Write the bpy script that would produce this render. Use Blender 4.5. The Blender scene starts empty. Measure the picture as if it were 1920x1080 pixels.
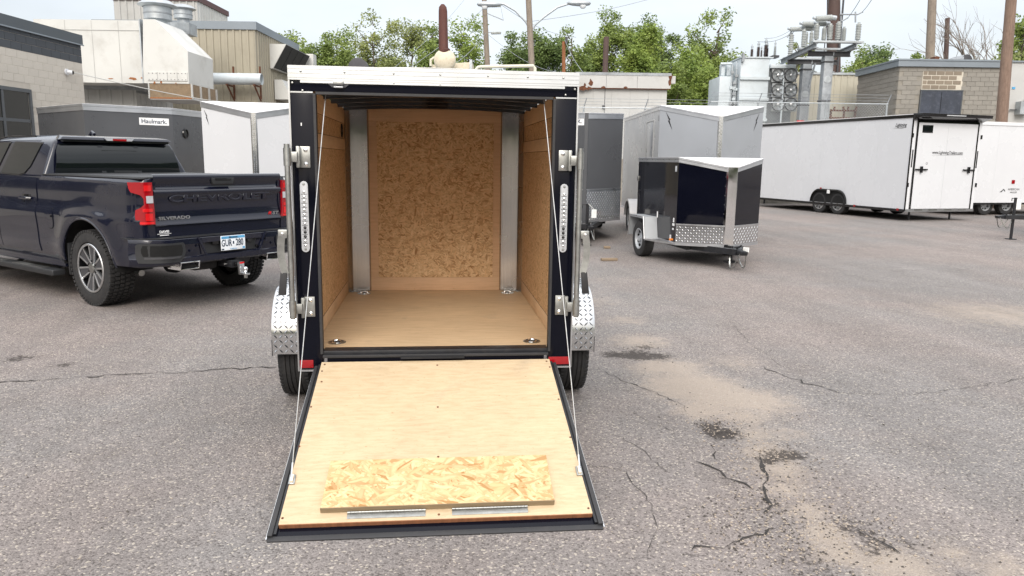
import bpy, bmesh, math, random
from mathutils import Vector as V, Matrix
from mathutils import noise as mnoise
random.seed(11)
R = math.radians
S = bpy.context.scene
COL = S.collection

# ------------------------------------------------------------------ camera
CAM_H = 1.6
YAW, PITCH, ROLL, FPX = R(6.1), R(9.73), R(0.8), 1400.0
FW = V((math.sin(YAW) * math.cos(PITCH), math.cos(YAW) * math.cos(PITCH), -math.sin(PITCH)))
RT0 = V((math.cos(YAW), -math.sin(YAW), 0))
UP0 = RT0.cross(FW)
RT = RT0 * math.cos(ROLL) + UP0 * math.sin(ROLL)
UP = UP0 * math.cos(ROLL) - RT0 * math.sin(ROLL)
HF = V((math.sin(YAW), math.cos(YAW), 0))
cd = bpy.data.cameras.new('camera')
cd.sensor_width = 36.0
cd.lens = 36.0 * FPX / 1920.0
cd.clip_end = 2000
cd.clip_start = 0.05
cam = bpy.data.objects.new('camera', cd)
COL.objects.link(cam)
M = Matrix((RT, UP, -FW)).transposed().to_4x4()
M.translation = V((0, 0, CAM_H))
cam.matrix_world = M
S.camera = cam

# ------------------------------------------------------------------ world: overcast sky
SUN_EL, SUN_AZ = R(36), R(188)
w = bpy.data.worlds.new('World')
S.world = w
w.use_nodes = True
nt = w.node_tree
nt.nodes.clear()
def N(t, **k):
    n = nt.nodes.new(t)
    for a, b in k.items():
        setattr(n, a, b)
    return n
sky = N('ShaderNodeTexSky', sky_type='NISHITA')
sky.sun_disc = False
sky.sun_elevation = SUN_EL
sky.sun_rotation = SUN_AZ
sky.dust_density = 4.0
sky.air_density = 1.0
bgs = N('ShaderNodeBackground')
bgs.inputs[1].default_value = 0.05
nt.links.new(sky.outputs[0], bgs.inputs[0])
tc = N('ShaderNodeTexCoord')
sep = N('ShaderNodeSeparateXYZ')
nt.links.new(tc.outputs['Generated'], sep.inputs[0])
# cloud layer: luminance rises gently from horizon to zenith (standard overcast sky)
ramp = N('ShaderNodeValToRGB')
ramp.color_ramp.interpolation = 'EASE'
e = ramp.color_ramp.elements
e[0].position = 0.0
e[0].color = (0.835, 0.85, 0.862, 1)
e[1].position = 1.0
e[1].color = (1.0, 1.0, 1.0, 1)
nt.links.new(sep.outputs[2], ramp.inputs[0])
mp = N('ShaderNodeMapping')
mp.inputs['Scale'].default_value = (2.2, 2.2, 6.0)
nt.links.new(tc.outputs['Generated'], mp.inputs[0])
cn = N('ShaderNodeTexNoise')
cn.inputs['Scale'].default_value = 1.6
cn.inputs['Detail'].default_value = 5
nt.links.new(mp.outputs[0], cn.inputs['Vector'])
cr = N('ShaderNodeMapRange')
cr.inputs[1].default_value = 0.3
cr.inputs[2].default_value = 0.7
cr.inputs[3].default_value = 0.86
cr.inputs[4].default_value = 1.10
nt.links.new(cn.outputs['Fac'], cr.inputs[0])
# strength: 0.70 at the horizon, rising overhead
st = N('ShaderNodeMapRange', interpolation_type='SMOOTHSTEP')
st.inputs[1].default_value = 0.12
st.inputs[2].default_value = 0.95
st.inputs[3].default_value = 0.66
st.inputs[4].default_value = 1.55
nt.links.new(sep.outputs[2], st.inputs[0])
mu = N('ShaderNodeMath', operation='MULTIPLY')
nt.links.new(st.outputs[0], mu.inputs[0])
nt.links.new(cr.outputs[0], mu.inputs[1])
bgc = N('ShaderNodeBackground')
nt.links.new(ramp.outputs[0], bgc.inputs[0])
nt.links.new(mu.outputs[0], bgc.inputs[1])
ad = N('ShaderNodeAddShader')
nt.links.new(bgs.outputs[0], ad.inputs[0])
nt.links.new(bgc.outputs[0], ad.inputs[1])
wo = N('ShaderNodeOutputWorld')
nt.links.new(ad.outputs[0], wo.inputs[0])

sl = bpy.data.lights.new('sun', 'SUN')
sl.energy = 1.5
sl.angle = R(32)
sl.color = (1.0, 0.96, 0.9)
so = bpy.data.objects.new('sun', sl)
COL.objects.link(so)
# light comes from behind-left of the camera, high
sd = V((math.sin(SUN_AZ) * math.cos(SUN_EL), math.cos(SUN_AZ) * math.cos(SUN_EL), math.sin(SUN_EL)))
so.rotation_euler = sd.to_track_quat('Z', 'Y').to_euler()
so.location = (0, -5, 20)
S.view_settings.view_transform = 'Standard'
S.view_settings.look = 'None'
S.view_settings.gamma = 1
S.view_settings.use_curve_mapping = False
S.view_settings.exposure = 0.42

# ------------------------------------------------------------------ picking points of the place
def ray(px, py):
    return FW + RT * ((px - 960) / FPX) - UP * ((py - 540) / FPX)
def G(px, py, z=0.0):
    d = ray(px, py)
    return V((0, 0, CAM_H)) + d * ((z - CAM_H) / d.z)
def Q(px, py, D):
    """point at forward distance D, in the frame turned by YAW: (right, forward, up)"""
    d = ray(px, py)
    p = V((0, 0, CAM_H)) + d * (D / d.dot(HF))
    return V((p.dot(RT0), D, p.z))
def toworld(X, D, Z=0.0):
    return RT0 * X + HF * D + V((0, 0, Z))

# ------------------------------------------------------------------ materials
MATS = {}
def srgb(h):
    c = [int(h[i:i + 2], 16) / 255 for i in (0, 2, 4)]
    return tuple(x / 12.92 if x <= .04045 else ((x + .055) / 1.055) ** 2.4 for x in c)
class NT:
    def __init__(s, m):
        s.t = m.node_tree
    def n(s, typ, ins=None, **k):
        x = s.t.nodes.new(typ)
        for a, b in k.items():
            setattr(x, a, b)
        for a, b in (ins or {}).items():
            if hasattr(b, 'is_output'):
                s.t.links.new(b, x.inputs[a])
            else:
                x.inputs[a].default_value = b
        return x
    def math(s, op, a, b=0.0, c=None, clamp=False):
        i = {0: a, 1: b}
        if c is not None:
            i[2] = c
        x = s.n('ShaderNodeMath', i, operation=op)
        x.use_clamp = clamp
        return x.outputs[0]
    def mix(s, f, a, b, typ='MIX'):
        x = s.n('ShaderNodeMix', data_type='RGBA', blend_type=typ)
        for k, v in ((0, f), (6, a), (7, b)):
            if hasattr(v, 'is_output'):
                s.t.links.new(v, x.inputs[k])
            else:
                x.inputs[k].default_value = v if k == 0 else (tuple(v) + (1,))[:4]
        return x.outputs[2]
    def rng(s, v, a, b, c, d, smooth=False):
        x = s.n('ShaderNodeMapRange', {0: v, 1: a, 2: b, 3: c, 4: d})
        if smooth:
            x.interpolation_type = 'SMOOTHSTEP'
        return x.outputs[0]
    def noise(s, vec, scale, detail=4, rough=.55, dist=0):
        x = s.n('ShaderNodeTexNoise', {'Vector': vec, 'Scale': scale, 'Detail': detail, 'Roughness': rough, 'Distortion': dist})
        return x.outputs['Fac']
def newmat(name):
    m = bpy.data.materials.new(name)
    m.use_nodes = True
    t = NT(m)
    b = m.node_tree.nodes['Principled BSDF']
    MATS[name] = m
    return m, t, b
def mat(name, col, rough=.5, metal=0., var=.10, scale=3., bump=0., bscale=80., coat=0., spec=.5, dirt=None, dirtamt=0., stretch=(1, 1, 1), perobj=0., rustc=None, rustamt=0.):
    m, t, b = newmat(name)
    if isinstance(col, str):
        col = srgb(col)
    co = t.n('ShaderNodeTexCoord').outputs['Object']
    mpn = t.n('ShaderNodeMapping', {'Vector': co, 'Scale': stretch}).outputs[0]
    f = t.noise(mpn, scale, 6, .6)
    k = t.rng(f, .3, .7, 1 - var, 1 + var)
    if perobj:
        oi = t.n('ShaderNodeObjectInfo').outputs['Random']
        k = t.math('MULTIPLY', k, t.rng(oi, 0, 1, 1 - perobj, 1 + perobj))
    c = t.n('ShaderNodeVectorMath', {0: col, 'Scale': k}, operation='SCALE').outputs[0]
    if dirt:
        f2 = t.noise(co, scale * 2.7, 8, .7)
        c = t.mix(t.rng(f2, .5, .75, 0, dirtamt), c, srgb(dirt) if isinstance(dirt, str) else dirt)
    if rustc:
        f3 = t.noise(co, scale * 1.3 + .3, 7, .75)
        c = t.mix(t.rng(f3, 1 - rustamt - .02, 1 - rustamt + .03, 0, 1), c, srgb(rustc))
    t.t.links.new(c, b.inputs['Base Color'])
    t.t.links.new(t.rng(f, .3, .7, max(0, rough - .06), min(1, rough + .08)), b.inputs['Roughness'])
    b.inputs['Metallic'].default_value = metal
    b.inputs['Coat Weight'].default_value = coat
    b.inputs['Coat Roughness'].default_value = .03
    b.inputs['Specular IOR Level'].default_value = spec
    if bump:
        nf = t.noise(mpn, bscale, 3)
        bn = t.n('ShaderNodeBump', {'Strength': bump, 'Distance': .01, 'Height': nf})
        t.t.links.new(bn.outputs[0], b.inputs['Normal'])
    return m

def asphalt_mat():
    m, t, b = newmat('asphalt')
    co = t.n('ShaderNodeTexCoord').outputs['Object']
    vo = t.n('ShaderNodeTexVoronoi', {'Vector': co, 'Scale': 112.0, 'Randomness': 1.0})
    r1 = t.n('ShaderNodeSeparateXYZ', {0: vo.outputs['Color']}).outputs[0]
    vo2 = t.n('ShaderNodeTexVoronoi', {'Vector': co, 'Scale': 270.0})
    r2 = t.n('ShaderNodeSeparateXYZ', {0: vo2.outputs['Color']}).outputs[0]
    big = t.noise(co, .35, 5, .6)
    mid = t.noise(co, 2.5, 5, .65)
    fine = t.noise(co, 260, 3, .7)
    cool, warm = srgb('7f7b79'), srgb('867d79')
    base = t.mix(t.rng(big, .4, .6, 0, 1), cool, warm)
    base = t.mix(t.rng(mid, .35, .7, .0, .34), base, srgb('696461'))
    # stones: each aggregate chip has its own tone
    tone = t.math('ADD', t.math('MULTIPLY', t.rng(r1, 0, 1, .52, 1.44), .62), t.math('MULTIPLY', t.rng(r2, 0, 1, .5, 1.5), .38))
    base = t.n('ShaderNodeVectorMath', {0: base, 'Scale': tone}, operation='SCALE').outputs[0]
    light = t.math('GREATER_THAN', r1, .94)
    base = t.mix(t.math('MULTIPLY', light, .42), base, srgb('c9bfae'))
    dark = t.math('LESS_THAN', r1, .10)
    base = t.mix(t.math('MULTIPLY', dark, .45), base, srgb('4c4644'))
    base = t.n('ShaderNodeVectorMath', {0: base, 'Scale': t.rng(fine, .25, .75, .78, 1.22)}, operation='SCALE').outputs[0]
    sa = t.n('ShaderNodeAttribute', attribute_name='sand').outputs['Fac']
    sn = t.math('ADD', t.math('MULTIPLY', t.noise(co, 9, 8, .75), .55), t.math('MULTIPLY', t.noise(co, 120, 4, .8), .45))
    sf = t.rng(t.math('ADD', sa, t.math('MULTIPLY', t.math('SUBTRACT', sn, .5), 1.9)), .30, .85, 0, .78, True)
    sandc = t.n('ShaderNodeVectorMath', {0: srgb('a2968a'), 'Scale': t.rng(t.noise(co, 190, 3, .8), .3, .7, .80, 1.14)}, operation='SCALE').outputs[0]
    base = t.mix(sf, base, sandc)
    da = t.n('ShaderNodeAttribute', attribute_name='dark').outputs['Fac']
    df = t.rng(t.math('ADD', da, t.math('MULTIPLY', t.math('SUBTRACT', t.noise(co, 24, 6, .8), .5), 2.6)), .35, .75, 0, .85, True)
    base = t.mix(df, base, srgb('37322f'))
    st_ = t.noise(co, .9, 8, .75)
    base = t.mix(t.rng(st_, .58, .72, 0, .45), base, srgb('5d5651'))
    lane = t.noise(t.n('ShaderNodeMapping', {'Vector': co, 'Rotation': (0, 0, .35), 'Scale': (1.1, .16, 1)}).outputs[0], 1., 5, .6)
    base = t.n('ShaderNodeVectorMath', {0: base, 'Scale': t.rng(lane, .3, .7, .88, 1.12)}, operation='SCALE').outputs[0]
    t.t.links.new(base, b.inputs['Base Color'])
    b.inputs['Roughness'].default_value = .92
    b.inputs['Specular IOR Level'].default_value = .25
    h = t.math('ADD', t.math('MULTIPLY', vo.outputs['Distance'], -1.2), t.math('MULTIPLY', fine, .5))
    bn = t.n('ShaderNodeBump', {'Strength': .55, 'Distance': .006, 'Height': h})
    t.t.links.new(bn.outputs[0], b.inputs['Normal'])
    return m

def plane_vec(t, plane):
    co = t.n('ShaderNodeTexCoord').outputs['Object']
    s = t.n('ShaderNodeSeparateXYZ', {0: co})
    a, bb = {'xy': (0, 1), 'xz': (0, 2), 'yz': (1, 2)}[plane]
    return t.n('ShaderNodeCombineXYZ', {0: s.outputs[a], 1: s.outputs[bb]}).outputs[0]

def osb_mat(name, plane, base, darkc, strand=(11., 66.), dark=.14, pale=None, grain=.4):
    """strand board: five layers of long chips at different angles, the topmost chip shows"""
    m, t, b = newmat(name)
    v = plane_vec(t, plane)
    wv = t.n('ShaderNodeTexNoise', {'Vector': v, 'Scale': 22., 'Detail': 2}).outputs['Color']
    wv = t.n('ShaderNodeVectorMath', {0: wv, 1: (.5, .5, .5)}, operation='SUBTRACT').outputs[0]
    v2 = t.n('ShaderNodeVectorMath', {0: wv, 'Scale': .16 / strand[0]}, operation='SCALE').outputs[0]
    v2 = t.n('ShaderNodeVectorMath', {0: v, 1: v2}, operation='ADD').outputs[0]
    base, darkc = srgb(base), srgb(darkc)
    pale = srgb(pale) if pale else tuple(x * 1.25 for x in base)
    col, top = None, None
    for i, rot in enumerate((.15, .95, 1.75, 2.45, 2.95, .55)):
        k = (1., 1.3, .8, 1.15, .9, 1.4)[i]
        rv = t.n('ShaderNodeMapping', {'Vector': v2, 'Rotation': (0, 0, rot)}).outputs[0]
        mp_ = t.n('ShaderNodeMapping', {'Vector': rv, 'Scale': (strand[0] * k, strand[1] * k, 1), 'Location': (i * 3.1, i * 7.7, 0)}).outputs[0]
        vo = t.n('ShaderNodeTexVoronoi', {'Vector': mp_, 'Scale': 1.0, 'Randomness': 1.0})
        sp = t.n('ShaderNodeSeparateXYZ', {0: vo.outputs['Color']})
        gr = t.n('ShaderNodeMapping', {'Vector': rv, 'Scale': (16, 240, 1)}).outputs[0]
        g = t.noise(gr, 1.0, 4, .7)
        c = t.mix(sp.outputs[0], base, pale)
        c = t.mix(t.math('MULTIPLY', t.math('POWER', sp.outputs[1], 1.0 / dark), .9), c, darkc)
        c = t.mix(t.rng(g, .50, .80, 0, grain), c, darkc)
        edge = t.rng(vo.outputs['Distance'], .45, .75, 0, .35)
        c = t.mix(edge, c, darkc)
        h = sp.outputs[2]
        if col is None:
            col, top = c, h
        else:
            gt = t.math('GREATER_THAN', h, top)
            col = t.mix(gt, col, c)
            top = t.math('MAXIMUM', h, top)
    t.t.links.new(col, b.inputs['Base Color'])
    b.inputs['Roughness'].default_value = .62
    b.inputs['Specular IOR Level'].default_value = .3
    bn = t.n('ShaderNodeBump', {'Strength': .3, 'Distance': .002, 'Height': top})
    t.t.links.new(bn.outputs[0], b.inputs['Normal'])
    return m

def ply_mat(name, plane, base, darkc, ang=0., amt=.4, grain=(3, 90), fleck=.35):
    m, t, b = newmat(name)
    v = plane_vec(t, plane)
    base, darkc = srgb(base), srgb(darkc)
    g1 = t.n('ShaderNodeMapping', {'Vector': v, 'Rotation': (0, 0, ang), 'Scale': (grain[0], grain[1], 1)}).outputs[0]
    n1 = t.noise(g1, 1., 6, .65, .4)
    g2 = t.n('ShaderNodeMapping', {'Vector': v, 'Rotation': (0, 0, ang), 'Scale': (grain[0] * 5, grain[1] * 3.2, 1)}).outputs[0]
    n2 = t.noise(g2, 1., 4, .7, 1.2)
    n3 = t.noise(v, 2.4, 5, .6)
    c = t.mix(t.rng(n1, .42, .75, 0, amt), base, darkc)
    c = t.mix(t.rng(n2, .60, .70, 0, fleck), c, darkc)
    c = t.n('ShaderNodeVectorMath', {0: c, 'Scale': t.rng(n3, .3, .7, .92, 1.07)}, operation='SCALE').outputs[0]
    rv = t.n('ShaderNodeMapping', {'Vector': v, 'Rotation': (0, 0, ang + .5)}).outputs[0]
    sc = t.n('ShaderNodeMapping', {'Vector': rv, 'Scale': (5, 70, 1)}).outputs[0]
    c = t.mix(t.rng(t.noise(sc, 1., 2, .5), .74, .78, 0, .28), c, darkc)
    sm = t.noise(v, 3.2, 7, .72, .8)
    c = t.mix(t.rng(sm, .56, .74, 0, .30), c, srgb('8f8274'))
    kn = t.n('ShaderNodeTexVoronoi', {'Vector': t.n('ShaderNodeMapping', {'Vector': v, 'Scale': (9, 17, 1)}).outputs[0], 'Scale': 1.0})
    c = t.mix(t.rng(kn.outputs['Distance'], .03, .07, .5, 0), c, darkc)
    t.t.links.new(c, b.inputs['Base Color'])
    b.inputs['Roughness'].default_value = .55
    b.inputs['Specular IOR Level'].default_value = .35
    bn = t.n('ShaderNodeBump', {'Strength': .15, 'Distance': .002, 'Height': n2})
    t.t.links.new(bn.outputs[0], b.inputs['Normal'])
    return m

def brushed_mat(name, col, rough=.35, axis=(200, 200, 2), amt=.15):
    m, t, b = newmat(name)
    co = t.n('ShaderNodeTexCoord').outputs['Object']
    v = t.n('ShaderNodeMapping', {'Vector': co, 'Scale': axis}).outputs[0]
    n1 = t.noise(v, 1., 4, .7)
    n2 = t.noise(co, 3., 3, .5)
    col = srgb(col) if isinstance(col, str) else col
    c = t.n('ShaderNodeVectorMath', {0: col, 'Scale': t.rng(n1, .3, .7, 1 - amt, 1 + amt)}, operation='SCALE').outputs[0]
    t.t.links.new(c, b.inputs['Base Color'])
    b.inputs['Metallic'].default_value = 1.
    t.t.links.new(t.rng(n2, .3, .7, rough - .08, rough + .1), b.inputs['Roughness'])
    bn = t.n('ShaderNodeBump', {'Strength': .025, 'Distance': .004, 'Height': n2})
    t.t.links.new(bn.outputs[0], b.inputs['Normal'])
    return m

def leaf_mat(name, c1, c2):
    m, t, b = newmat(name)
    co = t.n('ShaderNodeTexCoord').outputs['Object']
    geo = t.n('ShaderNodeNewGeometry')
    rp = geo.outputs['Random Per Island']
    n1 = t.noise(co, .5, 3, .6)
    c = t.mix(t.rng(n1, .35, .65, 0, 1), srgb(c1), srgb(c2))
    c = t.n('ShaderNodeVectorMath', {0: c, 'Scale': t.rng(rp, 0, 1, .72, 1.32)}, operation='SCALE').outputs[0]
    t.t.links.new(c, b.inputs['Base Color'])
    b.inputs['Roughness'].default_value = .55
    b.inputs['Specular IOR Level'].default_value = .3
    tr = t.n('ShaderNodeBsdfTranslucent', {'Color': c})
    mx = t.n('ShaderNodeMixShader', {0: .26, 1: b.outputs[0], 2: tr.outputs[0]})
    out = [x for x in t.t.nodes if x.type == 'OUTPUT_MATERIAL'][0]
    t.t.links.new(mx.outputs[0], out.inputs[0])
    return m

asphalt_mat()
osb_mat('osb_flap', 'xy', 'cbaa7c', '99703f', (13., 62.), .22, 'd8bd94', .38)
osb_mat('osb_back', 'xz', 'dcb68a', '966a3c', (24., 96.), .34, 'e6c89e', .42)
osb_mat('osb_side', 'yz', 'e0bc90', '9c7248', (30., 140.), .38, 'e4c69e', .4)
ply_mat('ramp_ply', 'xy', 'c4af90', '8e7048', 0, .36, (9, 60), .60)
ply_mat('floor_ply', 'xy', 'd6bb97', '94724a', 0, .5, (4, 80), .40)
ply_mat('luan_x', 'xz', 'dab692', 'b08862', 0, .4, (4, 60), .15)
ply_mat('luan_y', 'yz', 'e2c4a0', 'b8916a', 0, .4, (4, 60), .15)
mat('ply_edge', '8a795f', .8, var=.35, scale=4, stretch=(3, 3, 160))
brushed_mat('alu', (.62, .63, .64), .34)
brushed_mat('alu_bright', (.66, .68, .70), .3, (3, 120, 120), .05)
mat('trim_alu', (.60, .61, .63), .34, .9, .05, 2)
brushed_mat('alu_post', (.42, .40, .385), .24, (90, 90, 1.5), .10)
brushed_mat('treadplate', (.62, .63, .64), .20, (6, 6, 6), .08)
brushed_mat('zinc', (.40, .405, .39), .36, (30, 30, 30), .18)
brushed_mat('chrome', (.85, .85, .85), .08, (3, 3, 3), .03)
mat('black_paint', (.004, .0045, .009), .12, 0, .1, 2, spec=.18)
mat('black_skin', (.0035, .004, .0085), .06, 0, .1, 2, bump=.04, bscale=1.6, spec=.40)
mat('black_frame', (.012, .013, .016), .38, 0, .25, 8, bump=.05, bscale=120, dirt='6a625a', dirtamt=.18)
mat('rubber', (.022, .022, .024), .55, 0, .2, 5, bump=.1, bscale=60, dirt='5a544e', dirtamt=.15)
mat('tyre', (.020, .020, .021), .78, 0, .25, 10, bump=.15, bscale=90, dirt='6b645c', dirtamt=.22)
mat('truck_paint', (.0058, .0072, .0175), .22, 0., .06, 2, coat=.85, spec=.25)
mat('black_plastic', (.02, .021, .023), .5, 0, .2, 5, bump=.12, bscale=220)
mat('gloss_black', (.008, .008, .009), .12, 0, .1, 4)
mat('dark_glass', (.006, .008, .009), .03, 0, .1, 2, spec=.5)
mat('red_lens', (.30, .004, .008), .09, 0, .12, 6, spec=.6, coat=.6)
mat('red_lens_bright', (.62, .012, .015), .12, 0, .12, 6, coat=.6)
mat('clear_lens', (.44, .45, .47), .08, 0, .1, 20, coat=.6)
mat('amber_lens', (.8, .25, .03), .12, 0, .1, 6)
mat('white_paint', (.68, .69, .71), .32, 0, .03, 1.2, bump=.01, bscale=1.2, coat=.2)
mat('white_skin', (.63, .64, .66), .26, 0, .02, 1.0, coat=.2, bump=.012, bscale=.7)
mat('roof_white', (.70, .70, .71), .45, 0, .03, 2)
mat('silver_paint', (.36, .38, .41), .30, .25, .03, 1.5, coat=.2)
mat('charcoal_paint', (.082, .085, .092), .30, .1, .03, 1.5, coat=.2)
mat('grey_fender', (.42, .44, .46), .4, .2, .06, 3)
mat('plate_white', (.82, .86, .90), .35, 0, .05, 20)
mat('plate_blue', (.10, .35, .60), .35, 0, .2, 20)
mat('ink_black', (.012, .012, .014), .5)
mat('ink_navy', (.015, .03, .06), .5)
mat('ink_white', (.82, .82, .82), .5)
mat('tag_paper', (.80, .80, .78), .8)
mat('cable_steel', (.55, .55, .54), .35, .8, .15, 40)
mat('wood_scrap', '877662', .85, 0, .3, 6, bump=.3, bscale=60, stretch=(1, 8, 8))
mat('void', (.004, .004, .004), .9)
mat('galv', (.42, .45, .47), .45, .55, .18, 4, dirt='7a7672', dirtamt=.25)
mat('galv_dull', (.30, .32, .34), .55, .4, .25, 3, dirt='5c5a58', dirtamt=.4)
mat('xfmr_grey', (.50, .55, .58), .45, 0, .06, 1.0, dirt='8d8f8c', dirtamt=.3)
mat('fan_grey', (.36, .38, .39), .5, .3, .2, 6)
mat('dark_steel', (.06, .06, .065), .55, .3, .2, 4)
mat('porcelain_brown', (.05, .025, .02), .2, 0, .1, 6, coat=.5)
mat('porcelain_grey', (.36, .38, .37), .3, 0, .1, 6, coat=.3)
mat('steel_brown', (.075, .045, .038), .7, 0, .2, 2)
mat('stack_brown', (.085, .030, .022), .75, 0, .25, 3, rustc='5a3524', rustamt=.32)
mat('rust', (.12, .045, .022), .9, 0, .4, 9, bump=.3, bscale=50)
mat('rust_stain', (.30, .12, .045), .9, 0, .4, 12)
mat('tank_cream', (.62, .55, .42), .6, 0, .1, 3, dirt='8a6a45', dirtamt=.5)
mat('pipe_cream', (.62, .59, .48), .55, 0, .08, 3)
mat('pole_wood', '857a6e', .9, 0, .3, 3, bump=.5, bscale=30, stretch=(12, 12, .8), dirt='5a5048', dirtamt=.5)
mat('pole_wood_warm', '7b675a', .9, 0, .3, 3, bump=.5, bscale=30, stretch=(12, 12, .8), dirt='5a4236', dirtamt=.5)
mat('pole_orange', '8a5a3c', .9, 0, .3, 3, stretch=(12, 12, .8))
mat('siding_beige', '9c9584', .5, 0, .06, .7, dirt='6f685c', dirtamt=.25)
mat('siding_cream', 'b3ae9e', .5, 0, .05, .7)
mat('siding_white', 'a9a9a6', .55, 0, .06, .7, dirt='77736c', dirtamt=.3)
mat('sheet_white', 'c7c7c3', .5, 0, .06, .45, dirt='8d857a', dirtamt=.35, bump=.02, bscale=1.5)
mat('trim_grey', '7d858c', .5, .1, .08, .8)
mat('trim_brown', (.10, .045, .045), .6)
mat('trim_dark', '4d5358', .5, .15, .08, 1.)
mat('block_dark', '44484d', .8, 0, .12, 3, perobj=.05)
mat('block_beige', 'c2bbb0', .85, 0, .07, 3, bump=.25, bscale=60, perobj=.02, dirt='8c8378', dirtamt=.3)
mat('mortar_beige', 'b9b1a6', .95)
mat('block_tan', '8a867f', .9, 0, .16, 1.2, bump=.35, bscale=50, perobj=.08, dirt='6a6255', dirtamt=.5)
mat('mortar_tan', '8b867d', .95, var=.2)
mat('block_brown', '857a6c', .9, 0, .15, 2, bump=.3, bscale=50, perobj=.12)
mat('mortar_pale', 'c3bcae', .95)
mat('door_navy', (.035, .042, .06), .6, 0, .3, 2, dirt='6a6f7a', dirtamt=.45, stretch=(1, 1, .35))
mat('rust_white', 'b4b4b2', .6, 0, .06, .6, dirt='8d8a85', dirtamt=.3)
mat('screen_brown', '84725c', .85, .1, .2, 5, dirt='5a4a38', dirtamt=.5)
mat('louver_dark', (.035, .034, .033), .7, .1, .2, 4)
mat('win_frame', (.075, .082, .09), .45)
mat('lamp_glass', (.7, .72, .73), .15, 0, .05, 5)
mat('bark', '5b5148', .95, 0, .3, 2, bump=.5, bscale=12)
mat('bark_bare', '776e66', .95, 0, .2, 2)
mat('crack_dark', (.028, .025, .023), .95, 0, .4, 20)
mat('stone_a', '9d9184', .9, 0, .3, 20)
mat('stone_b', '4a4541', .95, 0, .4, 20)
leaf_mat('leaf_mid', '687a42', '86954f')
leaf_mat('leaf_dark', '56693c', '70824a')
leaf_mat('leaf_olive', '788452', '92985c')
leaf_mat('leaf_bright', '6c8240', '8d9c4e')

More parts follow.
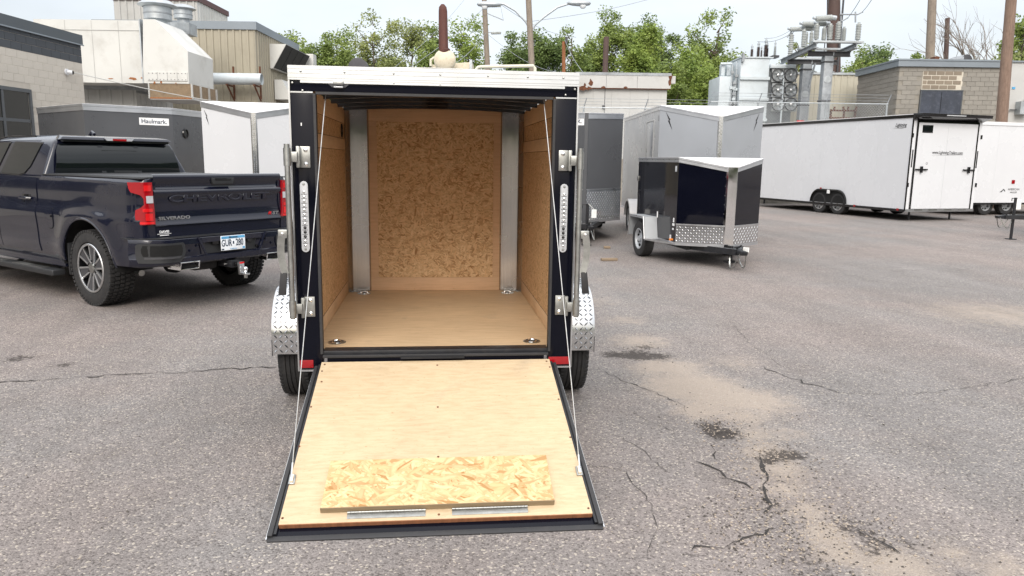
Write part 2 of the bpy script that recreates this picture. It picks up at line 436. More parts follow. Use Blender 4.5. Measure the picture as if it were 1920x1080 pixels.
# ------------------------------------------------------------------ mesh helpers
class MB:
    def __init__(s, off=(0, 0, 0)):
        s.v, s.f, s.off = [], [], V(off)
    def add(s, vs, fs):
        b = len(s.v)
        s.v += [tuple(V(x) - s.off) for x in vs]
        s.f += [tuple(b + i for i in f) for f in fs]
        return s
    def hexa(s, p):
        """8 corners: bottom ring 0-3, top ring 4-7"""
        return s.add(p, [(3, 2, 1, 0), (4, 5, 6, 7), (0, 1, 5, 4), (1, 2, 6, 5), (2, 3, 7, 6), (3, 0, 4, 7)])
    def box(s, c, d, rz=0., rot=None):
        c = V(c)
        m = rot if rot is not None else Matrix.Rotation(rz, 3, 'Z')
        x, y, z = d[0] / 2, d[1] / 2, d[2] / 2
        return s.hexa([c + m @ V(p) for p in ((-x, -y, -z), (x, -y, -z), (x, y, -z), (-x, y, -z), (-x, -y, z), (x, -y, z), (x, y, z), (-x, y, z))])
    def bb(s, x0, x1, y0, y1, z0, z1):
        return s.box(((x0 + x1) / 2, (y0 + y1) / 2, (z0 + z1) / 2), (abs(x1 - x0), abs(y1 - y0), abs(z1 - z0)))
    def prism(s, poly, d):
        """poly: 3D points, d: extrusion vector"""
        n = len(poly)
        d = V(d)
        vs = [V(p) for p in poly] + [V(p) + d for p in poly]
        return s.add(vs, [tuple(range(n))[::-1], tuple(range(n, 2 * n))] + [(i, (i + 1) % n, n + (i + 1) % n, n + i) for i in range(n)])
    def bar(s, a, b, w, h=None, up=(0, 0, 1)):
        a, b = V(a), V(b)
        h = h or w
        t = (b - a).normalized()
        u = V(up)
        if abs(t.dot(u)) > .95:
            u = V((1, 0, 0))
        x = t.cross(u).normalized()
        y = x.cross(t)
        o = [(-x * w - y * h) / 2, (x * w - y * h) / 2, (x * w + y * h) / 2, (-x * w + y * h) / 2]
        return s.hexa([a + q for q in o] + [b + q for q in o])
    def tube(s, pts, r, n=8, caps=True):
        pts = [V(p) for p in pts]
        rs = r if isinstance(r, (list, tuple)) else [r] * len(pts)
        vs, fs = [], []
        prev = None
        for i, p in enumerate(pts):
            t = (pts[min(i + 1, len(pts) - 1)] - pts[max(i - 1, 0)]).normalized()
            if prev is None:
                a = V((0, 0, 1)) if abs(t.z) < .9 else V((1, 0, 0))
                x = t.cross(a).normalized()
            else:
                x = (prev - t * prev.dot(t)).normalized()
            prev = x
            y = t.cross(x)
            for k in range(n):
                an = 2 * math.pi * k / n
                vs.append(p + (x * math.cos(an) + y * math.sin(an)) * rs[i])
        for i in range(len(pts) - 1):
            for k in range(n):
                a, b2 = i * n + k, i * n + (k + 1) % n
                fs.append((a, b2, b2 + n, a + n))
        if caps:
            fs.append(tuple(range(n))[::-1])
            fs.append(tuple(range((len(pts) - 1) * n, len(pts) * n)))
        return s.add(vs, fs)
    def lathe(s, prof, n=24, o=(0, 0, 0), axis='z', a0=0., a1=None, closed=False):
        """prof: (radius, along). axis x or z or y"""
        full = a1 is None
        if full:
            a1 = a0 + 2 * math.pi
        vs, fs = [], []
        o = V(o)
        m = n if full else n + 1
        for r, h in prof:
            for k in range(m):
                an = a0 + (a1 - a0) * k / n
                c, q = r * math.cos(an), r * math.sin(an)
                vs.append(o + (V((c, q, h)) if axis == 'z' else V((h, c, q)) if axis == 'x' else V((c, h, q))))
        L = len(prof)
        for i in range(L - 1 + (1 if closed else 0)):
            for k in range(n):
                a, b2 = i * m + k, i * m + (k + 1) % m
                c, d = ((i + 1) % L) * m + (k + 1) % m, ((i + 1) % L) * m + k
                fs.append((a, b2, c, d))
        return s.add(vs, fs)
    def grid(s, rows):
        """rows of equal-length point lists"""
        n = len(rows[0])
        vs = [p for r in rows for p in r]
        fs = [(i * n + k, i * n + k + 1, (i + 1) * n + k + 1, (i + 1) * n + k) for i in range(len(rows) - 1) for k in range(n - 1)]
        return s.add(vs, fs)
    def mesh(s, name, mt, ang=35, bevel=0., seg=2, solid=0.):
        me = bpy.data.meshes.new(name)
        me.from_pydata(s.v, [], s.f)
        bm = bmesh.new()
        bm.from_mesh(me)
        bmesh.ops.remove_doubles(bm, verts=bm.verts, dist=1e-5)
        bmesh.ops.recalc_face_normals(bm, faces=bm.faces)
        if solid:
            bmesh.ops.solidify(bm, geom=bm.faces[:], thickness=solid)
        if bevel:
            ed = [e_ for e_ in bm.edges if len(e_.link_faces) == 2 and e_.calc_face_angle(0) > R(30)]
            bmesh.ops.bevel(bm, geom=ed, offset=bevel, segments=seg, profile=.6, affect='EDGES', clamp_overlap=True)
        bm.to_mesh(me)
        bm.free()
        if ang:
            me.polygons.foreach_set('use_smooth', [True] * len(me.polygons))
            me.set_sharp_from_angle(angle=R(ang))
        me.materials.append(MATS[mt])
        return me
    def build(s, name, mt, parent=None, **k):
        return link(name, s.mesh(name, mt, **k), parent)

def link(name, me, parent=None):
    o = bpy.data.objects.new(name, me)
    COL.objects.link(o)
    if parent is not None:
        o.parent = parent
    return o
def tag(o, label, cat, group=None, kind=None):
    if label:
        o['label'] = label
    if cat:
        o['category'] = cat
    if group:
        o['group'] = group
    if kind:
        o['kind'] = kind
    return o
def thing(name, label, cat, loc=(0, 0, 0), rz=0., group=None, scale=1.):
    o = bpy.data.objects.new(name, None)
    COL.objects.link(o)
    o.location = loc
    o.rotation_euler = (0, 0, rz)
    o.scale = (scale,) * 3
    o.empty_display_size = .2
    return tag(o, label, cat, group)
def vthing(name, label, cat, X, D, group=None):
    """thing whose local axes are right / forward / up of the YAW frame; MB offset is (X, D, 0)"""
    return thing(name, label, cat, toworld(X, D), -YAW, group), V((X, D, 0))
def text(name, s, mt, parent, size, o, u=(1, 0, 0), v=(0, 0, 1), ext=.002, align='CENTER', shear=0., sx=1., bold=0., bev=0.):
    c = bpy.data.curves.new(name, 'FONT')
    c.body = s
    c.size = size
    c.extrude = ext
    c.align_x = align
    c.align_y = 'CENTER'
    c.shear = shear
    c.offset = bold * .6
    c.bevel_depth = bev
    c.bevel_resolution = 1
    c.resolution_u = 3
    t = bpy.data.objects.new(name, c)
    me = bpy.data.meshes.new_from_object(t)
    bpy.data.objects.remove(t)
    u, v = V(u).normalized(), V(v).normalized()
    n = u.cross(v)
    mtx = Matrix((u * sx, v, n)).transposed().to_4x4()
    mtx.translation = V(o)
    me.transform(mtx)
    me.materials.clear()
    me.materials.append(MATS[mt])
    return link(name, me, parent)
def lugs(mb, o, u, v, nu, nv, pitch=.03, ln=.024, wd=.007, h=.0025):
    """raised tread-plate lugs on a plane patch"""
    o, u, v = V(o), V(u).normalized(), V(v).normalized()
    n = u.cross(v)
    a1, a2 = (u + v).normalized(), (u - v).normalized()
    for i in range(nu):
        for j in range(nv):
            c = o + u * ((i + .5) * pitch) + v * ((j + .5) * pitch)
            a, b2 = (a1, a2) if (i + j) % 2 else (a2, a1)
            mb.add([c + a * ln / 2, c + b2 * wd / 2, c - a * ln / 2, c - b2 * wd / 2, c + n * h + a * ln * .22, c + n * h - a * ln * .22],
                   [(0, 1, 4), (1, 2, 5, 4), (2, 3, 5), (3, 0, 4, 5)])
    return mb
def lerp(a, b, t):
    return a + (b - a) * t
def interp(tab, x):
    for (a, fa), (b, fb) in zip(tab, tab[1:]):
        if x <= b:
            t = max(0, (x - a) / (b - a))
            return lerp(fa, fb, t)
    return tab[-1][1]

# ================================================================== GROUND
def axis_lines(a, b, fine, lo, hi, n):
    c = []
    k = 0
    x = a
    while x < b:
        c.append(x)
        x += fine
    c.append(b)
    left = [a - (a - lo) * (i / n) ** 2.2 for i in range(n, 0, -1)]
    right = [b + (hi - b) * (i / n) ** 2.2 for i in range(1, n + 1)]
    return left + c + right
SAND = [  # (px, py, radius m, stretch, amount) spots of sand dust on the lot
    (1125, 565, .55, .5), (1175, 600, .35, .6), (1200, 640, .38, .75), (1250, 690, .40, .85), (1300, 725, .45, 1.), (1350, 745, .42, 1.), (1400, 750, .40, .9), (1440, 748, .30, .7),
    (1310, 770, .22, .9), (1390, 780, .25, .8), (1380, 680, .35, .55), (1420, 815, .22, .7), (1480, 812, .20, .6), (1440, 850, .20, .8), (1465, 880, .20, .8),
    (1470, 915, .16, .75), (1520, 960, .14, .8), (1550, 1000, .14, .9), (1580, 1040, .16, .9), (1680, 1060, .22, .9), (1790, 1040, .2, .6), (1880, 1065, .2, .7), (1700, 1030, .12, .5),
    (1870, 590, 1.0, .75), (1820, 560, .8, .45), (1900, 610, .6, .6), (1600, 860, .15, .3), (1540, 850, .2, .4), (1250, 560, .7, .35), (1640, 520, 1.2, .3), (1480, 440, 1.5, .35), (1850, 480, 1.6, .35), (230, 620, .8, .15),
    (1640, 455, 1.6, .3), (1150, 520, .9, .45), (1700, 430, 1.5, .3)]
SANDW = [(G(a, b), r, s) for a, b, r, s in SAND]
DARK = [(1150, 664, .12, 1), (1193, 665, .17, 1.1), (1230, 667, .15, .9), (1335, 800, .09, 1.), (1352, 812, .11, 1.2), (1375, 812, .07, .9), (1460, 853, .09, 1.1), (1490, 852, .08, .9), (1435, 862, .07, .9), (1436, 945, .05, .8),
        (1600, 990, .09, .8), (1640, 1030, .08, .7), (1615, 1000, .07, .7), (1520, 1060, .12, .5), (1700, 1020, .1, .45), (35, 671, .12, .8), (120, 683, .08, .8), (70, 670, .1, .5), (240, 955, .06, .4), (1210, 650, .12, .7)]
DARKW = [(G(a, b), r, s) for a, b, r, s in DARK]
xs = axis_lines(-4.0, 5.5, .07, -320, 320, 16)
ys = axis_lines(1.6, 10.0, .07, -160, 520, 16)
gv, sandv, darkv = [], [], []
def field(lst, x, y):
    f = 0.
    for p, r, s in lst:
        d2 = ((x - p.x) ** 2 + (y - p.y) ** 2) / (r * r)
        if d2 < 6:
            f = max(f, s * math.exp(-d2 * .9))
    return f
for y in ys:
    for x in xs:
        s_ = field(SANDW, x, y)
        d_ = field(DARKW, x, y)
        z = -.012 * d_ + .003 * s_
        gv.append((x, y, z))
        sandv.append(s_)
        darkv.append(d_)
nx = len(xs)
gf = [(j * nx + i, j * nx + i + 1, (j + 1) * nx + i + 1, (j + 1) * nx + i) for j in range(len(ys) - 1) for i in range(nx - 1)]
gm = bpy.data.meshes.new('ground')
gm.from_pydata(gv, [], gf)
for nm, dat in (('sand', sandv), ('dark', darkv)):
    at = gm.attributes.new(nm, 'FLOAT', 'POINT')
    at.data.foreach_set('value', dat)
gm.polygons.foreach_set('use_smooth', [True] * len(gm.polygons))
gm.materials.append(MATS['asphalt'])
ground = link('ground', gm)
ground['kind'] = 'structure'

CRACKS = [([(-60, 722), (0, 717), (90, 712), (160, 706), (230, 703), (330, 698), (420, 691), (520, 690)], .013),
          ([(1313, 867), (1345, 884), (1370, 899), (1411, 917), (1432, 919)], .014),
          ([(1427, 857), (1433, 876), (1442, 893), (1436, 908), (1432, 919), (1436, 932), (1442, 945), (1432, 963)], .022),
          ([(1458, 984), (1440, 995), (1421, 1007), (1380, 1016), (1340, 1022), (1297, 1033)], .010),
          ([(1421, 686), (1460, 702), (1520, 722), (1577, 738)], .010), ([(1577, 738), (1690, 742), (1800, 730), (1920, 709), (2000, 700)], .004),
          ([(1131, 696), (1170, 716), (1219, 733), (1276, 756), (1287, 774)], .010),
          ([(1338, 831), (1342, 848), (1341, 862)], .008), ([(1105, 800), (1140, 812), (1200, 838), (1230, 870), (1290, 905)], .0035),
          ([(1100, 870), (1170, 885), (1210, 930), (1230, 985), (1215, 1050)], .0035), ([(1180, 770), (1230, 800), (1275, 812)], .0035), ([(1330, 556), (1360, 590), (1400, 640), (1470, 690)], .003),
          ([(1600, 985), (1640, 1010), (1690, 1040)], .012)]
rc = random.Random(3)
for pts, wd in CRACKS:
    wp = [G(*p) for p in pts]
    line = []
    for a, b in zip(wp, wp[1:]):
        n = max(2, int((b - a).length / .05))
        for k in range(n):
            p = a.lerp(b, k / n)
            line.append(p + V((rc.gauss(0, .014), rc.gauss(0, .016), 0)))
    line.append(wp[-1])
    mb = MB()
    A, B = [], []
    for i, p in enumerate(line):
        t = (line[min(i + 1, len(line) - 1)] - line[max(0, i - 1)]).normalized()
        nrm = V((-t.y, t.x, 0))
        hw = wd * .8 * rc.choice((.12, .25, .4, .6, .8)) * (0.3 if i in (0, len(line) - 1) else 1)
        A.append(V((p.x, p.y, .0045)) + nrm * hw)
        B.append(V((p.x, p.y, .0045)) - nrm * hw)
    mb.grid([A, B])
    mb.build('crack', 'crack_dark', ground, ang=0)
# loose gravel along the broken seam
def gravel(mt, n, seed, spots, smin, smax):
    rg = random.Random(seed)
    mb = MB()
    for _ in range(n):
        px, py, sg = rg.choice(spots)
        p = G(px, py) + V((rg.gauss(0, sg), rg.gauss(0, sg * 1.3), 0))
        s_ = rg.uniform(smin, smax) * rg.uniform(.5, 1)
        an = rg.uniform(0, 6.28)
        c, q = math.cos(an), math.sin(an)
        vs = []
        for x, y, z in ((1, 0, 0), (0, .8, 0), (-1, .1, 0), (0, -.7, 0), (.2, .1, .8), (0, 0, -.4)):
            x, y, z = x * s_ * rg.uniform(.7, 1.2), y * s_ * rg.uniform(.7, 1.2), z * s_ * rg.uniform(.6, 1)
            vs.append((p.x + c * x - q * y, p.y + q * x + c * y, z + .002))
        mb.add(vs, [(0, 1, 4), (1, 2, 4), (2, 3, 4), (3, 0, 4), (1, 0, 5), (2, 1, 5), (3, 2, 5), (0, 3, 5)])
    o = mb.build('gravel', mt, ground, ang=0)
    o['kind'] = 'stuff'
spots = [(1440, 870, .16), (1460, 900, .16), (1480, 940, .14), (1530, 960, .14), (1450, 980, .14), (1480, 1020, .16), (1560, 1040, .16), (1620, 1000, .14), (1680, 1050, .2), (1400, 1000, .15), (1450, 850, .1), (1350, 800, .1), (1380, 770, .2), (1420, 1060, .15)]
gravel('stone_a', 1500, 5, spots, .004, .011)
gravel('stone_b', 900, 6, spots + [(1190, 662, .15), (1345, 806, .06)], .004, .011)
gravel('stone_a', 500, 7, [(300, 900, .7), (1250, 1000, .3), (900, 1050, .5), (1700, 850, .6), (200, 1040, .4)], .003, .007)
gravel('stone_b', 120, 8, [(300, 800, .9), (1200, 700, .5), (1700, 900, .6), (1300, 600, 1.0)], .005, .012)

# wood scraps lying on the lot
for px, py, L, rz, lab in ((1142, 489, .27, .15, 'larger short offcut of weathered timber lying on the asphalt'), (1138, 466, .12, -.1, 'tiny wood offcut lying behind the larger timber offcut')):
    p = G(px, py)
    o = MB().box((0, 0, .022), (L, .085, .040)).build('wood_scrap', 'wood_scrap', None, bevel=.004)
    o.location = (p.x, p.y, .003)
    o.rotation_euler = (0, 0, rz)
    tag(o, lab, 'wood scrap')

# ================================================================== wheels
def wheel(parent, c, r, wd, side, rim='steel', rimr=None, tread='rib', n=40):
    """axle along local x; side = -1 / +1 : outer face direction"""
    c = V(c)
    rimr = rimr or r * .58
    hub = bpy.data.objects.new('wheel', None)
    COL.objects.link(hub)
    hub.parent = parent
    hub.location = c
    h = wd / 2
    o = side
    mb = MB()
    prof = [(rimr, -h * .80), (rimr + .02, -h * .98), (r * .84, -h * 1.03), (r * .95, -h * .93), (r * .985, -h * .80)]
    if tread == 'rib':
        e_ = .72
        for k in range(5):
            x0, x1 = -h * e_ + k * h * e_ * 2 / 5, -h * e_ + (k + 1) * h * e_ * 2 / 5
            prof += [(r * 1., x0 + .004), (r * 1., x1 - .004), (r * .972, x1 - .003), (r * .972, x1 + .003)]
        prof = prof[:-2]
    else:
        prof += [(r * .972, -h * .7), (r * .975, h * .7)]
    prof += [(r * .985, h * .80), (r * .95, h * .93), (r * .84, h * 1.03), (rimr + .02, h * .98), (rimr, h * .80)]
    mb.lathe(prof, n, axis='x')
    ty = mb.build('tyre', 'tyre', hub, ang=28)
    tb = MB()
    if tread == 'block':
        rg = random.Random(2)
        nb = 54
        for k in range(nb):
            a = 2 * math.pi * k / nb
            for row, (xc, ww) in enumerate(((-h * .82, h * .36), (-h * .42, h * .32), (0, h * .3), (h * .42, h * .32), (h * .82, h * .36))):
                an = a + (row % 2) * math.pi / nb + .03 * (row - 2)
                m = Matrix.Rotation(an, 3, 'X')
                rr = r * (.975 if abs(row - 2) < 2 else .962)
                m2 = m @ Matrix.Rotation(rg.uniform(-.25, .25), 3, 'Y') if abs(row - 2) < 2 else m
                tb.box(m @ V((xc, 0, rr + .003)), (ww, 2 * math.pi * r / nb * .62, .026), rot=m)
        q = tb.build('tread', 'tyre', ty, ang=0)
        q['kind'] = 'stuff'
    elif tread == 'rib':
        nb = 64
        for k in range(nb):
            a = 2 * math.pi * k / nb
            for sgn in (-1, 1):
                m = Matrix.Rotation(a, 3, 'X')
                tb.box(m @ V((sgn * h * .80, 0, r * .984)), (h * .22, .016, .012), rot=m @ Matrix.Rotation(sgn * .0, 3, 'Z'))
        q = tb.build('tread', 'tyre', ty, ang=0)
        q['kind'] = 'stuff'
    x = o * h
    if rim == 'steel':
        mb = MB()
        mb.lathe([(rimr + .004, x * .93), (rimr - .012, x * .96), (rimr - .022, x * .80), (rimr * .80, x * .30), (rimr * .55, x * .42), (rimr * .30, x * .52), (rimr * .28, x * .85), (.001, x * .87)], n, axis='x')
        rm = mb.build('rim', 'grey_fender', hub, ang=30)
        mb = MB()
        for k in range(8):
            a = 2 * math.pi * (k + .5) / 8
            m = Matrix.Rotation(a, 3, 'X')
            cc = m @ V((x * .37, 0, rimr * .70))
            mb.box(cc, (.05, rimr * .20, rimr * .22), rot=m)
        mb.build('rim_slots', 'void', rm, ang=0, bevel=.008)['kind'] = 'stuff'
    else:
        # alloy: barrel + split spokes
        ns, smat, bmat = (6, 'alu', 'gloss_black') if rim == 'truck' else (8, 'alu', 'gloss_black')
        mb = MB()
        mb.lathe([(rimr + .006, x * .93), (rimr - .010, x * .97), (rimr - .02, x * .86), (rimr - .025, -x * .5), (rimr * .5, -x * .5), (.001, -x * .5)], n, axis='x')
        rm = mb.build('rim', 'gloss_black', hub, ang=30)
        mb = MB()
        mb.lathe([(rimr + .005, x * .94), (rimr - .002, x * .985), (rimr - .018, x * .975), (rimr - .020, x * .93)], n, axis='x')
        mb.build('rim_lip', 'alu', rm, ang=30)
        for k in range(ns):
            a = 2 * math.pi * k / ns + .2
            m = Matrix.Rotation(a, 3, 'X')
            sp = MB()
            yy1 = rimr * (.24 if rim == 'truck' else .12)
            sp2 = MB().prism([m @ V((x * .76, -.02, rimr * .16)), m @ V((x * .76, .02, rimr * .16)), m @ V((x * .885, yy1, rimr * .95)), m @ V((x * .885, -yy1, rimr * .95))], V((-x * .2, 0, 0)))
            sp2.build('spoke_infill', 'dark_steel', rm, ang=25)
            for sg in (-1, 1):
                w0, w1 = .018, .022 if rim == 'truck' else .014
                y0, y1 = sg * .020, sg * yy1
                pr = [m @ V((x * .80, y0 - w0 / 2, rimr * .16)), m @ V((x * .80, y0 + w0 / 2, rimr * .16)), m @ V((x * .93, y1 + w1 / 2, rimr * .95)), m @ V((x * .93, y1 - w1 / 2, rimr * .95))]
                sp.prism(pr, V((-x * .35, 0, 0)))
            sp.build('spoke', bmat if False else 'alu', rm, ang=25, bevel=.004)
        mb = MB()
        mb.lathe([(rimr * .20, x * .60), (rimr * .20, x * .88), (rimr * .15, x * .93), (.001, x * .94)], 20, axis='x')
        mb.build('hub_cap', 'zinc', rm)
        mb = MB()
        for k in range(6):
            a = 2 * math.pi * k / 6 + .5
            mb.lathe([(.011, x * .75), (.011, x * .86), (.001, x * .87)], 6, axis='x', o=(0, math.cos(a) * rimr * .29, math.sin(a) * rimr * .29))
        mb.build('lug_nuts', 'gloss_black', rm, ang=0)['kind'] = 'stuff'
    return hub

# ================================================================== MAIN TRAILER
T = thing('cargo_trailer', 'black enclosed cargo trailer with its rear ramp door lowered, bare plywood interior', 'trailer', (.02, 4.05, 0))
HW, ZB, ZT = .752, .455, 2.055
LEN = 2.06
# outer skin
for sx in (-1, 1):
    MB().bb(sx * (HW - .018), sx * (HW - .004), .03, LEN + .1, ZB + .02, 1.985).build('side_panel', 'black_skin', T)
MB().bb(-HW + .02, HW - .02, LEN + .085, LEN + .10, ZB + .02, 1.985).build('front_panel', 'black_skin', T)
rf = [[(x, y, 2.035 + .035 * (1 - (x / HW) ** 2)) for x in [HW * (-1 + k / 6) for k in range(13)]] for y in (.012, LEN + .1)]
MB().grid(rf).build('roof', 'alu', T, solid=.004)
for k in range(6):
    y = .14 + k * .36
    mb = MB()
    for i in range(12):
        x0, x1 = -.70 + i * 1.4 / 12, -.70 + (i + 1) * 1.4 / 12
        f = lambda x: 2.000 + .028 * (1 - (x / HW) ** 2)
        mb.hexa([(x0, y - .022, f(x0) - .045), (x1, y - .022, f(x1) - .045), (x1, y + .022, f(x1) - .045), (x0, y + .022, f(x0) - .045), (x0, y - .022, f(x0)), (x1, y - .022, f(x1)), (x1, y + .022, f(x1)), (x0, y + .022, f(x0))])
    mb.build('roof_bow', 'black_frame', T)
# rear frame
for sx in (-1, 1):
    MB().bb(sx * .6225, sx * (HW - .004), 0, .055, ZB, 1.925).build('rear_post', 'black_paint', T, bevel=.005)
    MB().bb(sx * .6205, sx * .634, -.006, .040, .54, 1.922).build('door_seal', 'rubber', T)
    # bright edge trims
    MB().bb(sx * (HW - .0035), sx * (HW + .005), -.005, .06, ZB - .01, 1.99).build('edge_trim', 'alu', T)
    MB().bb(sx * .634, sx * (HW - .005), -.0045, .020, 1.926, 1.933).build('edge_trim', 'alu_bright', T)
    MB().bb(sx * .655, sx * (HW - .005), -.0045, .03, ZB - .012, ZB - .002).build('edge_trim', 'alu_bright', T)
MB().bb(-HW + .006, HW - .006, .001, .055, 1.934, 2.02).build('header', 'black_paint', T, bevel=.004)
MB().bb(-.62, .62, -.004, .03, 1.920, 1.9335).build('door_seal', 'rubber', T)
tr = MB()
for k in range(6):
    z0 = 1.990 + k * .0108
    tr.bb(-HW - .004, HW + .004, -.010 - (.003 if k % 2 else 0), .03, z0, z0 + .0105)
tr.bb(-HW - .004, HW + .004, -.008, .06, 2.0552, 2.062)
tr.build('roof_trim', 'alu_bright', T, ang=0)
MB().bb(-.695, .68, -.0075, .02, 1.976, 1.9895).build('drip_rail', 'alu_bright', T)
for x in (-.69, -.47, -.22, .02, .27, .48, .67):
    MB().lathe([(.0055, -.0165), (.004, -.0185), (.0005, -.0195)], 8, (x, 0, 2.032), 'y').build('rivet', 'zinc', T)
for x, z in ((-.735, 1.975), (-.685, 1.937), (.735, 1.975), (.685, 1.945), (-.22, 1.984), (.02, 1.983)):
    MB().lathe([(.0065, -.004), (.005, -.0085), (.0005, -.0095)], 8, (x, 0, z), 'y').build('rivet', 'zinc', T)
# licence light on the header
ll = MB().bb(-.527, -.476, -.026, .0, 1.968, 1.990).build('licence_light', 'zinc', T, bevel=.006)
MB().prism([(-.56, -.004, 1.977), (-.535, -.004, 1.957), (-.468, -.004, 1.957), (-.443, -.004, 1.977), (-.468, -.004, 1.99), (-.535, -.004, 1.99)], (0, .004, 0)).build('light_base', 'dark_steel', ll)
MB().bb(-.525, -.478, -.026, -.004, 1.953, 1.9615).build('light_lens', 'clear_lens', ll, bevel=.003)
# bottom sill
MB().bb(-.6225, .6225, .004, .09, .525, .5555).build('sill_plate', 'black_frame', T, bevel=.006)
MB().bb(-.6225, .6225, -.012, .004, .518, .534).build('sill_rubber', 'rubber', T, bevel=.003)
MB().bb(-.60, .60, .004, .07, .44, .5245).build('sill_beam', 'black_paint', T)
MB().bb(-.20, .15, -.028, -.0125, .512, .524).build('hinge_rod', 'black_frame', T)
# interior
IW = .705
fl = MB().bb(-IW, IW, .09, LEN + .04, .505, .53).build('floor_board', 'floor_ply', T)
for sx in (-1, 1):
    mb = MB().bb(sx * IW, sx * (IW + .012), .056, LEN + .03, .531, 1.98)
    wl = mb.build('wall_liner', 'luan_y', T)
    xx = (IW - .004) * sx
    # strips framing the board panels, proud of the liner
    for z0, z1, y0, y1 in ((.532, .625, .06, LEN), (1.66, 1.74, .06, LEN), (1.86, 1.975, .06, LEN), (.6255, 1.6595, LEN - .10, LEN)):
        MB().bb(sx * (IW - .006), sx * (IW - .0005), y0, y1, z0, z1).build('wall_strip', 'luan_y', wl, bevel=.0015)
    MB().bb(sx * (IW - .0035), sx * (IW - .0005), .06, LEN - .102, .628, 1.657).build('wall_board', 'osb_side', wl)
    MB().bb(sx * (IW - .0035), sx * (IW - .0005), .06, LEN - .17, 1.7425, 1.8575).build('wall_board', 'osb_side', wl)
    for z0, z1, y0, y1 in ((.6255, .6285, .06, LEN - .10), (1.6565, 1.6595, .06, LEN - .10), (1.7405, 1.7435, .06, LEN - .17), (1.8565, 1.8595, .06, LEN - .17), (.6285, 1.6565, LEN - .1035, LEN - .1005), (1.7435, 1.8565, LEN - .1715, LEN - .1685)):
        MB().bb(sx * (IW - .0044), sx * (IW - .0036), y0, y1, z0, z1).build('panel_joint', 'rust', wl)
    if sx < 0:
        vt = MB().lathe([(.052, .0), (.052, .010), (.040, .012), (.038, .004)], 20, (-IW + .006 - .007, LEN - .28, 1.80), 'x')
        v_ = vt.build('wall_vent', 'void', T)
        MB().lathe([(.0395, .003), (.001, .003)], 20, (-IW + .006 - .007, LEN - .28, 1.80), 'x').build('vent_hole', 'void', v_)
bk = MB().bb(-IW, IW, LEN, LEN + .012, .531, 2.0).build('front_wall', 'luan_x', T)
MB().bb(-.462, .468, LEN - .003, LEN - .0005, .640, 1.885).build('wall_board', 'osb_back', bk)
for x0, x1, z0, z1 in ((-.525, .535, .532, .638), (-.525, .535, 1.887, 1.985), (-.525, -.4635, .6385, 1.8865), (.4695, .535, .6385, 1.8865)):
    MB().bb(x0, x1, LEN - .006, LEN - .0005, z0, z1).build('wall_strip', 'luan_x', bk, bevel=.0015)
for sx in (-1, 1):
    pts = []
    prof = [(.525, -.004), (.535, -.022), (.60, -.026), (.665, -.045), (.685, -.075), (.698, -.095)]
    rows = [[(sx * a, LEN + b, z) for a, b in prof] for z in (.533, .9, 1.3, 1.7, 1.978)]
    MB().grid(rows).build('corner_post', 'alu_post', T, solid=.002)
    for i in range(6):
        a = sx * (.57 + .02 * i)
        MB().lathe([(.012, .0), (.010, .006), (.002, .008)], 8, (a, LEN - .05 - .02 * (i % 2), .531)).build('post_bolt', 'zinc', T)
# tie-down rings in the floor
for x, y in ((-.585, .30), (.565, .27), (-.57, LEN - .14), (.58, LEN - .14)):
    d = MB().lathe([(.052, 0.), (.052, .003), (.044, .0045), (.040, .0015), (.001, .001)], 24, (x, y, .5305)).build('tie_down', 'zinc', T)
    MB().tube([(x + .026 * math.cos(a), y + .024 * math.sin(a), .5345 + .004 * math.sin(a)) for a in [6.283 * k / 12 for k in range(13)]], .0045, 6, False).build('ring', 'chrome', d)
    MB().bb(x - .03, x + .03, y + .018, y + .026, .532, .5385).build('ring_bar', 'dark_steel', d)
# frame, axle, tongue
for sx in (-1, 1):
    MB().bb(sx * .52, sx * .57, .08, LEN + .05, .40, .455).build('frame_rail', 'black_frame', T)
    MB().bb(sx * (HW - .05), sx * (HW - .02), .06, LEN + .08, .44, .504).build('frame_rail', 'black_frame', T)
for k in range(5):
    MB().bb(-.70, .70, .25 + k * .42, .29 + k * .42, .457, .5045).build('cross_member', 'black_frame', T)
AX = 1.06
MB().tube([(-.82, AX, .33), (.82, AX, .33)], .032, 12).build('axle', 'black_frame', T)
for sx in (-1, 1):
    MB().bb(sx * .55, sx * .61, AX - .3, AX + .3, .36, .399).build('leaf_spring', 'black_frame', T)
    MB().bar((sx * .45, LEN + .05, .43), (sx * .02, LEN + .95, .43), .05, .08).build('tongue_rail', 'black_frame', T)
MB().bb(-.04, .04, LEN + .86, LEN + 1.12, .40, .48).build('coupler', 'black_frame', T, bevel=.015)
jk = MB().tube([(0, LEN + .7, .06), (0, LEN + .7, .75)], .028, 12).build('jack', 'zinc', T)
MB().bb(-.07, .07, LEN + .63, LEN + .77, .0, .02).build('jack_foot', 'zinc', jk)
for sx in (-1, 1):
    wheel(T, (sx * .925, AX, .335), .335, .20, sx, 'steel', .19, 'rib')
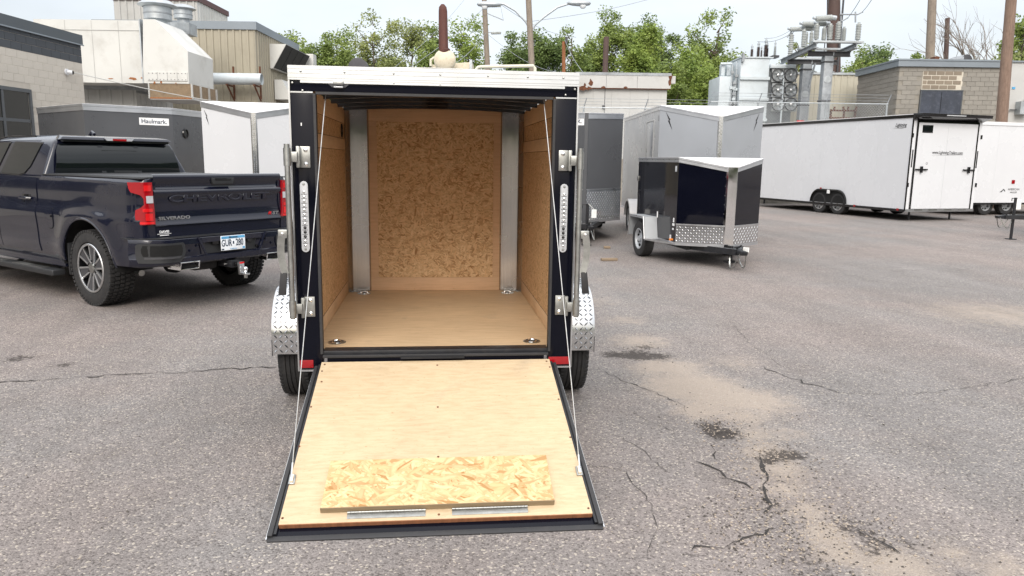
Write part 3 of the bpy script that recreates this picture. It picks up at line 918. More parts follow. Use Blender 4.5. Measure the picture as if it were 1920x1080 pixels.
# fenders: rounded tread plate
for sx in (-1, 1):
    x0, x1 = .757, 1.03
    R0 = .44
    zc = .335
    prof = []
    arc = [(AX - .42, .37), (AX - .425, .47)]
    for k in range(9):
        a = math.pi - k * math.pi / 8
        pass
    path = [(AX - .425, .375), (AX - .425, .48)]
    for k in range(1, 9):
        a = math.pi - (math.pi / 2) * k / 8
        path.append((AX - .145 + .28 * math.cos(a), .48 + .30 * math.sin(a)))
    for k in range(0, 9):
        a = math.pi / 2 - (math.pi / 2) * k / 8
        path.append((AX + .145 + .28 * math.cos(a), .48 + .30 * math.sin(a)))
    path += [(AX + .425, .375)]
    rows = [[(sx * (x0 + (x1 - x0) * t - .0), y, z) for t in (0, .5, .93, 1.0)] for y, z in path]
    for r_ in rows:
        r_[-1] = (r_[-1][0], r_[-1][1], r_[-1][2] - .012)
    fe = MB().grid(rows).build('fender', 'treadplate', T, ang=40, solid=.003)
    # side skirt
    sk = MB().prism([(sx * x1, y, z - .012) for y, z in path] + [(sx * x1, y, z) for y, z in [(AX + .36, .37)]] + [(sx * x1, AX + .355 * math.cos(a), .40 + .34 * math.sin(a)) for a in [k * math.pi / 12 for k in range(1, 12)]] + [(sx * x1, AX - .36, .37)], (sx * -.004, 0, 0))
    sk.build('fender_skirt', 'treadplate', fe, ang=20)
    lm = MB()
    pl = [V((0, y, z)) for y, z in path]
    # walk the arc and set lugs tangentially
    dist, i, acc = .018, 0, 0.
    row = 0
    tot = sum((b - a).length for a, b in zip(pl, pl[1:]))
    pos = .02
    while pos < tot - .01:
        acc = 0.
        for a, b in zip(pl, pl[1:]):
            L_ = (b - a).length
            if acc + L_ >= pos:
                c = a.lerp(b, (pos - acc) / L_)
                tdir = (b - a).normalized()
                break
            acc += L_
        nrm = V((0, -tdir.z, tdir.y))
        for kx in range(8):
            ctr = V((sx * (x0 + .018 + kx * .033), c.y, c.z)) + nrm * .0035
            u_ = V((1, 0, 0))
            a1, a2 = (u_ + tdir).normalized(), (u_ - tdir).normalized()
            aa, b2 = (a1, a2) if (row + kx) % 2 else (a2, a1)
            ln, wd_, hh = .036, .009, .004
            lm.add([ctr + aa * ln / 2, ctr + b2 * wd_ / 2, ctr - aa * ln / 2, ctr - b2 * wd_ / 2, ctr + nrm * hh + aa * ln * .25, ctr + nrm * hh - aa * ln * .25],
                   [(0, 1, 4), (1, 2, 5, 4), (2, 3, 5), (3, 0, 4, 5), (3, 2, 1, 0)])
        pos += .031
        row += 1
    q = lm.build('tread_lugs', 'treadplate', fe, ang=0)
    q['kind'] = 'stuff'
# LED tail lights
for sx, xc in ((-1, -.6935), (1, .690)):
    lt = MB()
    pr = []
    for k in range(9):
        a = math.pi * k / 8
        pr.append((xc + .021 * math.cos(a), -.001, 1.455 + .021 * math.sin(a)))
    for k in range(9):
        a = math.pi + math.pi * k / 8
        pr.append((xc + .021 * math.cos(a), -.001, 1.122 + .021 * math.sin(a)))
    tl = lt.prism(pr, (0, -.012, 0)).build('tail_light', 'clear_lens', T, bevel=.003)
    for k in range(13):
        z = 1.138 + k * .0235
        MB().lathe([(.0085, -.0135), (.006, -.018), (.001, -.0195)], 10, (xc, 0, z), 'y').build('light_diode', 'chrome' if k not in (2, 3, 4) else 'gloss_black', tl)
        if k < 12:
            MB().bb(xc - .015, xc + .015, -.0146, -.0134, z + .0105, z + .0125).build('lens_rib', 'dark_steel', tl)
    for z in (1.117, 1.460):
        MB().lathe([(.0075, -.0135), (.005, -.0165), (.001, -.017)], 6, (xc, 0, z), 'y').build('screw', 'zinc', tl)
    MB().bb(xc - .065 if sx > 0 else -.7465, -.674 if sx < 0 else xc + .056, -.005, -.0005, .463, .507).build('reflector', 'red_lens', T, bevel=.0018)
# cam-bar locks, swung open beyond the posts
for sx in (-1, 1):
    bx = .760
    for zc in (1.60, .805):
        hb = MB().bb(sx * .655, sx * .712, -.012, -.0005, zc - .055, zc + .055).build('lock_bracket', 'zinc', T, bevel=.004)
        MB().bb(sx * .705, sx * .722, -.045, -.0125, zc - .055, zc + .055).build('bracket_flange', 'zinc', hb, bevel=.003)
        MB().bb(sx * .712, sx * (bx + .02), -.070, -.046, zc - .026, zc + .026).build('cam_strap', 'zinc', hb, bevel=.003)
        for dz in (-.036, .036):
            MB().lathe([(.011, -.0125), (.011, -.016), (.007, -.019), (.001, -.020)], 10, (sx * .678, 0, zc + dz), 'y').build('bolt', 'chrome', hb)
        MB().tube([(sx * bx, -.082, zc - .045), (sx * bx, -.082, zc + .045)], .019, 12).build('cam_collar', 'zinc', hb)
    lb = MB().tube([(sx * bx, -.082, .752), (sx * bx, -.082, 1.665)], .0145, 14).build('lock_bar', 'zinc', T)
    hd = MB().bb(sx * (bx + .012), sx * (bx + .058), -.095, -.075, 1.185, 1.228).build('lock_handle', 'zinc', T, bevel=.003)
    MB().lathe([(.009, -.0955), (.009, -.101), (.001, -.103)], 6, (sx * (bx + .036), 0, 1.207), 'y').build('bolt', 'chrome', hd)
    rows = []
    for t in range(9):
        z = 1.20 - .20 * t / 8
        xo = bx + .040 + .010 * math.sin(t / 8 * 3.1) - (.012 * (t / 8) ** 2)
        rows.append([(sx * (xo - .018), -.088, z), (sx * (xo + .018), -.096, z)])
    MB().grid(rows).build('handle_arm', 'zinc', hd, solid=.007)
    g0, g1 = bx + .030, bx + .040
    MB().hexa([(sx * (g0 - .002), -.104, .885), (sx * (g0 + .037), -.104, .885), (sx * (g0 + .037), -.084, .885), (sx * (g0 - .002), -.084, .885),
               (sx * (g0 - .010), -.102, 1.005), (sx * (g0 + .022), -.102, 1.005), (sx * (g0 + .022), -.084, 1.005), (sx * (g0 - .010), -.084, 1.005)]).build('handle_grip', 'rubber', hd, bevel=.004)
# decal specks seen on the left post
MB().bb(-.70, -.695, -.0006, -.0002, 1.76, 1.775).build('sticker', 'ink_white', T)

# ---- ramp door: slopes from the sill to the ground
RA = V((0, -.03, .485))
RB = V((0, -1.04, .018))
RL = (RB - RA).length
rt_ = (RB - RA).normalized()
rn = V((0, -rt_.z, rt_.y))
if rn.z < 0:
    rn = -rn
RD = bpy.data.objects.new('ramp_door', None)
COL.objects.link(RD)
RD.parent = T
RD.location = RA
# local frame of the ramp: y = up the slope (towards trailer), z = out of the ramp
RD.rotation_euler = (math.atan2(-rt_.z, -rt_.y), 0, 0)
def hwid(s):   # half width of the panel at distance s down the slope
    return lerp(.632, .688, s / RL)
def rp(x, s, h):
    return (x, -s, h)
def rquad(x0a, x1a, x0b, x1b, s0, s1, h0, h1):
    return [rp(x0b, s1, h0), rp(x1b, s1, h0), rp(x1a, s0, h0), rp(x0a, s0, h0), rp(x0b, s1, h1), rp(x1b, s1, h1), rp(x1a, s0, h1), rp(x0a, s0, h1)]
MB().hexa(rquad(-hwid(0) + .004, hwid(0) - .004, -hwid(RL) + .004, hwid(RL) - .004, -.02, RL - .062, -.018, .004)).build('ramp_board', 'ramp_ply', RD)
MB().bb(-hwid(RL) + .006, hwid(RL) - .006, -(RL - .0615), -(RL - .058), -.018, .0035).build('board_edge', 'pole_orange', RD)
MB().hexa(rquad(-hwid(0) - .02, hwid(0) + .02, -hwid(RL) - .02, hwid(RL) + .02, -.015, RL - .01, -.040, -.0185)).build('ramp_skin', 'black_paint', RD)
for sx in (-1, 1):
    a, b = hwid(0), hwid(RL)
    MB().hexa(rquad(*sorted((sx * a, sx * (a + .012))), *sorted((sx * b, sx * (b + .012))), -.01, RL - .02, -.030, -.004)).build('ramp_rail', 'black_frame', RD)
    MB().hexa(rquad(*sorted((sx * (a + .013), sx * (a + .03))), *sorted((sx * (b + .013), sx * (b + .036))), .01, RL - .005, -.024, .006)).build('ramp_seal', 'rubber', RD, bevel=.004)
    MB().hexa(rquad(*sorted((sx * (a + .031), sx * (a + .036))), *sorted((sx * (b + .037), sx * (b + .042))), .02, RL + .0, -.040, -.012)).build('ramp_edge_trim', 'alu', RD)
MB().bb(-hwid(RL) - .004, hwid(RL) + .004, -(RL - .012), -(RL - .0575), -.034, -.022).build('ramp_end_channel', 'black_paint', RD)
MB().bb(-hwid(RL) - .034, hwid(RL) + .034, -(RL + .016), -(RL - .0115), -.036, -.006).build('ramp_end_seal', 'rubber', RD, bevel=.006)
MB().bb(-hwid(RL) - .040, hwid(RL) + .040, -(RL + .021), -(RL + .0165), -.040, -.026).build('ramp_edge_trim', 'alu', RD)
for x, s in [(0, .35), (0, .69), (0, RL - .085), (-.61, .0), (.61, .0), (-.618, .055), (.622, .05), (-.64, .33), (.635, .31), (-.66, .60), (.655, .585), (-.672, RL - .095), (.67, RL - .09), (0, .02), (-.61, .14)]:
    MB().lathe([(.0055, .0042), (.0055, .0052), (.001, .0055)], 8, rp(x, s, 0)).build('ramp_screw', 'rust', RD)
# debris-flap of strand board on two piano hinges
fl0, fl1 = .725, .995
fp = MB().hexa(rquad(-.497, .512, -.512, .516, fl0, fl1, .006, .036)).build('ramp_flap', 'osb_flap', RD)
MB().bb(-.5135, .5175, -(fl1 + .0035), -(fl1 + .0005), .005, .0355).build('flap_edge', 'ply_edge', fp)
for x0, x1 in ((-.398, -.058), (.058, .396)):
    hg = MB().bb(x0, x1, -(fl1 + .040), -(fl1 + .0045), .0042, .0065).build('piano_hinge', 'zinc', RD)
    n = 22
    for k in range(n):
        xa = x0 + (x1 - x0) * k / n
        MB().tube([(xa + .0006, -(fl1 + .010), .0105), (xa + (x1 - x0) / n - .0006, -(fl1 + .010), .0105)], .005, 8).build('hinge_knuckle', 'zinc', hg)
# lift cables with brackets
for sx in (-1, 1):
    bp = RA + rt_ * .80 + V((sx * .665, 0, 0)) + rn * .012
    br = MB().bb(sx * .662 - .014, sx * .662 + .014, -.835, -.78, .0045, .012).build('cable_bracket', 'zinc', RD, bevel=.002)
    MB().tube([rp(sx * .662, .79, .02), rp(sx * .662, .83, .02)], .0075, 8).build('cable_shackle', 'chrome', br)
    top = V((sx * .575, .06, 1.945))
    bt = bp + rn * .012
    MB().tube([top, top.lerp(bt, .5) + V((0, 0, -.004)), bt], .0023, 8).build('lift_cable', 'cable_steel', T)
    d_ = (top - bt).normalized()
    MB().tube([bt, bt + d_ * .06], .0045, 8).build('cable_ferrule', 'chrome', T)
    MB().lathe([(.012, 0), (.012, .02)], 10, (top.x, top.y, top.z - .005)).build('cable_anchor', 'zinc', T)

# ================================================================== PICKUP TRUCK
K = thing('pickup_truck', 'dark navy crew-cab pickup truck with red tail lights and a white licence plate', 'pickup truck', (-3.01, 9.0, 0), R(50), scale=.97)
PROF = [(.40, .90), (.46, .945), (.52, .965), (.62, .982), (.80, .988), (.94, .998), (.985, 1.0), (1.02, .988), (1.06, .972), (1.12, .962), (1.25, .960), (1.33, .955), (1.38, .940), (1.405, .915)]
WB = 3.74
AR, AZ = .545, .42
def xside(y, z):
    x = interp(PROF, z)
    for wy in (0., WB):
        r_ = math.hypot(y - wy, z - AZ)
        if abs(y - wy) < .95:
            x += .034 * math.exp(-((r_ - .60) / .13) ** 2) * min(1, max(0, (1.22 - z) / .25))
    return x
def zlo(y):
    z = .50 if y < 0 else .44
    for wy in (0., WB):
        if abs(y - wy) < AR:
            z = max(z, AZ + math.sqrt(AR ** 2 - (y - wy) ** 2))
    return z
def ztop(y):
    if y < 1.06:
        return 1.405
    if y < 3.35:
        return 1.385
    return lerp(1.33, 1.15, ((y - 3.35) / 1.4) ** 1.5)
ycols = [(.80, -1.0), (.86, -1.0), (.91, -.995), (.945, -.98), (.97, -.95), (.985, -.91), (.995, -.86), (1., -.80), (1., -.74), (1., -.68), (1., -.62), (1., -.58)]
k = -.5449
for i in range(41):
    ycols.append((1., -AR * math.cos(math.pi * i / 40)))
ycols += [(1., .58), (1., .66), (1., .75), (1., .86), (1., .96), (1., 1.056)]
def side_skin(cols, sx, name, mt, off=0., nz=26, zl=None, zt=None, lip=True, **kw):
    rows = []
    for f, y in cols:
        a, b = (zl or zlo)(y), (zt or ztop)(y)
        r_ = []
        for j in range(nz + 1):
            z = lerp(a, b, j / nz)
            r_.append((sx * (xside(y, z) * f + off), y, z))
        if lip:
            r_.append((sx * (xside(y, b) * f - .05), y, b + .004))
        rows.append(r_)
    return MB().grid(rows).build(name, mt, K, ang=40, **kw)
cabcols = [(1., 1.065 + .07 * i) for i in range(31)]
frontcols = [(1., 3.17), (1., 3.19)] + [(1., WB - AR * math.cos(math.pi * i / 30)) for i in range(31)] + [(1., 4.32), (.99, 4.42), (.97, 4.52), (.93, 4.60), (.86, 4.66), (.75, 4.70)]
for sx in (-1, 1):
    side_skin(ycols, sx, 'bed_side', 'truck_paint')
    side_skin([(1., 1.055), (1., 3.25)][:0] or cabcols, sx, 'cab_side', 'truck_paint', off=-.004)
    side_skin(frontcols, sx, 'front_fender', 'truck_paint')
    # rear and front doors stand a few mm proud, with gaps between
    zl_rear = lambda y: max(.50, AZ + .08 + (math.sqrt(max(0, .62 ** 2 - y ** 2)) if y < .62 else 0))
    for y0, y1, nm in ((1.12, 2.09, 'door'), (2.105, 3.14, 'door')):
        n = 12
        d = side_skin([(1., lerp(y0, y1, i / n)) for i in range(n + 1)], sx, nm, 'truck_paint', off=.004, zl=lambda y: .52, zt=lambda y: 1.375, lip=False, solid=.012)
        yh = y0 + .20
        xh = xside(yh, 1.13)
        MB().bb(sx * (xh - .012), sx * (xh + .006), yh - .06, yh + .16, 1.085, 1.175).build('handle_cup', 'gloss_black', d, bevel=.006)
        MB().tube([(sx * (xh + .012), yh - .075, 1.13), (sx * (xh + .045), yh - .05, 1.132), (sx * (xh + .048), yh + .13, 1.134), (sx * (xh + .012), yh + .165, 1.134)], .0155, 8).build('door_handle', 'truck_paint', d)
    # arch lip moulding and liner
    for wy in (0., WB):
        pts = []
        for i in range(33):
            a = math.pi * i / 32
            y, z = wy - AR * math.cos(a), AZ + AR * math.sin(a)
            z = max(z, .47)
            pts.append((sx * (xside(y, z) - .006), y, z - .002))
        MB().tube(pts, .016, 6).build('arch_lip', 'black_plastic' if False else 'truck_paint', K)
        rows = [[(sx * x, wy - (AR + .012) * math.cos(math.pi * i / 24), AZ + (AR + .012) * math.sin(math.pi * i / 24)) for i in range(25)] for x in (.985, .60)]
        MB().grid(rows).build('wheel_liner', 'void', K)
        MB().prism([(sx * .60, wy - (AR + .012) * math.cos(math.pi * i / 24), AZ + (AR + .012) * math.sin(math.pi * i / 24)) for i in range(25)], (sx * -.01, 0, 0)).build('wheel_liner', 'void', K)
    # fuel door (left) / mud flaps / running board
    MB().bb(sx * .86, sx * .97, .47, .50, .30, .66).build('mud_flap', 'black_plastic', K, bevel=.008)
    MB().bb(sx * .90, sx * 1.05, .72, 3.05, .265, .335).build('running_board', 'black_plastic', K, bevel=.022, seg=3)
    rb = MB()
    MB().bb(sx * .945, sx * 1.035, 1.0, 1.75, .3355, .341).build('step_pad', 'zinc', K)
    MB().bb(sx * .945, sx * 1.035, 2.0, 2.8, .3355, .341).build('step_pad', 'zinc', K)
    for y in (.95, 1.9, 2.9):
        MB().bar((sx * .70, y, .42), (sx * .93, y, .31), .05, .03).build('board_bracket', 'black_plastic', K)
    # rocker under the doors
    MB().bb(sx * .86, sx * .955, .60, 3.15, .37, .452).build('rocker', 'truck_paint', K, bevel=.02)
    wheel(K, (sx * .85, 0, .418), .418, .275, sx, 'truck', .268, 'block', 56)
    wheel(K, (sx * .85, WB, .418), .418, .275, sx, 'truck', .268, 'none', 48)
# fuel door
rows = []
for i in range(9):
    y = .70 + .19 * i / 8
    h = .125 * (1 - abs(i / 8 - .5) ** 5 * 18)
    rows.append([(-(xside(y, z) + .004), y, z) for z in [.93 + h * t for t in (-1, -.5, 0, .5, 1)]])
MB().grid([[(a + .003, b, c) for a, b, c in r_] for r_ in rows]).build('fuel_door_gap', 'void', K)
rows = [[(a - .004, .795 + (b - .795) * .94, .93 + (c - .93) * .95) for a, b, c in r_] for r_ in rows]
MB().grid(rows).build('fuel_door', 'truck_paint', K, solid=.004)
MB().lathe([(.013, -.012), (.013, .004), (.001, .006)], 12, (-(xside(.72, .95) + .004), .725, .95), 'x').build('fuel_door_pull', 'void', K)
# underbody and frame
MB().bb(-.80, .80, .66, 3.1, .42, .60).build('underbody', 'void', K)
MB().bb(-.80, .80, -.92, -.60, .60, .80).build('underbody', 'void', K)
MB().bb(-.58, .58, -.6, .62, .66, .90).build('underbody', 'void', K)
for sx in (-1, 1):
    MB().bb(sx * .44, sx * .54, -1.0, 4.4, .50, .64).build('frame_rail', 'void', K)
MB().tube([(-.72, 0, .40), (-.18, 0, .40), (-.15, 0, .40)], .05, 10).build('axle', 'dark_steel', K)
MB().tube([(.15, 0, .40), (.18, 0, .40), (.72, 0, .40)], .05, 10).build('axle', 'dark_steel', K)
MB().lathe([(.04, -.14), (.13, -.08), (.15, 0), (.13, .08), (.04, .14)], 14, (0, 0, .40), 'x').build('differential', 'dark_steel', K)
MB().tube([(-.70, -.52, .38), (-.69, -.30, .40)], .035, 10).build('shock_absorber', 'zinc', K)
MB().tube([(.35, -.45, .52), (.35, -.85, .50)], .11, 12).build('muffler', 'dark_steel', K)
MB().bb(-.36, -.05, -.95, -.55, .40, .56).build('spare_wheel', 'tyre', K, bevel=.05)
# bed cover and rail caps
MB().bb(-.855, .855, -.955, 1.03, 1.40, 1.425).build('bed_cover', 'black_plastic', K, bevel=.008)
for sx in (-1, 1):
    MB().bb(sx * .862, sx * .925, -.99, 1.04, 1.404, 1.418).build('rail_cap', 'black_plastic', K, bevel=.005)
# ---- tailgate
TGP = [(1.452, -.94), (1.455, -1.005), (1.448, -1.028), (1.425, -1.038), (1.40, -1.032), (1.372, -1.012), (1.345, -1.000), (1.318, -.998), (1.300, -1.010), (1.286, -1.030), (1.270, -1.036), (1.250, -1.030), (1.225, -1.012), (1.195, -1.002), (1.10, -1.000), (1.02, -1.002), (.965, -1.008), (.945, -1.022), (.930, -1.026), (.918, -1.012), (.90, -1.004), (.80, -1.002), (.795, -.97)]
rows = [[(x, y + .014 * (x / .8) ** 2, z) for z, y in TGP] for x in [-.795 + 1.59 * i / 16 for i in range(17)]]
TG = MB().grid(rows).build('tailgate', 'truck_paint', K, ang=50)
MB().bb(-.80, .80, -.985, -.93, .80, 1.40).build('tailgate_inner', 'truck_paint', TG)
MB().prism([(-.145, -1.045, 1.415), (.145, -1.045, 1.415), (.125, -1.045, 1.345), (-.125, -1.045, 1.345)], (0, .04, 0)).build('tailgate_handle', 'black_plastic', TG, bevel=.006)
MB().bb(-.10, .10, -1.052, -1.046, 1.385, 1.410).build('handle_flap', 'gloss_black', TG, bevel=.003)
text('lettering', 'CHEVROLET', 'truck_paint', TG, .105, (0, -1.006, 1.195), (1, 0, 0), (0, -.10, 1), ext=.004, sx=2.15, bold=.002, bev=.004)
text('lettering', 'SILVERADO', 'alu', TG, .048, (-.575, -1.004, 1.000), ext=.004, sx=1.45, bold=.001)
text('lettering', 'R', 'red_lens_bright', TG, .050, (.635, -1.002, .990), ext=.004, sx=1.5, bold=.001, shear=.3)
text('lettering', 'ST', 'alu', TG, .050, (.715, -1.000, .990), ext=.004, sx=1.5, bold=.001, shear=.3)
text('sticker', 'DAVIS', 'ink_white', TG, .036, (-.70, -1.004, .862), ext=.0008, bold=.002, sx=1.1)
MB().bb(-.775, -.62, -.9985, -.996, .838, .843).build('sticker', 'ink_white', TG)
MB().bb(-.75, -.65, -1.0055, -1.0035, .822, .830).build('sticker', 'ink_white', TG)
# ---- tail lights wrap round the corner
def cornery(ax):
    return -1.012 + (max(0, ax - .86) ** 2) * 6.5
TLO = [(1.375, 1.0), (1.31, .995), (1.275, .985), (1.245, .925), (1.21, .905), (1.15, .905), (1.12, .93), (1.095, .965), (1.04, .97), (.985, .968), (.945, .955)]
for sx in (-1, 1):
    rows = []
    for z, xo in TLO:
        xi = .812 - .012 * (1.375 - z) / .43
        rows.append([(sx * lerp(xi, xo, t), cornery(lerp(xi, xo, t)) - .012, z) for t in (0, .25, .5, .75, .9, 1.)])
    tl = MB().grid(rows).build('tail_light', 'red_lens', K, ang=30, solid=.03)
    def patch(name, mt, z0, z1, x0, x1, dy):
        MB().grid([[(sx * lerp(x0, x1, t), cornery(lerp(x0, x1, t)) - dy, z) for t in (0, .3, .6, 1.)] for z in (z0, (z0 + z1) / 2, z1)]).build(name, mt, tl, solid=.004)
    patch('reverse_lamp', 'clear_lens', 1.165, 1.238, .815, .885, .020)
    patch('lamp_insert', 'red_lens_bright', .985, 1.06, .825, .90, .018)
    patch('lamp_insert', 'red_lens_bright', .952, .975, .815, .945, .018)
    patch('lamp_insert', 'red_lens_bright', 1.285, 1.345, .83, .90, .018)
    patch('lamp_insert', 'red_lens_bright', 1.075, 1.11, .825, .92, .018)
# ---- rear bumper
def by(x):
    return -1.165 + max(0, abs(x) - .72) ** 2 * 2.9
bxs = [-1.03 + 2.06 * i / 40 for i in range(41)]
def bsec(x):
    a = abs(x)
    mid = max(0., min(1., (.40 - a) / .10))     # 1 in the plate recess
    top = .800
    return [(top + .004, by(x) + .16), (top, by(x) + .015), (top - .012, by(x)), (lerp(.73, .735, mid), by(x) + lerp(-.004, .0, mid)), (lerp(.715, .725, mid), by(x) + lerp(.006, .045, mid)),
            (lerp(.60, .605, mid), by(x) + lerp(.008, .045, mid)), (.59, by(x) + lerp(-.004, .0, mid)), (.535, by(x) + .004), (.515, by(x) + .03), (.505, by(x) + .14)]
BP = MB().grid([[(x, y, z) for z, y in bsec(x)] for x in bxs]).build('rear_bumper', 'truck_paint', K, ang=35)
MB().grid([[(x, by(x) + d, .8065) for d in (.005, .15)] for x in bxs]).build('bumper_pad', 'black_plastic', BP, solid=.006)
for sx in (-1, 1):
    # corner step: plastic surround and dark pocket
    def cs(x, z, d):
        return (sx * x, by(x) - d, z)
    zs = [(.755, .60, .985), (.735, .585, .995), (.66, .575, .998), (.60, .60, .995), (.555, .645, .985)]
    st_ = MB().grid([[cs(lerp(a, b, t), z, .010) for t in (0, .2, .4, .6, .8, 1.)] for z, a, b in zs]).build('bumper_step', 'black_plastic', BP, solid=.01)
    zs = [(.735, .622, .955), (.70, .612, .965), (.66, .612, .965), (.625, .625, .955)]
    MB().grid([[cs(lerp(a, b, t), z, .0115) for t in (0, .2, .4, .6, .8, 1.)] for z, a, b in zs]).build('step_pocket', 'void', st_, solid=.002)
    zs = [(.615, .63, .95), (.595, .65, .95)]
    MB().grid([[cs(lerp(a, b, t), z, .016) for t in (0, .2, .4, .6, .8, 1.)] for z, a, b in zs]).build('step_tread', 'dark_steel', st_, solid=.01)
    MB().tube([cs(.43, .80, .012), cs(.40, .735, .012), cs(.345, .605, .012)], .012, 6).build('bumper_crease', 'truck_paint', BP)
    for x, z in ((.52, .655), (.44, .70)):
        MB().lathe([(.013, 0), (.013, -.004), (.001, -.005)], 12, (sx * x, by(x) - .004, z), 'y').build('parking_sensor', 'truck_paint', BP)
    # exhaust tip
    xe, ye = sx * .545, -1.175
    ex = MB()
    for o_, i_ in (((.115, .042), (.100, .030)),):
        ring = lambda a, b, y: [(xe - a, y, .505 - b), (xe + a, y, .505 - b), (xe + a + .012, y, .505 + b), (xe - a + .012, y, .505 + b)]
        A0, A1, B0, B1 = ring(*o_, ye), ring(*o_, ye + .22), ring(*i_, ye), ring(*i_, ye + .16)
        ex.add(A0 + A1 + B0 + B1, [(i, (i + 1) % 4, 4 + (i + 1) % 4, 4 + i) for i in range(4)] + [(8 + i, 8 + (i + 1) % 4, (i + 1) % 4, i) for i in range(4)] + [(12 + i, 12 + (i + 1) % 4, 8 + (i + 1) % 4, 8 + i) for i in range(4)])
    e_ = ex.build('exhaust_tip', 'chrome', K, bevel=.006)
    MB().bb(xe - .085, xe + .10, ye + .05, ye + .06, .478, .532).build('exhaust_bore', 'void', e_)
# licence plate and recess
MB().bb(-.37, .37, -1.128, -1.122, .61, .79).build('plate_recess', 'black_plastic', BP)
LP = MB().bb(-.155, .155, -1.172, -1.166, .625, .785).build('licence_plate', 'plate_white', K, bevel=.004)
MB().bb(-.148, .148, -1.1745, -1.1725, .753, .780).build('plate_band', 'plate_blue', LP)
text('plate_lettering', 'GUR', 'ink_navy', LP, .105, (-.085, -1.1735, .703), ext=.001, sx=.62, bold=.002)
text('plate_lettering', '280', 'ink_navy', LP, .105, (.080, -1.1735, .703), ext=.001, sx=.62, bold=.002)
MB().bb(-.006, .010, -1.1745, -1.1725, .69, .722).build('plate_emblem', 'ink_navy', LP)
text('plate_lettering', 'Minnesota', 'ink_navy', LP, .026, (0, -1.1755, .767), ext=.0006, bold=.0006)
text('plate_lettering', '10,000 lakes', 'plate_blue', LP, .018, (0, -1.1735, .639), ext=.0006)
MB().bb(.118, .146, -1.1745, -1.1725, .632, .654).build('plate_sticker', 'plate_blue', LP)
MB().bb(-.148, -.122, -1.1745, -1.1725, .632, .646).build('plate_sticker', 'ink_navy', LP)
MB().bb(-.25, -.175, -1.16, -1.13, .70, .76).build('plate_lamp', 'gloss_black', BP, bevel=.006)
MB().lathe([(.035, -1.13), (.035, -1.15), (.028, -1.155), (.001, -1.157)], 16, (.235, 0, .725), 'y').build('trailer_socket', 'black_plastic', BP)
MB().lathe([(.016, -1.13), (.016, -1.15), (.001, -1.152)], 12, (.33, 0, .64), 'y').build('bumper_lock', 'gloss_black', BP)
# hitch with ball mount
HT = MB().bb(-.055, .055, -1.20, -.95, .43, .51).build('hitch', 'black_frame', K, bevel=.006)
MB().bb(-.028, .028, -1.30, -1.10, .445, .495).build('ball_mount', 'gloss_black', HT, bevel=.004)
MB().hexa([(-.03, -1.315, .36), (.03, -1.315, .36), (.03, -1.275, .36), (-.03, -1.275, .36), (-.03, -1.305, .50), (.03, -1.305, .50), (.03, -1.265, .50), (-.03, -1.265, .50)]).build('drop_shank', 'alu', HT, bevel=.004)
MB().bb(-.028, .028, -1.309, -1.3055, .482, .500).build('hitch_label', 'red_lens_bright', HT)
MB().bb(-.03, .03, -1.40, -1.29, .362, .382).build('mount_tongue', 'alu', HT, bevel=.004)
MB().lathe([(.018, .383), (.016, .405)] + [(.026 * math.sin(a), .428 - .026 * math.cos(a)) for a in [.6 + 2.5 * i / 8 for i in range(9)]], 16, (0, -1.365, 0)).build('hitch_ball', 'chrome', HT)
MB().lathe([(.001, .325), (.020, .327), (.020, .361)], 6, (0, -1.365, 0)).build('ball_nut', 'zinc', HT)
MB().tube([(-.075, -1.14, .47), (-.12, -1.15, .475)], .010, 8).build('hitch_pin', 'chrome', HT)
# ---- cab greenhouse
def hexring(w_, y0, y1, z):
    return [(-w_, y0, z), (w_, y0, z), (w_, y1, z), (-w_, y1, z)]
c0, c1, c2 = hexring(.925, 1.02, 3.62, 1.37), hexring(.725, 1.10, 2.72, 1.80), hexring(.60, 1.22, 2.50, 1.868)
CB = MB()
CB.add(c0 + c1 + c2, [(3, 2, 1, 0), (8, 9, 10, 11)] + [(i, (i + 1) % 4, 4 + (i + 1) % 4, 4 + i) for i in range(4)] + [(4 + i, 4 + (i + 1) % 4, 8 + (i + 1) % 4, 8 + i) for i in range(4)])
CBO = CB.build('cab', 'truck_paint', K, ang=40, bevel=.045, seg=4)
def cabx(z):
    return lerp(.925, .725, (z - 1.37) / .43)
def caby(z):
    return lerp(1.02, 1.10, (z - 1.37) / .43)
def cabf(z):
    return lerp(3.62, 2.72, (z - 1.37) / .43)
for sx in (-1, 1):
    for nm, poly in (('side_window', [(2.10, 1.41), (1.62, 1.40), (1.50, 1.42), (1.42, 1.50), (1.36, 1.76), (2.05, 1.77)]), ('side_window', [(3.10, 1.42), (2.25, 1.41), (2.19, 1.77), (2.56, 1.765)])):
        wn = MB().prism([(sx * (cabx(z) + .010), y, z) for y, z in poly], (sx * -.012, 0, 0)).build(nm, 'dark_glass', CBO)
        cy_, cz_ = sum(p[0] for p in poly) / len(poly), sum(p[1] for p in poly) / len(poly)
        ring = []
        out = [(cy_ + (y - cy_) * 1.06, cz_ + (z - cz_) * 1.09) for y, z in poly]
        MB().prism([(sx * (cabx(z) + .004), y, z) for y, z in out], (sx * -.010, 0, 0)).build('window_trim', 'gloss_black', wn)
    MB().tube([(sx * .80, 1.10, 1.845), (sx * .72, 1.55, 1.852), (sx * .715, 2.3, 1.85), (sx * .75, 2.75, 1.79)][1:], .012, 6).build('roof_seam', 'gloss_black', CBO)
    # mirrors
    mr = MB().bb(sx * .98, sx * 1.20, 3.02, 3.12, 1.42, 1.62).build('mirror', 'gloss_black', K, bevel=.03, seg=3)
    MB().bar((sx * .88, 3.12, 1.42), (sx * 1.0, 3.08, 1.47), .05).build('mirror_arm', 'gloss_black', mr)
rg_ = [(-.79, 1.415), (.79, 1.415), (.735, 1.70), (.695, 1.765), (-.695, 1.765), (-.735, 1.70)]
rwr = []
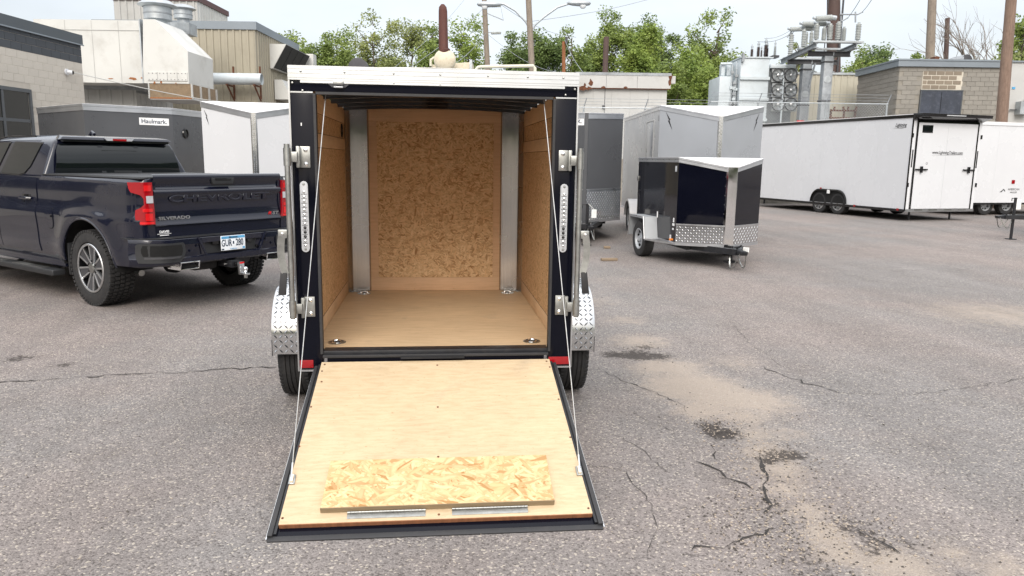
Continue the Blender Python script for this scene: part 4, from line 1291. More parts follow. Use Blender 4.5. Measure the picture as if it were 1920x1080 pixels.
for i in range(11):
    z = lerp(1.415, 1.765, i / 10)
    hw_ = interp([(1.415, .79), (1.70, .735), (1.765, .695)], z)
    bow = .028 * (1 - ((z - 1.59) / .175) ** 2)
    rwr.append([(hw_ * (-1 + k / 8), caby(z) - .006 - bow - .012 * (1 - (k / 8 - 1) ** 2), z) for k in range(17)])
RW = MB().grid(rwr).build('rear_window', 'dark_glass', CBO, solid=.008)
for x in (-.225, .225):
    MB().bar((x, caby(1.42) - .028, 1.42), (x, caby(1.755) - .030, 1.755), .012, .055).build('window_divider', 'gloss_black', RW)
MB().bb(-.22, .22, caby(1.69) - .044, caby(1.69) - .008, 1.688, 1.696).build('window_divider', 'gloss_black', RW)
MB().bb(-.10, .20, caby(1.44) - .036, caby(1.44) - .008, 1.428, 1.452).build('window_latch', 'black_plastic', RW)
# spoiler with third brake light
SP = MB().hexa([(-.70, 1.015, 1.815), (.70, 1.015, 1.815), (.68, 1.20, 1.81), (-.68, 1.20, 1.81), (-.66, 1.035, 1.852), (.66, 1.035, 1.852), (.62, 1.24, 1.872), (-.62, 1.24, 1.872)]).build('roof_spoiler', 'truck_paint', CBO, bevel=.012, seg=3)
MB().bb(-.66, .66, 1.028, 1.09, 1.79, 1.816).build('spoiler_underside', 'gloss_black', SP)
MB().prism([(-.185, 1.008, 1.842), (-.155, 1.008, 1.812), (.155, 1.008, 1.812), (.185, 1.008, 1.842)], (0, .02, 0)).build('third_brake_light', 'clear_lens', SP, bevel=.004)
MB().bb(-.085, .085, 1.004, 1.0095, 1.814, 1.839).build('brake_lens', 'red_lens', SP)
MB().prism([(-.66, cabf(1.42) + .012, 1.42), (.66, cabf(1.42) + .012, 1.42), (.60, cabf(1.76) + .012, 1.76), (-.60, cabf(1.76) + .012, 1.76)], (0, -.02, 0)).build('windshield', 'dark_glass', CBO)
MB().tube([(.0, 1.75, 1.87), (.0, 1.66, 1.93), (0, 1.60, 1.90)], .02, 8).build('roof_antenna', 'truck_paint', CBO)
# hood and nose (mostly beyond the frame)
rows = []
for i in range(11):
    y = 3.35 + 1.33 * i / 10
    zt_ = ztop(y)
    rows.append([(x * .90 * (1 if i < 9 else .95), y, zt_ + .07 * (1 - abs(x) ** 3) * (1 if i < 9 else .4)) for x in (-1, -.8, -.5, 0, .5, .8, 1)])
MB().grid(rows).build('hood', 'truck_paint', K, solid=.01)
MB().bb(-.80, .80, 4.60, 4.70, .62, 1.14).build('grille', 'gloss_black', K, bevel=.02)
for sx in (-1, 1):
    MB().bb(sx * .60, sx * .90, 4.55, 4.715, .95, 1.08).build('headlight', 'clear_lens', K, bevel=.015)
MB().bb(-.93, .93, 4.60, 4.80, .46, .70).build('front_bumper', 'truck_paint', K, bevel=.04)

# ================================================================== PARKED TRAILERS
def panel(pa, pb, z0, za, zb, th, nrm, name, mt, parent, bevel=0.):
    """upright panel from pa to pb (xy), bottom z0, top za..zb, thickness inward"""
    a, b, n = V((pa[0], pa[1], 0)), V((pb[0], pb[1], 0)), V((nrm[0], nrm[1], 0)) * th
    up = lambda p, z: V((p.x, p.y, z))
    return MB().hexa([up(a, z0), up(b, z0), up(b - n, z0), up(a - n, z0), up(a, za), up(b, zb), up(b - n, zb), up(a - n, za)]).build(name, mt, parent, bevel=bevel)
def cargo(name, label, mid, fwd, W, L, z0, z1, n, drop, skin='white_skin', trim='trim_alu', trimh=.07, ph=0., tip='treadplate', c=.06, wheels=(), wr=.33, fender=None, rim='steel', jack=True, tongue=.75, ground_jack=True, group=None, seams=0, bolts=False, plate_lugs=True, ww=.2, wx=None):
    rz = math.atan2(-fwd[0], fwd[1])
    t = thing(name, label, 'trailer', (mid[0], mid[1], 0), rz, group)
    h = W / 2
    zt = z1 - drop
    faces = [((-h, -L), (-h, 0), (-1, 0), z1, z1, 'side_panel'), ((h, 0), (h, -L), (1, 0), z1, z1, 'side_panel')]
    if n > 0:
        nl = V((-n, (h - c), 0)).normalized()
        faces += [((-h, 0), (-c, n), (nl.x, nl.y), z1, zt, 'nose_panel'), ((c, n), (h, 0), (-nl.x, nl.y), zt, z1, 'nose_panel')]
    faces += [((h, -L), (-h, -L), (0, -1), z1, z1, 'rear_panel')]
    if n <= 0:
        faces += [((-h, 0), (h, 0), (0, 1), z1, z1, 'nose_panel')]
    out = {}
    for i, (a, b, nr, za, zb, nm) in enumerate(faces):
        p = panel(a, b, z0, za - .01, zb - .01, .03, nr, nm, skin, t)
        out[i] = p
        nn = V((nr[0], nr[1], 0))
        o1, o2 = V((a[0], a[1], 0)) + nn * .012, V((b[0], b[1], 0)) + nn * .012
        panel((o1.x, o1.y), (o2.x, o2.y), 0, 0, 0, .01, nr, 'x', skin, None) if False else None
        for dz0, dz1, th in ((0., .028, .014), (.032, trimh, .010)):
            q = MB()
            w1, w2 = V((a[0], a[1], 0)) + nn * th, V((b[0], b[1], 0)) + nn * th
            q.hexa([w1 + V((0, 0, za - dz1)), w2 + V((0, 0, zb - dz1)), w2 - nn * (th - .001) + V((0, 0, zb - dz1)), w1 - nn * (th - .001) + V((0, 0, za - dz1)),
                    w1 + V((0, 0, za - dz0)), w2 + V((0, 0, zb - dz0)), w2 - nn * (th - .001) + V((0, 0, zb - dz0)), w1 - nn * (th - .001) + V((0, 0, za - dz0))])
            q.build('top_trim', trim, t)
        w1, w2 = V((a[0], a[1], 0)) + nn * .010, V((b[0], b[1], 0)) + nn * .010
        MB().hexa([w1 + V((0, 0, z0 - .02)), w2 + V((0, 0, z0 - .02)), w2 - nn * .05 + V((0, 0, z0 - .02)), w1 - nn * .05 + V((0, 0, z0 - .02)), w1 + V((0, 0, z0 + .025)), w2 + V((0, 0, z0 + .025)), w2 - nn * .05 + V((0, 0, z0 + .025)), w1 - nn * .05 + V((0, 0, z0 + .025))]).build('bottom_trim', 'trim_alu' if trim != 'gloss_black' else 'gloss_black', t)
        if nm == 'nose_panel' and ph:
            pl = panel((w1.x - nn.x * .006, w1.y - nn.y * .006), (w2.x - nn.x * .006, w2.y - nn.y * .006), z0 + .026, z0 + ph, z0 + ph, .003, nr, 'stone_guard', 'treadplate', p)
            if plate_lugs:
                u = V((0, 0, 1)).cross(nn)
                st0 = (w1 if (w2 - w1).dot(u) > 0 else w2) - nn * .006
                pit = .043
                lg = lugs(MB(), st0 + V((0, 0, z0 + .03)) + nn * .0006, u, (0, 0, 1), int((w2 - w1).length / pit), int((ph - .03) / pit), pit, .044, .012, .0035)
                q = lg.build('tread_lugs', 'treadplate', pl, ang=0)
                q['kind'] = 'stuff'
            MB().hexa([w1 + V((0, 0, z0 + ph)), w2 + V((0, 0, z0 + ph)), w2 - nn * .009 + V((0, 0, z0 + ph)), w1 - nn * .009 + V((0, 0, z0 + ph)), w1 + V((0, 0, z0 + ph + .02)), w2 + V((0, 0, z0 + ph + .02)), w2 - nn * .009 + V((0, 0, z0 + ph + .02)), w1 - nn * .009 + V((0, 0, z0 + ph + .02))]).build('guard_trim', 'alu', pl)
    # roof
    ov = .012
    rp_ = [(-h - ov, -L - ov, z1 + .004), (h + ov, -L - ov, z1 + .004), (h + ov, 0, z1 + .004), (-h - ov, 0, z1 + .004)]
    m_ = MB().prism(rp_, (0, 0, -.008))
    m_.build('roof', 'roof_white', t)
    if n > 0:
        MB().prism([(h + ov, .001, z1 + .004), (c + .02, n + ov, zt + .004), (-c - .02, n + ov, zt + .004), (-h - ov, .001, z1 + .004)], (0, 0, -.008)).build('nose_roof', 'roof_white', t)
        # strip covering the tip
        MB().hexa([(-c - .02, n - .014, z0 - .02), (c + .02, n - .014, z0 - .02), (c, n + .012, z0 - .02), (-c, n + .012, z0 - .02), (-c - .02, n - .014, zt - .005), (c + .02, n - .014, zt - .005), (c, n + .012, zt - .005), (-c, n + .012, zt - .005)]).build('nose_cap', tip, t)
        if tip == 'treadplate':
            lg = lugs(MB(), (c, n + .0125, z0), (-1, 0, 0), (0, 0, 1), max(1, int(2 * c / .034)), int((zt - z0) / .034), .034, .034, .012, .004)
            lg.build('tread_lugs', 'treadplate', t, ang=0)['kind'] = 'stuff'
    # seams and rivets on the sides
    for k in range(seams):
        y = -L * (k + 1) / (seams + 1)
        for sx in (-1, 1):
            MB().bb(sx * (h - .001), sx * (h + .0015), y - .003, y + .003, z0 + .03, z1 - trimh - .002).build('panel_seam', 'galv', t)
    MB().bb(-h + .04, h - .04, -L + .04, -.04, z0 - .005, z0 + .02).build('floor', 'dark_steel', t)
    for sx in (-1, 1):
        MB().bb(sx * h * .62, sx * (h * .62 + .06), -L + .1, -.02, z0 - .10, z0 - .006).build('frame_rail', 'black_frame', t)
        if tongue:
            MB().bar((sx * h * .62, -.1, z0 - .05), (sx * .03, n + tongue - .18, z0 - .05), .06, .09).build('tongue_rail', 'black_frame', t)
        ax = wx or (h + .10)
        for wy in wheels:
            wheel(t, (sx * ax, wy, wr), wr, ww, sx, rim, wr * .58, 'none' , 32)
            if fender == 'round':
                rows = []
                for k in range(13):
                    a = math.pi * k / 12
                    yy = wy - (wr + .09) * math.cos(a)
                    zz = wr + .02 + (wr + .06) * math.sin(a)
                    rows.append([(sx * (h + .005), yy, zz), (sx * (h + .23), yy, zz), (sx * (h + .235), yy, zz - .05)])
                MB().grid(rows).build('fender', 'white_paint' if skin != 'black_skin' else 'grey_fender', t, solid=.004)
            elif fender == 'box':
                # flat-topped fender with sloping front and rear sheets
                pr = [(wy - wr - .10, .34), (wy - wr - .03, .70), (wy + wr + .02, .70), (wy + wr + .10, .34)]
                xo = h + .235
                rows = [[(sx * (h + .004), y, z), (sx * xo, y, z), (sx * (xo + .002), y, z - .03)] for y, z in pr]
                fe = MB().grid(rows).build('fender', 'grey_fender', t, ang=20, solid=.004)
                MB().tube([(sx * (xo + .002), y, z - .002) for y, z in pr], .012, 6).build('fender_edge', 'alu', fe)
    for sx in (-1, 1):
        MB().bb(sx * (h + .0105), sx * (h + .022), -.20, -.13, z0 + .035, z0 + .07).build('side_marker', 'amber_lens', t, bevel=.004)
        for k in range(max(2, int(L / .4))):
            MB().lathe([(.008, .0), (.004, sx * .005)], 6, (sx * (h + .0105), -.15 - k * .4, z1 - trimh + .02), 'x').build('rivet', 'galv_dull', t)
    if wheels:
        for wy in wheels:
            MB().tube([(-h, wy, wr), (h, wy, wr)], .04, 8).build('axle', 'black_frame', t)
            for sx in (-1, 1):
                MB().bb(sx * h * .60, sx * (h * .60 + .07), wy - .3, wy + .3, wr - .02, wr + .06).build('leaf_spring', 'black_frame', t)
    if tongue:
        yc = n + tongue
        cp = MB().hexa([(-.04, yc - .3, z0 - .095), (.04, yc - .3, z0 - .095), (.055, yc, z0 - .08), (-.055, yc, z0 - .08), (-.04, yc - .3, z0 + .0), (.04, yc - .3, z0 + .0), (.05, yc + .02, z0 - .02), (-.05, yc + .02, z0 - .02)]).build('coupler', 'black_frame', t, bevel=.015)
        MB().bar((0, yc - .25, z0 - .0), (0, yc - .10, z0 + .06), .02).build('coupler_latch', 'black_frame', cp)
        if jack:
            zf = 0. if ground_jack else .10
            jt = z0 + .38 if ground_jack else z0 + .02
            jx = MB().tube([(.0, yc - .42, zf + .02), (0, yc - .42, jt)], .030, 10).build('jack', 'black_frame', t)
            MB().bb(-.08, .08, yc - .50, yc - .34, zf, zf + .02).build('jack_foot', 'black_frame', jx)
            if ground_jack:
              MB().tube([(0, yc - .42, z0 + .36), (.10, yc - .42, z0 + .36), (.10, yc - .42, z0 + .30)], .010, 6).build('jack_crank', 'black_frame', jx)
        for sx in (-1, 1):
            # safety chain hanging in a loop
            pts = []
            for k in range(15):
                u = k / 14
                pts.append((sx * (.05 + .05 * math.sin(3.14 * u)), yc - .35 + .30 * u, z0 - .07 - .22 * math.sin(3.14 * u)))
            ch = MB()
            for k, (p, q) in enumerate(zip(pts, pts[1:])):
                p, q = V(p), V(q)
                ch.bar(p - (q - p) * .25, q + (q - p) * .25, .020 if k % 2 else .009, .009 if k % 2 else .020)
            ch.build('safety_chain', 'zinc', t, ang=0)
    return t
def bolt_mark(t, o, u, s, mt='ink_black'):
    """lightning-shaped decal on an upright face; u points right for the viewer"""
    u = V(u).normalized()
    z = V((0, 0, 1))
    nrm = u.cross(z)
    P_ = [(-.16, .42), (.02, .02), (-.03, .0), (.20, -.42), (.045, .03), (.09, .05)]
    MB().prism([V(o) + u * a * s + z * b * s for a, b in P_], nrm * .001).build('bolt_decal', mt, t)

# small black trailer with rotated nose
BT = cargo('cargo_trailer', 'small black V-nose cargo trailer with grey fenders and tread-plate stone guards', (4.48, 11.42), (.085, -.996), 1.40, 1.76, .335, 1.675, .40, .135, 'black_skin', 'trim_alu', .075, .30, 'chrome', .075, wheels=(-1.12,), wr=.305, fender='box', tongue=.52, ground_jack=False, ww=.19)
# the viewer sees its +x side on the left
h = .70
text('decal', 'O', 'ink_white', BT, .09, (h + .002, -.10, 1.50), (0, 1, 0), (0, 0, 1), ext=.0006, sx=.7)
MB().bb(h - .001, h + .0015, -.135, -.065, 1.455, 1.545).build('decal', 'grey_fender', BT, bevel=0)
for z, y, w_, hh in ((.70, -.10, .045, .07), (.63, -.10, .08, .04), (.56, -.11, .06, .03)):
    MB().bb(h - .001, h + .0014, y - w_ / 2, y + w_ / 2, z - hh / 2, z + hh / 2).build('warning_label', 'ink_white', BT)
MB().bb(h - .001, h + .012, -.13, -.09, .38, .41).build('side_marker', 'amber_lens', BT, bevel=.004)
MB().bb(h - .001, h + .003, -.22, -.17, .36, .46).build('warning_label', 'ink_white', BT)
MB().bb(h - .001, h + .02, -1.77, -1.70, 1.27, 1.35).build('side_hinge', 'zinc', BT, bevel=.004)
MB().bb(h + .05, h + .062, -.66, -.64, .70, .80).build('fender_tag', 'ink_white', BT)
MB().bar((h + .20, -.735, .335), (h - .01, -.05, .33), .05, .03).build('fender_brace', 'alu', BT)
for k in range(7):
    MB().lathe([(.008, .0), (.004, .005)], 6, (h + .014, -.12 - k * .24, 1.64), 'x').build('rivet', 'dark_steel', BT)
for k in range(7):
    MB().lathe([(.010, .0), (.004, .006)], 6, (.098, .385, .55 + k * .14), 'y').build('rivet', 'dark_steel', BT)
MB().box((-.22, .55, .30), (.02, .10, .07), rz=.4).build('hitch_tag', 'tag_paper', BT)

# silver trailer behind it
ST = cargo('cargo_trailer', 'tall silver V-nose cargo trailer with bolt decals behind the small black trailer', (5.47, 14.60), (-.10, -.995), 2.04, 4.6, .45, 2.70, .70, .235, 'silver_paint', 'trim_alu', .09, 0., 'treadplate', .035, wheels=(-2.2,), wr=.34, fender='round', seams=0, tongue=.9)
hs = 1.02
un = V((hs - .055, -.70, 0)).normalized()
nl = V((.70, hs - .055, 0)).normalized()      # outward normal of +x nose face
for side in (1, -1):
    nn = V((side * nl.x, nl.y, 0))
    u = V((0, 0, 1)).cross(nn)
    p = V((side * lerp(hs, .055, .16), .70 * .16, 2.40)) + nn * .002
    bolt_mark(ST, p, u if side > 0 else -u, .42)
    if side < 0:
        pass
d = MB().bb(hs, hs + .012, -1.30, -.55, .55, 2.42).build('side_door', 'silver_paint', ST, bevel=.003)
for y in (-1.325, -.525):
    MB().bb(hs, hs + .018, y - .018, y + .018, .53, 2.44).build('door_frame', 'alu', d)
MB().bb(hs, hs + .018, -1.305, -.545, 2.425, 2.455).build('door_frame', 'alu', d)
text('decal', 'O', 'charcoal_paint', ST, .16, (hs + .002, -.10, 2.45), (0, 1, 0), (0, 0, 1), ext=.0006, sx=.75)

# charcoal trailer beside it
hr = .93
HRt = cargo('cargo_trailer', 'charcoal V-nose cargo trailer with tread-plate guard, right beside the silver trailer', (2.93, 15.25), (.0, -1.), 1.86, 4.2, .42, 2.56, .85, .05, 'charcoal_paint', 'trim_alu', .11, .62, 'charcoal_paint', .03, wheels=(-2.6,), wr=.33, fender='round', tongue=.75)
nl = V((.85, hr - .03, 0)).normalized()
u = V((0, 0, 1)).cross(nl)
p = V((lerp(hr, .03, .70), .85 * .70, 2.36)) + nl * .003
pl = MB().prism([p + u * a + V((0, 0, b)) for a, b in ((-.36, -.085), (.36, -.085), (.36, .085), (-.36, .085))], nl * .002).build('logo_plate', 'ink_white', HRt)
text('logo', 'Haulmark.', 'ink_navy', pl, .145, p + nl * .003 - V((0, 0, .0)), u, (0, 0, 1), ext=.001, bold=.003)
MB().box((-.10, 1.32, .62), (.10, .01, .16), rz=.2).build('hitch_tag', 'tag_paper', HRt)
MB().tube([(-.1, 1.32, .70), (0, 1.25, .80)], .004, 5).build('tag_string', 'tag_paper', HRt)

# charcoal trailer on the left, seen over the truck
tipL, SR, SL = V((-6.99, 16.23, 0)), V((-5.61, 17.24, 0)), V((-8.75, 18.05, 0))
midL = (SR + SL) / 2
xd = (SR - SL).normalized()
fd = V((xd.y, -xd.x, 0))
WL = (SR - SL).length
HL = thing('cargo_trailer', 'charcoal V-nose cargo trailer with silver top trim parked beyond the pickup', 'trailer', (midL.x, midL.y, 0), math.atan2(-fd.x, fd.y))
# local: y forward (towards viewer), x points viewer-left
tl_ = V(((tipL - midL).dot(-xd), (tipL - midL).dot(fd), 0))
hl = WL / 2
zz0, zz1 = .45, 2.60
pts = [V((-hl, -5.0, 0)), V((-hl, 0, 0)), tl_, V((hl, 0, 0)), V((hl, -5.0, 0))]
nms = ['side_panel', 'nose_panel', 'nose_panel', 'side_panel', 'rear_panel']
for i in range(5):
    a, b = pts[i], pts[(i + 1) % 5]
    d = (b - a).normalized()
    nn = V((-d.y, d.x, 0))
    p = panel((a.x, a.y), (b.x, b.y), zz0, zz1 - .01, zz1 - .01, .03, (nn.x, nn.y), nms[i], 'charcoal_paint', HL)
    for dz0, dz1, th in ((0., .045, .018), (.048, .13, .012)):
        MB().hexa([q + nn * th2 + V((0, 0, z)) for z in (zz1 - dz1, zz1 - dz0) for q, th2 in ((a, th), (b, th), (b, .001), (a, .001))]).build('top_trim', 'trim_alu' if i in (1, 2, 3) else 'trim_alu', HL)
    MB().hexa([q + nn * th2 + V((0, 0, z)) for z in (zz0 - .02, zz0 + .03) for q, th2 in ((a, .01), (b, .01), (b, -.04), (a, -.04))]).build('bottom_trim', 'trim_alu', HL)
    if i == 1:
        u = V((0, 0, 1)).cross(nn)
        o_ = a.lerp(b, .22) + V((0, 0, 2.30)) + nn * .004
        pl = MB().prism([o_ + u * x + V((0, 0, z)) for x, z in ((-.30, -.075), (.30, -.075), (.30, .075), (-.30, .075))], nn * .002).build('logo_plate', 'ink_white', HL)
        text('logo', 'Haulmark.', 'ink_navy', pl, .125, o_ + nn * .003, u, (0, 0, 1), ext=.001, bold=.003)
    if i == 0:
        o_ = b.lerp(a, .09) + V((0, 0, 2.08)) + nn * .002
        MB().lathe([(.11, .0), (.10, -.03), (.085, -.032), (.08, -.012), (.001, -.012)], 20, o_, 'x').build('side_vent', 'gloss_black', HL)
MB().prism([p + V((0, 0, zz1 + .006)) for p in pts], (0, 0, -.01)).build('roof', 'roof_white', HL)
for sx in (-1, 1):
    MB().bb(sx * .7, sx * .78, -4.8, 0, zz0 - .1, zz0 - .021).build('frame_rail', 'black_frame', HL)
    for wy in (-2.6, -3.45):
        wheel(HL, (sx * (hl - .16), wy, .35), .35, .22, sx, 'steel', .2, 'none', 28)
MB().bar((tl_.x, tl_.y - .3, .40), (tl_.x, tl_.y + .75, .40), .09, .11).build('tongue_rail', 'black_frame', HL)
jx = MB().tube([(tl_.x, tl_.y + .45, .02), (tl_.x, tl_.y + .45, .85)], .03, 8).build('jack', 'black_frame', HL)
MB().box((tl_.x, tl_.y + .45, .01), (.16, .16, .02)).build('jack_foot', 'black_frame', jx)

# white trailer between pickup and main trailer
WT = cargo('cargo_trailer', 'white V-nose cargo trailer with tread-plate nose strip behind the pickup tailgate', (-3.13, 14.35), (.07, -.9975), 2.02, 4.0, .45, 2.56, .75, .215, 'white_skin', 'trim_alu', .10, .0, 'treadplate', .035, wheels=(-2.0,), wr=.34, fender='round', tongue=.8)
nl = V((.75, 1.01 - .06, 0)).normalized()
u = V((0, 0, 1)).cross(nl)
bolt_mark(WT, V((lerp(1.01, .06, .10), .075, 2.28)) + nl * .002, u, .34)

# long white trailer with black trim on the right
LTx = thing('cargo_trailer', 'long white enclosed trailer with black trim and tandem axles, rear door towards viewer', 'trailer', (13.6, 20.45, 0), math.atan2(.2, .98))
# local: x to the right of its rear, y forward (away from the viewer); origin at near-left rear corner
W_, L_, a0, a1 = 2.55, 7.4, .33, 3.03
lp = L_ / 6
for k in range(6):
    MB().bb(0, .03, k * lp + .0015, (k + 1) * lp - .0015, a0, a1 - .02).build('side_panel', 'white_skin', LTx)
MB().bb(.004, .028, .01, L_ - .01, a0 + .01, a1 - .04).build('wall_core', 'galv', LTx)
MB().bb(W_ - .03, W_, .0, L_, a0, a1 - .02).build('side_panel', 'white_skin', LTx)
MB().bb(0.03, W_ - .03, L_ - .03, L_, a0, a1 - .02).build('front_panel', 'white_skin', LTx)
MB().bb(-.02, W_ + .02, -.02, L_ + .02, a1 + .002, a1 + .02).build('roof', 'roof_white', LTx)
for x0, x1 in ((-.022, .012), (W_ - .012, W_ + .022)):
    MB().bb(x0, x1, -.03, L_ + .02, a1 - .085, a1 + .001).build('top_trim', 'gloss_black', LTx)
    MB().bb(x0, x1, 0, L_, a0 - .06, a0 + .015).build('bottom_trim', 'gloss_black', LTx)
MB().bb(.05, W_ - .05, .1, L_ - .05, a0 - .055, a0 - .003).build('floor', 'void', LTx)
# rear: white posts, black spoiler header, ramp door
for x0, x1 in ((.0, .13), (W_ - .13, W_)):
    ps = MB().bb(x0, x1, -.03, -.001, a0 - .03, a1 - .16).build('rear_post', 'white_paint', LTx)
    MB().bb(x0 + .05, x0 + .085, -.042, -.031, 1.55, 2.05).build('tail_light', 'gloss_black', ps, bevel=.004)
MB().bb(-.012, .002, -.045, -.0, a0 - .03, a1 - .1).build('corner_trim', 'gloss_black', LTx)
MB().hexa([(-.02, -.32, a1 - .06), (W_ + .03, -.32, a1 - .06), (W_ + .03, -.001, a1 - .17), (-.02, -.001, a1 - .17), (-.02, -.34, a1 + .03), (W_ + .03, -.34, a1 + .03), (W_ + .03, -.001, a1 + .035), (-.02, -.001, a1 + .035)]).build('rear_spoiler', 'gloss_black', LTx, bevel=.01)
MB().hexa([(.85, -.345, a1 - .03), (1.55, -.345, a1 - .03), (1.55, -.335, a1 - .03), (.85, -.335, a1 - .03), (.85, -.348, a1 + .0), (1.55, -.348, a1 + .0), (1.55, -.335, a1 + .0), (.85, -.335, a1 + .0)]).build('marker_lamps', 'clear_lens', LTx)
LD = MB().bb(.16, W_ - .16, -.05, -.02, a0 + .03, a1 - .20).build('ramp_door', 'white_skin', LTx)
for x0, x1, z0, z1 in ((.132, .175, a0 + .02, a1 - .17), (W_ - .175, W_ - .132, a0 + .02, a1 - .17), (.132, W_ - .132, a1 - .215, a1 - .165)):
    MB().bb(x0, x1, -.062, -.045 if z1 - z0 > .1 else -.058, z0, z1).build('door_seal', 'gloss_black', LD)
MB().bb(.0, W_, -.05, .0, a0 - .06, a0 + .02).build('rear_sill', 'alu', LTx)
for k in range(4):
    x = .45 + k * .55
    MB().bb(x - .14, x + .14, -.075, -.051, a0 - .02, a0 + .02).build('door_hinge', 'zinc', LD)
MB().bb(W_ / 2 - .0015, W_ / 2 + .0015, -.052, -.0505, a0 + .05, a1 - .25).build('panel_seam', 'galv', LD)
MB().bb(.32, .70, -.058, -.051, a1 - .50, a1 - .28).build('door_window', 'dark_glass', LD, bevel=.01)
text('web_address', 'www.LightningTrailers.com', 'ink_black', LD, .125, (W_ / 2 + .05, -.053, 1.98), ext=.001, shear=.25, sx=.82, bold=.002)
MB().prism([(.72, -.053, 1.90), (1.9, -.053, 1.925), (1.9, -.053, 1.935), (1.3, -.053, 1.925), (1.28, -.053, 1.91)], (0, .002, 0)).build('bolt_decal', 'ink_black', LD)
for x, sg in ((.40, 1), (2.17, -1)):
    hb = MB().bb(x - .22, x + .22, -.10, -.07, 1.47, 1.51).build('door_latch', 'gloss_black', LD, bevel=.005)
    MB().bb(x - .03, x + .03, -.11, -.052, 1.40, 1.58).build('latch_keeper', 'gloss_black', hb, bevel=.005)
text('decal', 'O', 'ink_black', LD, .09, (.60, -.053, 1.66), ext=.001)
for z in (2.45, 1.05, ):
    for x in (-.02, W_ - .02):
        MB().bb(x, x + .04, -.065, -.031, z - .06, z + .06).build('rear_hinge', 'gloss_black', LTx)
text('logo', 'Lightning', 'ink_black', LTx, .15, (-.003, .42, a1 - .28), (0, -1, 0), (0, 0, 1), ext=.001, shear=.25, sx=.75, bold=.003)
MB().prism([(-.003, .70, a1 - .36), (-.003, .2, a1 - .345), (-.003, .35, a1 - .37)], (.002, 0, 0)).build('bolt_decal', 'ink_black', LTx)
text('decal', 'Snowmass.com', 'ink_black', LD, .06, (W_ - .55, -.053, a0 + .14), ext=.001) if False else None
for wy in (2.72, 3.59):
    for sx, x in ((-1, .10), (1, W_ - .10)):
        wheel(LTx, (x + .0, wy, .355), .355, .22, sx, 'alloy', .225, 'none', 36)
        bk_ = None
    MB().box((.1, wy + .02, .008), (.35, .25, .016)).build('wheel_pad', 'wood_scrap', LTx) if False else None
for sx, x in ((-1, -.005), (1, W_ + .005)):
    pth = []
    for k in range(7):
        a = math.pi - math.pi / 2 * k / 6
        pth.append((2.72 + .08 - .06 + .42 * math.cos(a), .36 + .44 * math.sin(a)))
    for k in range(7):
        a = math.pi / 2 - math.pi / 2 * k / 6
        pth.append((3.59 - .02 + .42 * math.cos(a), .36 + .44 * math.sin(a)))
    rows = [[(x - sx * .10, y, z), (x + sx * .06, y, z), (x + sx * .062, y, z - .05)] for y, z in pth]
    MB().grid(rows).build('fender', 'gloss_black', LTx, solid=.006)
    MB().prism([(x + sx * .004, y, z) for y, z in pth] + [], (-sx * .02, 0, 0)).build('wheel_well', 'void', LTx)
MB().bb(-.07, -.052, 3.06, 3.18, .66, .78).build('fender_label', 'ink_white', LTx)
for y in (1.95, .22):
    MB().bb(-.03, -.021, y - .04, y + .04, a0 - .03, a0 + .03).build('side_marker', 'red_lens', LTx)
MB().bb(-.072, -.06, 3.45, 3.53, .80, .84).build('side_marker', 'red_lens', LTx)
for sx in (-1, 1):
    MB().bar((W_ / 2 + sx * .8, L_ - .3, a0 - .02), (W_ / 2, L_ + 1.2, a0 - .02), .07, .12).build('tongue_rail', 'black_frame', LTx)
jx = MB().tube([(W_ / 2, L_ + .9, .02), (W_ / 2, L_ + .9, .9)], .035, 8).build('jack', 'black_frame', LTx)
for x in (.5, W_ - .5):
    MB().tube([(x, .3, .02), (x, .3, a0 - .06)], .03, 8).build('stabiliser_jack', 'black_frame', LTx)

# white trailer beyond its right flank
WR = thing('cargo_trailer', 'plain white enclosed trailer partly hidden behind the long black-trimmed trailer', 'trailer', (17.2, 22.9, 0), math.atan2(.18, .98))
for k in range(4):
    MB().bb(k * 1.25 + .0015, (k + 1) * 1.25 - .0015, 0, .03, .42, 3.02).build('side_panel', 'white_skin', WR)
MB().bb(.01, 4.99, .02, 2.3, .40, 3.0).build('body', 'white_skin', WR)
MB().bb(-.02, 5.02, -.02, 2.33, 3.003, 3.04).build('roof', 'roof_white', WR)
MB().bb(-.02, 5.02, -.022, -.001, 2.93, 3.001).build('top_trim', 'white_paint', WR)
MB().bb(0, 5., -.012, .02, .36, .415).build('bottom_trim', 'gloss_black', WR)
for x in (1.2, 2.1):
    wheel(WR, (x, .25, .34), .34, .22, -1, 'steel', .2, 'none', 24).rotation_euler = (0, 0, math.pi / 2)
    wheel(WR, (x, 2.05, .34), .34, .22, 1, 'steel', .2, 'none', 24).rotation_euler = (0, 0, math.pi / 2)
MB().bb(2.02, 2.14, -.02, -.001, 1.05, 1.17).build('side_marker', 'red_lens', WR)
text('logo', 'AMERICAN', 'ink_black', WR, .10, (2.15, -.003, .86), ext=.001)
text('logo', 'HAULER', 'ink_black', WR, .08, (2.15, -.003, .76), ext=.001)
MB().prism([(1.55, -.003, .76), (1.72, -.003, .88), (1.80, -.003, .80), (1.76, -.003, .79), (1.71, -.003, .84), (1.64, -.003, .77)], (0, .002, 0)).build('logo', 'ink_black', WR)

# trailer just beyond the right edge: only its tongue, coupler and jack reach in
RTr = cargo('cargo_trailer', 'trailer cut by the right frame edge, black coupler and jack reaching in', (14.35, 15.5), (-1., -.05), 1.9, 3.2, .55, 1.9, 0., 0., 'white_skin', 'trim_alu', .07, .5, 'alu', .05, wheels=(-1.9,), wr=.33, fender='round', tongue=1.9)
MB().box((0, 1.42, .78), (.03, .16, .22)).build('hitch_tag', 'tag_paper', RTr)
MB().box((-.06, .42, .50), (.5, .5, .4)).build('tongue_box', 'treadplate', RTr, bevel=.02)

